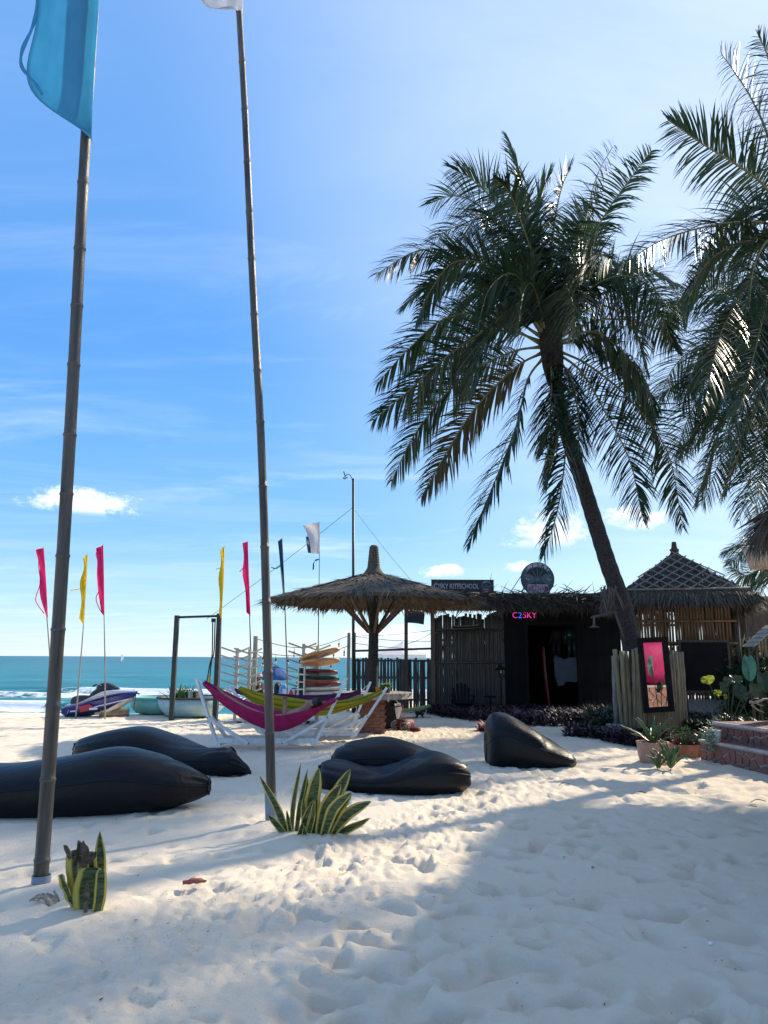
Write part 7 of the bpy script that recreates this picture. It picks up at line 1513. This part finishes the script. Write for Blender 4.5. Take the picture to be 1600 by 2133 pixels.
# driftwood by the pot
dw = at_y(1578, 1468, 13.2); dwt = thing('driftwood', 'pale bleached driftwood branch lying behind the top step', 'driftwood', dw)
for pp_, r_ in (((1562, 1462, 1574, 1463, 1592, 1457), .03), ((1566, 1468, 1578, 1478, 1592, 1484), .018), ((1574, 1463, 1582, 1468, 1590, 1470), .016)): mb = MB(); mb.tube(curve([at_y(pp_[i], pp_[i + 1], 13.2) for i in (0, 2, 4)], 8), [r_ * (1 - .08 * i) for i in range(8)], 6); build('branch', mb, 'wood_grey', dwt)

# ================================================================ bean bags
def bag(label, st, wr=.012, seed=1, fold=(), m='vinyl', name='bean_bag', nv=40, per=6, ends=(.5, .5)):
    """st: stations (ground centre x, y, half width, z low, z high, exponent) lofted; section across the path"""
    q = np.random.default_rng(seed); K = [np.array(s, float) for s in st]; n_ = (len(K) - 1) * per + 1; rows = []
    C_ = [Vector((k[0], k[1], 0)) for k in K]; path = curve(C_, n_); oth = [curve([Vector((k[2], k[3], k[4])) for k in K], n_), curve([Vector((k[5], 0, 0)) for k in K], n_)]
    for i in range(n_):
        d = (path[min(i + 1, n_ - 1)] - path[max(i - 1, 0)]).normalized(); s_ = Vector((d.y, -d.x, 0)); hw_, z0, z1 = oth[0][i]; ex = max(oth[1][i][0], 1.3); hw_ = max(hw_, .01); row = []
        u = i / (n_ - 1)
        for k in range(nv):
            a = 2 * math.pi * k / nv; ca, sa = math.cos(a), math.sin(a); f = lambda t, e: math.copysign(abs(t) ** (2 / e), t)
            y_ = f(ca, ex) * hw_; zz = (z0 + z1) / 2 + f(sa, ex) * (z1 - z0) / 2
            e_ = abs(2 * u - 1) ** 2.2
            w = wr * (.15 + 2.2 * e_) * (math.sin(a * 7 + u * 5 + seed) * .6 + math.sin(a * 13 + seed * 2 - u * 9) * .5) + wr * .7 * math.sin(u * 17 + 2 * a + seed)
            for (fu, fa, fd, su_, sa_) in fold:
                da = (a - fa + math.pi) % (2 * math.pi) - math.pi; w -= fd * math.exp(-((u - fu + .12 * math.sin(da * 2 + seed)) / su_) ** 2 - (da / sa_) ** 2)
            row.append(path[i] + s_ * (y_ + ca * w) + Vector((0, 0, zz + sa * w)))
        rows.append(row)
    mb = MB(); mb.grid(rows, closed=True); mb.f.append(tuple(range(nv))); mb.f.append(tuple((n_ - 1) * nv + k for k in range(nv - 1, -1, -1)))
    c0 = Vector((float(np.mean([k[0] for k in K])), float(np.mean([k[1] for k in K])), ground(K[len(K) // 2][0], K[len(K) // 2][1]))); t = thing(name, label, 'bean bag', c0, 'dark bean bags on the sand'); o = build('cover', mb, m, t, smooth=True)
    md = o.modifiers.new('sub', 'SUBSURF'); md.levels = 1; md.render_levels = 1
    for kk in (int(nv * .04), int(nv * .46)):   # stitched side seams
        mb = MB(); mb.tube([r_[kk] + (r_[kk] - path[i] - Vector((0, 0, oth[0][i][1] * .5 + oth[0][i][2] * .5))).normalized() * .003 for i, r_ in enumerate(rows)], .006, 5, caps=False); build('seam', mb, m, o, smooth=True)
    for r_ in (rows[0], rows[-1]):   # stitched end seams
        mb = MB(); cen = sum(r_, Vector()) / len(r_); mb.tube([cen + (p - cen) * 1.02 for p in r_] + [cen + (r_[0] - cen) * 1.02], .007, 5, caps=False); build('seam', mb, m, o, smooth=True)
    return t, rows
def gg(px, py, dy=0): p = on_z(px, py); return p.x, p.y + dy
def stn(px, py, back, hw_, z0, z1, ex): x, y = gg(px, py); g = ground(x, y); return (x, y + back, hw_, g + z0, g + z1, ex)
YBg = on_z(200, 1700).y
# long front bag running out of the frame
def yst(px, Y, hw_, z0, z1, ex): p = at_y(px, 1600, Y); g = ground(p.x, Y) * .5; return (p.x, Y, hw_, g + z0, g + z1, ex)
bag('long dark bolster bean bag stretched behind the teal flag pole', [yst(-380, 8.0, .05, .20, .34, 2.2), yst(-330, 8.0, .30, .02, .50, 2.4), yst(-200, 7.95, .46, -.04, .60, 2.5), yst(-30, 7.9, .48, -.05, .44, 2.4), yst(120, 7.9, .50, -.05, .50, 2.4), yst(240, 7.95, .48, -.05, .60, 2.4), yst(315, 8.0, .41, -.03, .545, 2.2), yst(360, 8.02, .32, .01, .465, 2.1), yst(405, 8.05, .19, .07, .37, 2.0), yst(438, 8.05, .05, .135, .285, 2.0)], .006, 3, fold=((.80, 1.9, .015, .02, .5), (.84, 1.5, .015, .02, .5), (.76, 4.4, .012, .02, .6)))
bag('flattened dark bean bag with a creased twisted end behind the long bolster', [yst(152, 10.9, .06, .14, .30, 2.1), yst(172, 10.9, .26, .02, .40, 2.3), yst(230, 10.85, .42, -.03, .52, 2.5), yst(290, 10.8, .45, -.04, .56, 2.5), yst(345, 10.75, .42, -.04, .46, 2.4), yst(395, 10.6, .40, -.04, .36, 2.3), yst(440, 10.5, .36, -.03, .33, 2.2), yst(468, 10.4, .30, -.02, .36, 2.2), yst(488, 10.4, .22, -.01, .26, 2.1), yst(512, 10.4, .12, .0, .13, 2.0), yst(522, 10.4, .03, .01, .05, 2.0)], .010, 5,
    fold=((.46, 1.9, .05, .025, .7), (.53, 1.7, .05, .022, .7), (.60, 1.6, .06, .022, .8), (.86, 1.6, .09, .018, 1.2), (.42, 4.0, .03, .03, .6), (.68, 4.2, .05, .03, .7)))
bag('slumped dark bean bag forming the back of the double seat', [yst(690, 10.25, .08, .05, .22, 2.2), yst(703, 10.25, .30, -.02, .38, 2.3), yst(740, 10.2, .42, -.04, .46, 2.4), yst(800, 10.2, .45, -.04, .49, 2.5), yst(860, 10.2, .44, -.04, .42, 2.5), yst(898, 10.2, .36, -.02, .33, 2.3), yst(914, 10.2, .14, .05, .24, 2.1)], .014, 8,
    fold=((.22, 2.2, .05, .05, .6), (.34, 1.5, .05, .03, .8), (.55, 4.3, .06, .06, .9)))
bag('puffy dark bean bag with folds and a stitched corner facing the plant', [yst(664, 9.4, .05, .08, .22, 2.1), yst(680, 9.4, .28, -.02, .31, 2.3), yst(730, 9.35, .42, -.04, .28, 2.4), yst(790, 9.3, .46, -.05, .25, 2.5), yst(840, 9.3, .46, -.05, .34, 2.6), yst(890, 9.3, .44, -.05, .42, 2.8), yst(935, 9.35, .40, -.03, .37, 2.8), yst(962, 9.4, .28, .02, .28, 2.4), yst(972, 9.4, .10, .09, .24, 2.1)], .016, 12,
    fold=((.30, 1.7, .12, .06, .8), (.40, 2.2, .08, .035, .9), (.48, 1.8, .06, .03, 1.0), (.20, 4.4, .07, .05, .7), (.36, 4.2, .07, .04, .6), (.55, 4.3, .04, .04, .5)))
bag('upright wedge-shaped dark bean bag standing before the red-tipped bush', [yst(1012, 11.55, .10, .06, .42, 2.2), yst(1017, 11.55, .34, -.02, .60, 2.5), yst(1030, 11.55, .44, -.05, .735, 2.7), yst(1055, 11.55, .48, -.05, .72, 2.8), yst(1090, 11.55, .50, -.06, .60, 2.7), yst(1130, 11.55, .48, -.06, .44, 2.5), yst(1165, 11.5, .40, -.05, .28, 2.3), yst(1188, 11.5, .28, -.03, .16, 2.1), yst(1197, 11.5, .10, .0, .08, 2.0)], .007, 15, fold=((.2, 4.4, .03, .05, .8),))

# ================================================================ jet ski, log, basket boats
YJ = 20.1
def JJ(px, py, dy=0): return at_y(px, py, YJ + dy)
jb = JJ(205, 1492); jb.z = ground(jb.x, YJ); js = thing('jet_ski', 'blue and white jet ski beached nose-up on a rope-wrapped roll', 'jet ski', jb)
MT['jet_blue'] = mat('jet_blue', (.022, .022, .17), (.030, .032, .22), .3, 4, coat=.6); MT['jet_white'] = mat('jet_white', (.62, .64, .72), (.70, .72, .80), .3, 4, coat=.5); MT['jet_pale'] = mat('jet_pale', (.55, .50, .42), (.66, .61, .52), .5, 9); MT['jet_black'] = mat('jet_black', (.012, .014, .016), (.03, .032, .035), .55, 8); MT['jet_red'] = mat('jet_red', (.45, .03, .05), None, .4)
def hull(keel, edge_, hw_, m, name, n=15):
    k_, e_ = curve([JJ(*p) for p in keel], n), curve([JJ(*p) for p in edge_], n); rows = []
    for i in range(n):
        w = np.interp(i / (n - 1), np.linspace(0, 1, len(hw_)), hw_); rows.append([Vector((e_[i].x, YJ - w, e_[i].z)), Vector(((e_[i].x + k_[i].x) / 2, YJ - w * .85, (e_[i].z + k_[i].z) / 2 - .02)), Vector((k_[i].x, YJ, k_[i].z)), Vector(((e_[i].x + k_[i].x) / 2, YJ + w * .85, (e_[i].z + k_[i].z) / 2 - .02)), Vector((e_[i].x, YJ + w, e_[i].z)), Vector((e_[i].x, YJ, e_[i].z + .03))])
    mb = MB(); mb.grid(rows, closed=True); mb.f += [tuple(range(6)), tuple((n - 1) * 6 + k for k in range(5, -1, -1))]; return build(name, mb, m, js, smooth=False)
hull(((136, 1493), (170, 1493), (210, 1487), (250, 1474), (275, 1458), (284, 1446)), ((139, 1474), (170, 1468), (210, 1459), (250, 1449), (275, 1444), (286, 1441)), (.34, .42, .44, .36, .18, .03), 'jet_blue', 'hull')
hull(((205, 1489), (225, 1486), (250, 1476), (272, 1461), (281, 1450)), ((205, 1483), (225, 1479), (250, 1466), (272, 1452), (281, 1446)), (.30, .33, .30, .16, .05), 'jet_pale', 'keel')
hull(((139, 1474), (170, 1469), (210, 1459), (250, 1449), (275, 1443), (286, 1440)), ((145, 1468), (170, 1464), (205, 1448), (222, 1440), (255, 1438), (282, 1439)), (.30, .36, .34, .30, .16, .03), 'jet_white', 'deck')
mb = MB(); mb.tube(curve([JJ(150, 1467), JJ(165, 1462), JJ(190, 1459), JJ(202, 1446), JJ(208, 1440)], 12), [.10, .16, .17, .17, .16, .15, .14, .14, .13, .12, .11, .10], 10); build('seat', mb, 'jet_black', js, smooth=True)
mb = MB(); mb.tube(curve([JJ(206, 1442), JJ(214, 1433), JJ(226, 1432), JJ(240, 1436), JJ(252, 1438)], 10), [.10, .13, .13, .12, .12, .11, .10, .08, .06, .03], 8); build('console', mb, 'jet_black', js, smooth=True)
mb = MB(); mb.tube(curve([JJ(216, 1434, -.0), JJ(208, 1428, -.2), JJ(201, 1426, -.33), JJ(193, 1430, -.38)], 8), .02, 6); mb.tube(curve([JJ(216, 1434, 0), JJ(208, 1428, .2), JJ(203, 1426, .33)], 8), .02, 6); build('handlebar', mb, 'jet_black', js, smooth=True)
mb = MB(); mb.add([JJ(162, 1472, -.435), JJ(186, 1467, -.45), JJ(201, 1476, -.45), JJ(168, 1484, -.43)], [(0, 1, 2, 3)]); mb.add([JJ(162, 1472, -.425), JJ(186, 1467, -.44), JJ(201, 1476, -.44), JJ(168, 1484, -.42)], [(3, 2, 1, 0)]); build('red_graphic', mb, 'jet_red', js)
mb = MB(); mb.beam(JJ(186, 1477, -.455), JJ(203, 1476, -.455), .008, .05, (0, 0, 1)); mb.beam(JJ(196, 1473, -.455), JJ(268, 1456, -.33), .006, .02, (0, 0, 1)); mb.beam(JJ(143, 1478, -.40), JJ(140, 1487, -.40), .006, .02, (0, 1, 0)); mb.beam(JJ(146, 1482, -.41), JJ(160, 1481, -.43), .006, .03, (0, 0, 1)); build('white_graphic', mb, 'jet_white', js)
mb = MB(); mb.tube(curve([JJ(283, 1443, -.05), JJ(282, 1455, -.1), JJ(280, 1466, -.1), JJ(279, 1476, -.1)], 8), .012, 5); build('bow_rope', mb, 'rope_dark', js); mb = MB(); mb.beam(JJ(281, 1442), JJ(291, 1446), .06, .03); build('bow_eye', mb, 'jet_black', js)
MT['rope_roll'] = mat('rope_roll', (.22, .16, .11), (.36, .28, .20), .9, 10, (1, 1, 1), .6, 40)
lr = JJ(238, 1492, -.1); lr.z = ground(lr.x, lr.y); lt_ = thing('rope_roll', 'brown rope-wrapped roll propping up the jet ski bow', 'roll', lr); a_, b2_ = JJ(208, 1484, -.25), JJ(268, 1484, .1); a_.z = b2_.z = lr.z + .09
mb = MB(); mb.tube([a_.lerp(b2_, i / 40) for i in range(41)], [.105 + (.012 if i % 2 else 0) for i in range(41)], 12); build('wrapping', mb, 'rope_roll', lt_, smooth=True)
mcor = mat('coracle_turquoise', (.12, .42, .40), (.22, .52, .50), .5, 3, (1, 1, 2), .15, 30); MT['coracle'] = mcor; MT['coracle_pale'] = mat('coracle_pale', (.28, .45, .48), (.38, .55, .58), .5, 3, (1, 1, 2), .15, 30)
def coracle(label, px, py, Y, r, h, m, g='round basket boats'):
    c = at_y(px, py, Y); c.z = ground(c.x, Y) - .02; t = thing('basket_boat', label, 'boat', c, g); mb = MB(); mb.lathe([(.01, 0), (r * .45, .015), (r * .75, h * .16), (r * .93, h * .5), (r, h), (r - .03, h), (r * .88, h * .5), (r * .6, h * .2), (.01, .06)], c, 40, close=False); build('hull', mb, m, t, smooth=True)
    mb = MB(); mb.tube([c + Vector((r * math.cos(a), r * math.sin(a), h)) for a in np.linspace(0, 2 * math.pi, 41)], .028, 7); build('rim', mb, 'wood_dark' if m != 'coracle' else 'coracle', t, smooth=True)
    mb = MB(); mb.box(c + Vector((0, 0, h * .75)), (.16, 2 * r * .93, .03), Matrix.Rotation(.6, 3, 'Z')); build('thwart', mb, 'wood_brown', t); return c
coracle('turquoise round basket boat half hidden behind the paler one', 331, 1488, 21.2, .80, .46, 'coracle')
cc2 = coracle('pale blue-green round basket boat with palm leaves stacked inside', 398, 1490, 20.3, .86, .50, 'coracle_pale')
q = np.random.default_rng(6); N = 320; a = q.uniform(0, 6.28, N); pl_ = at_y(382, 1450, 20.5); tag(build('palm_cuttings', blades(np.array(pl_) + q.normal(0, .12, (N, 3)) * [1.2, .7, .3] - [0, 0, .08], np.c_[np.cos(a), np.sin(a) * .5, q.uniform(.2, 1.5, N)], q.uniform(.2, .5, N), .03, np.c_[-np.sin(a), np.cos(a), np.zeros(N)], .6, 3), 'leaf_green', None, loc=pl_, recalc=False), 'heap of cut green palm leaves in the pale basket boat', 'leaves')
for k in range(2):
    p = at_y(397 + k * 5, 1448, 20.4); mb = MB(); mb.box(p, (.12, .3, .16), Matrix.Rotation(.2 + k, 3, 'Z')); mb.box(p + Vector((0, 0, .09)), (.15, .33, .02), Matrix.Rotation(.2 + k, 3, 'Z')); tag(build('crate', mb, ('wood_grey', 'wood_brown')[k], None, loc=p), ('small grey crate in the pale basket boat beside the palm leaves', 'small brown crate behind the grey one in the basket boat')[k], 'crate', 'crates in the basket boat')
# far sail on the sea
kf = at_y(252, 1384, 420); sl_ = thing('windsurfer', 'tiny white sail far out on the sea', 'sailboard', Vector((kf.x, 420, SEA_Z))); mb = MB(); z0 = SEA_Z + .3
mb.grid([[Vector((kf.x - .2, 420 + .1 * math.sin(u * 3), z0 + u * 3.4)), Vector((kf.x - .1 + 1.3 * math.sin(u * 2.9 + .1), 420 + .3 * math.sin(u * 3), z0 + u * 3.5))] for u in np.linspace(0, 1, 9)]); build('sail', mb, 'cloth_white', sl_, smooth=True); mb = MB(); mb.box((kf.x, 420, SEA_Z + .15), (2.4, .6, .2)); build('hull', mb, 'white', sl_)
# litter on the sand
for k, (px, py, L) in enumerate(((1175, 1640, .14), (1335, 1650, .12), (1560, 1680, .22), (1580, 1675, .15))):
    p = gz(px, py); tt = thing('twig', 'thin dark twig lying on the bare sand', 'twig', p, 'twigs on the sand'); q = random.Random(k); mb = MB(); d = Vector((1, q.uniform(-.5, .5), .1)) * L / 2; mb.tube(curve([p - d + Vector((0, 0, .012)), p + Vector((0, .02, .035)), p + d + Vector((0, 0, .015))], 7), .004, 5); build('stem', mb, 'wood_dark', tt); mb = MB(); mb.tube([p + Vector((0, .02, .035)), p + Vector((d.x * .5, .08, .03))], .003, 4); build('side_shoot', mb, 'wood_dark', tt)
q = np.random.default_rng(77); N = 260; yy = 2.6 + 7 * q.random(N) ** 1.3; xx = (q.random(N) - .35) * yy * 1.0
B = np.array([[a, b_, ground(a, b_) + .002] for a, b_ in zip(xx, yy)]); an = q.uniform(0, 6.28, N)
build('beach_litter', blades(B, np.c_[np.cos(an), np.sin(an), np.full(N, .12)], q.uniform(.006, .03, N), q.uniform(.003, .009, N), np.c_[-np.sin(an), np.cos(an), np.full(N, .3)], 0, 2), 'wood_dark', None, recalc=False, kind='stuff')

# crumbs of damp sand thrown up along the churned track, and pebbles
q = np.random.default_rng(91); N = 1800; yy = 2.6 + 6.5 * q.random(N); xx = -1.75 + (yy - 3.1) * .52 + q.normal(0, .42, N)
far_ = q.random(N) < .25; xx = np.where(far_, (q.random(N) - .5) * yy * 1.1, xx)
sz = q.uniform(.0015, .0055, N) * (.6 + .08 * yy); Zg = np.array([ground(a, b_) for a, b_ in zip(xx, yy)])
octv = np.array([[1, 0, 0], [-1, 0, 0], [0, 1, 0], [0, -1, 0], [0, 0, .8], [0, 0, -.8]]); octf = np.array([[0, 2, 4], [2, 1, 4], [1, 3, 4], [3, 0, 4], [2, 0, 5], [1, 2, 5], [3, 1, 5], [0, 3, 5]])
Vv = octv[None] * sz[:, None, None] * q.uniform(.6, 1.4, (N, 6, 1)) + np.stack((xx, yy, Zg + sz * .35), -1)[:, None, :]
mb = MB(); mb.v = Vv.reshape(-1, 3).tolist(); mb.f = (octf[None] + (np.arange(N) * 6)[:, None, None]).reshape(-1, 3).tolist(); mb.var = [.5] * len(mb.v)
build('sand_crumbs', mb, 'sand', None, recalc=False, kind='stuff', smooth=True)
for k, (px, py, s_) in enumerate(((1480, 1965, .012), (1530, 2003, .010), (880, 2110, .008), (1235, 1808, .012), (1372, 1965, .010))):
    p = gz(px, py); tag(build('pebble', lump(p - Vector((0, 0, s_ * .4)), (s_ * 2, s_ * 1.6, s_ * 1.4), 200 + k, 8, 6, .15, expo=2.2), 'white' if k % 2 == 0 else 'concrete', None, loc=p, smooth=True), 'tiny %s pebble lying in the footprinted sand' % ('white' if k % 2 == 0 else 'grey'), 'pebble', 'pebbles on the sand')
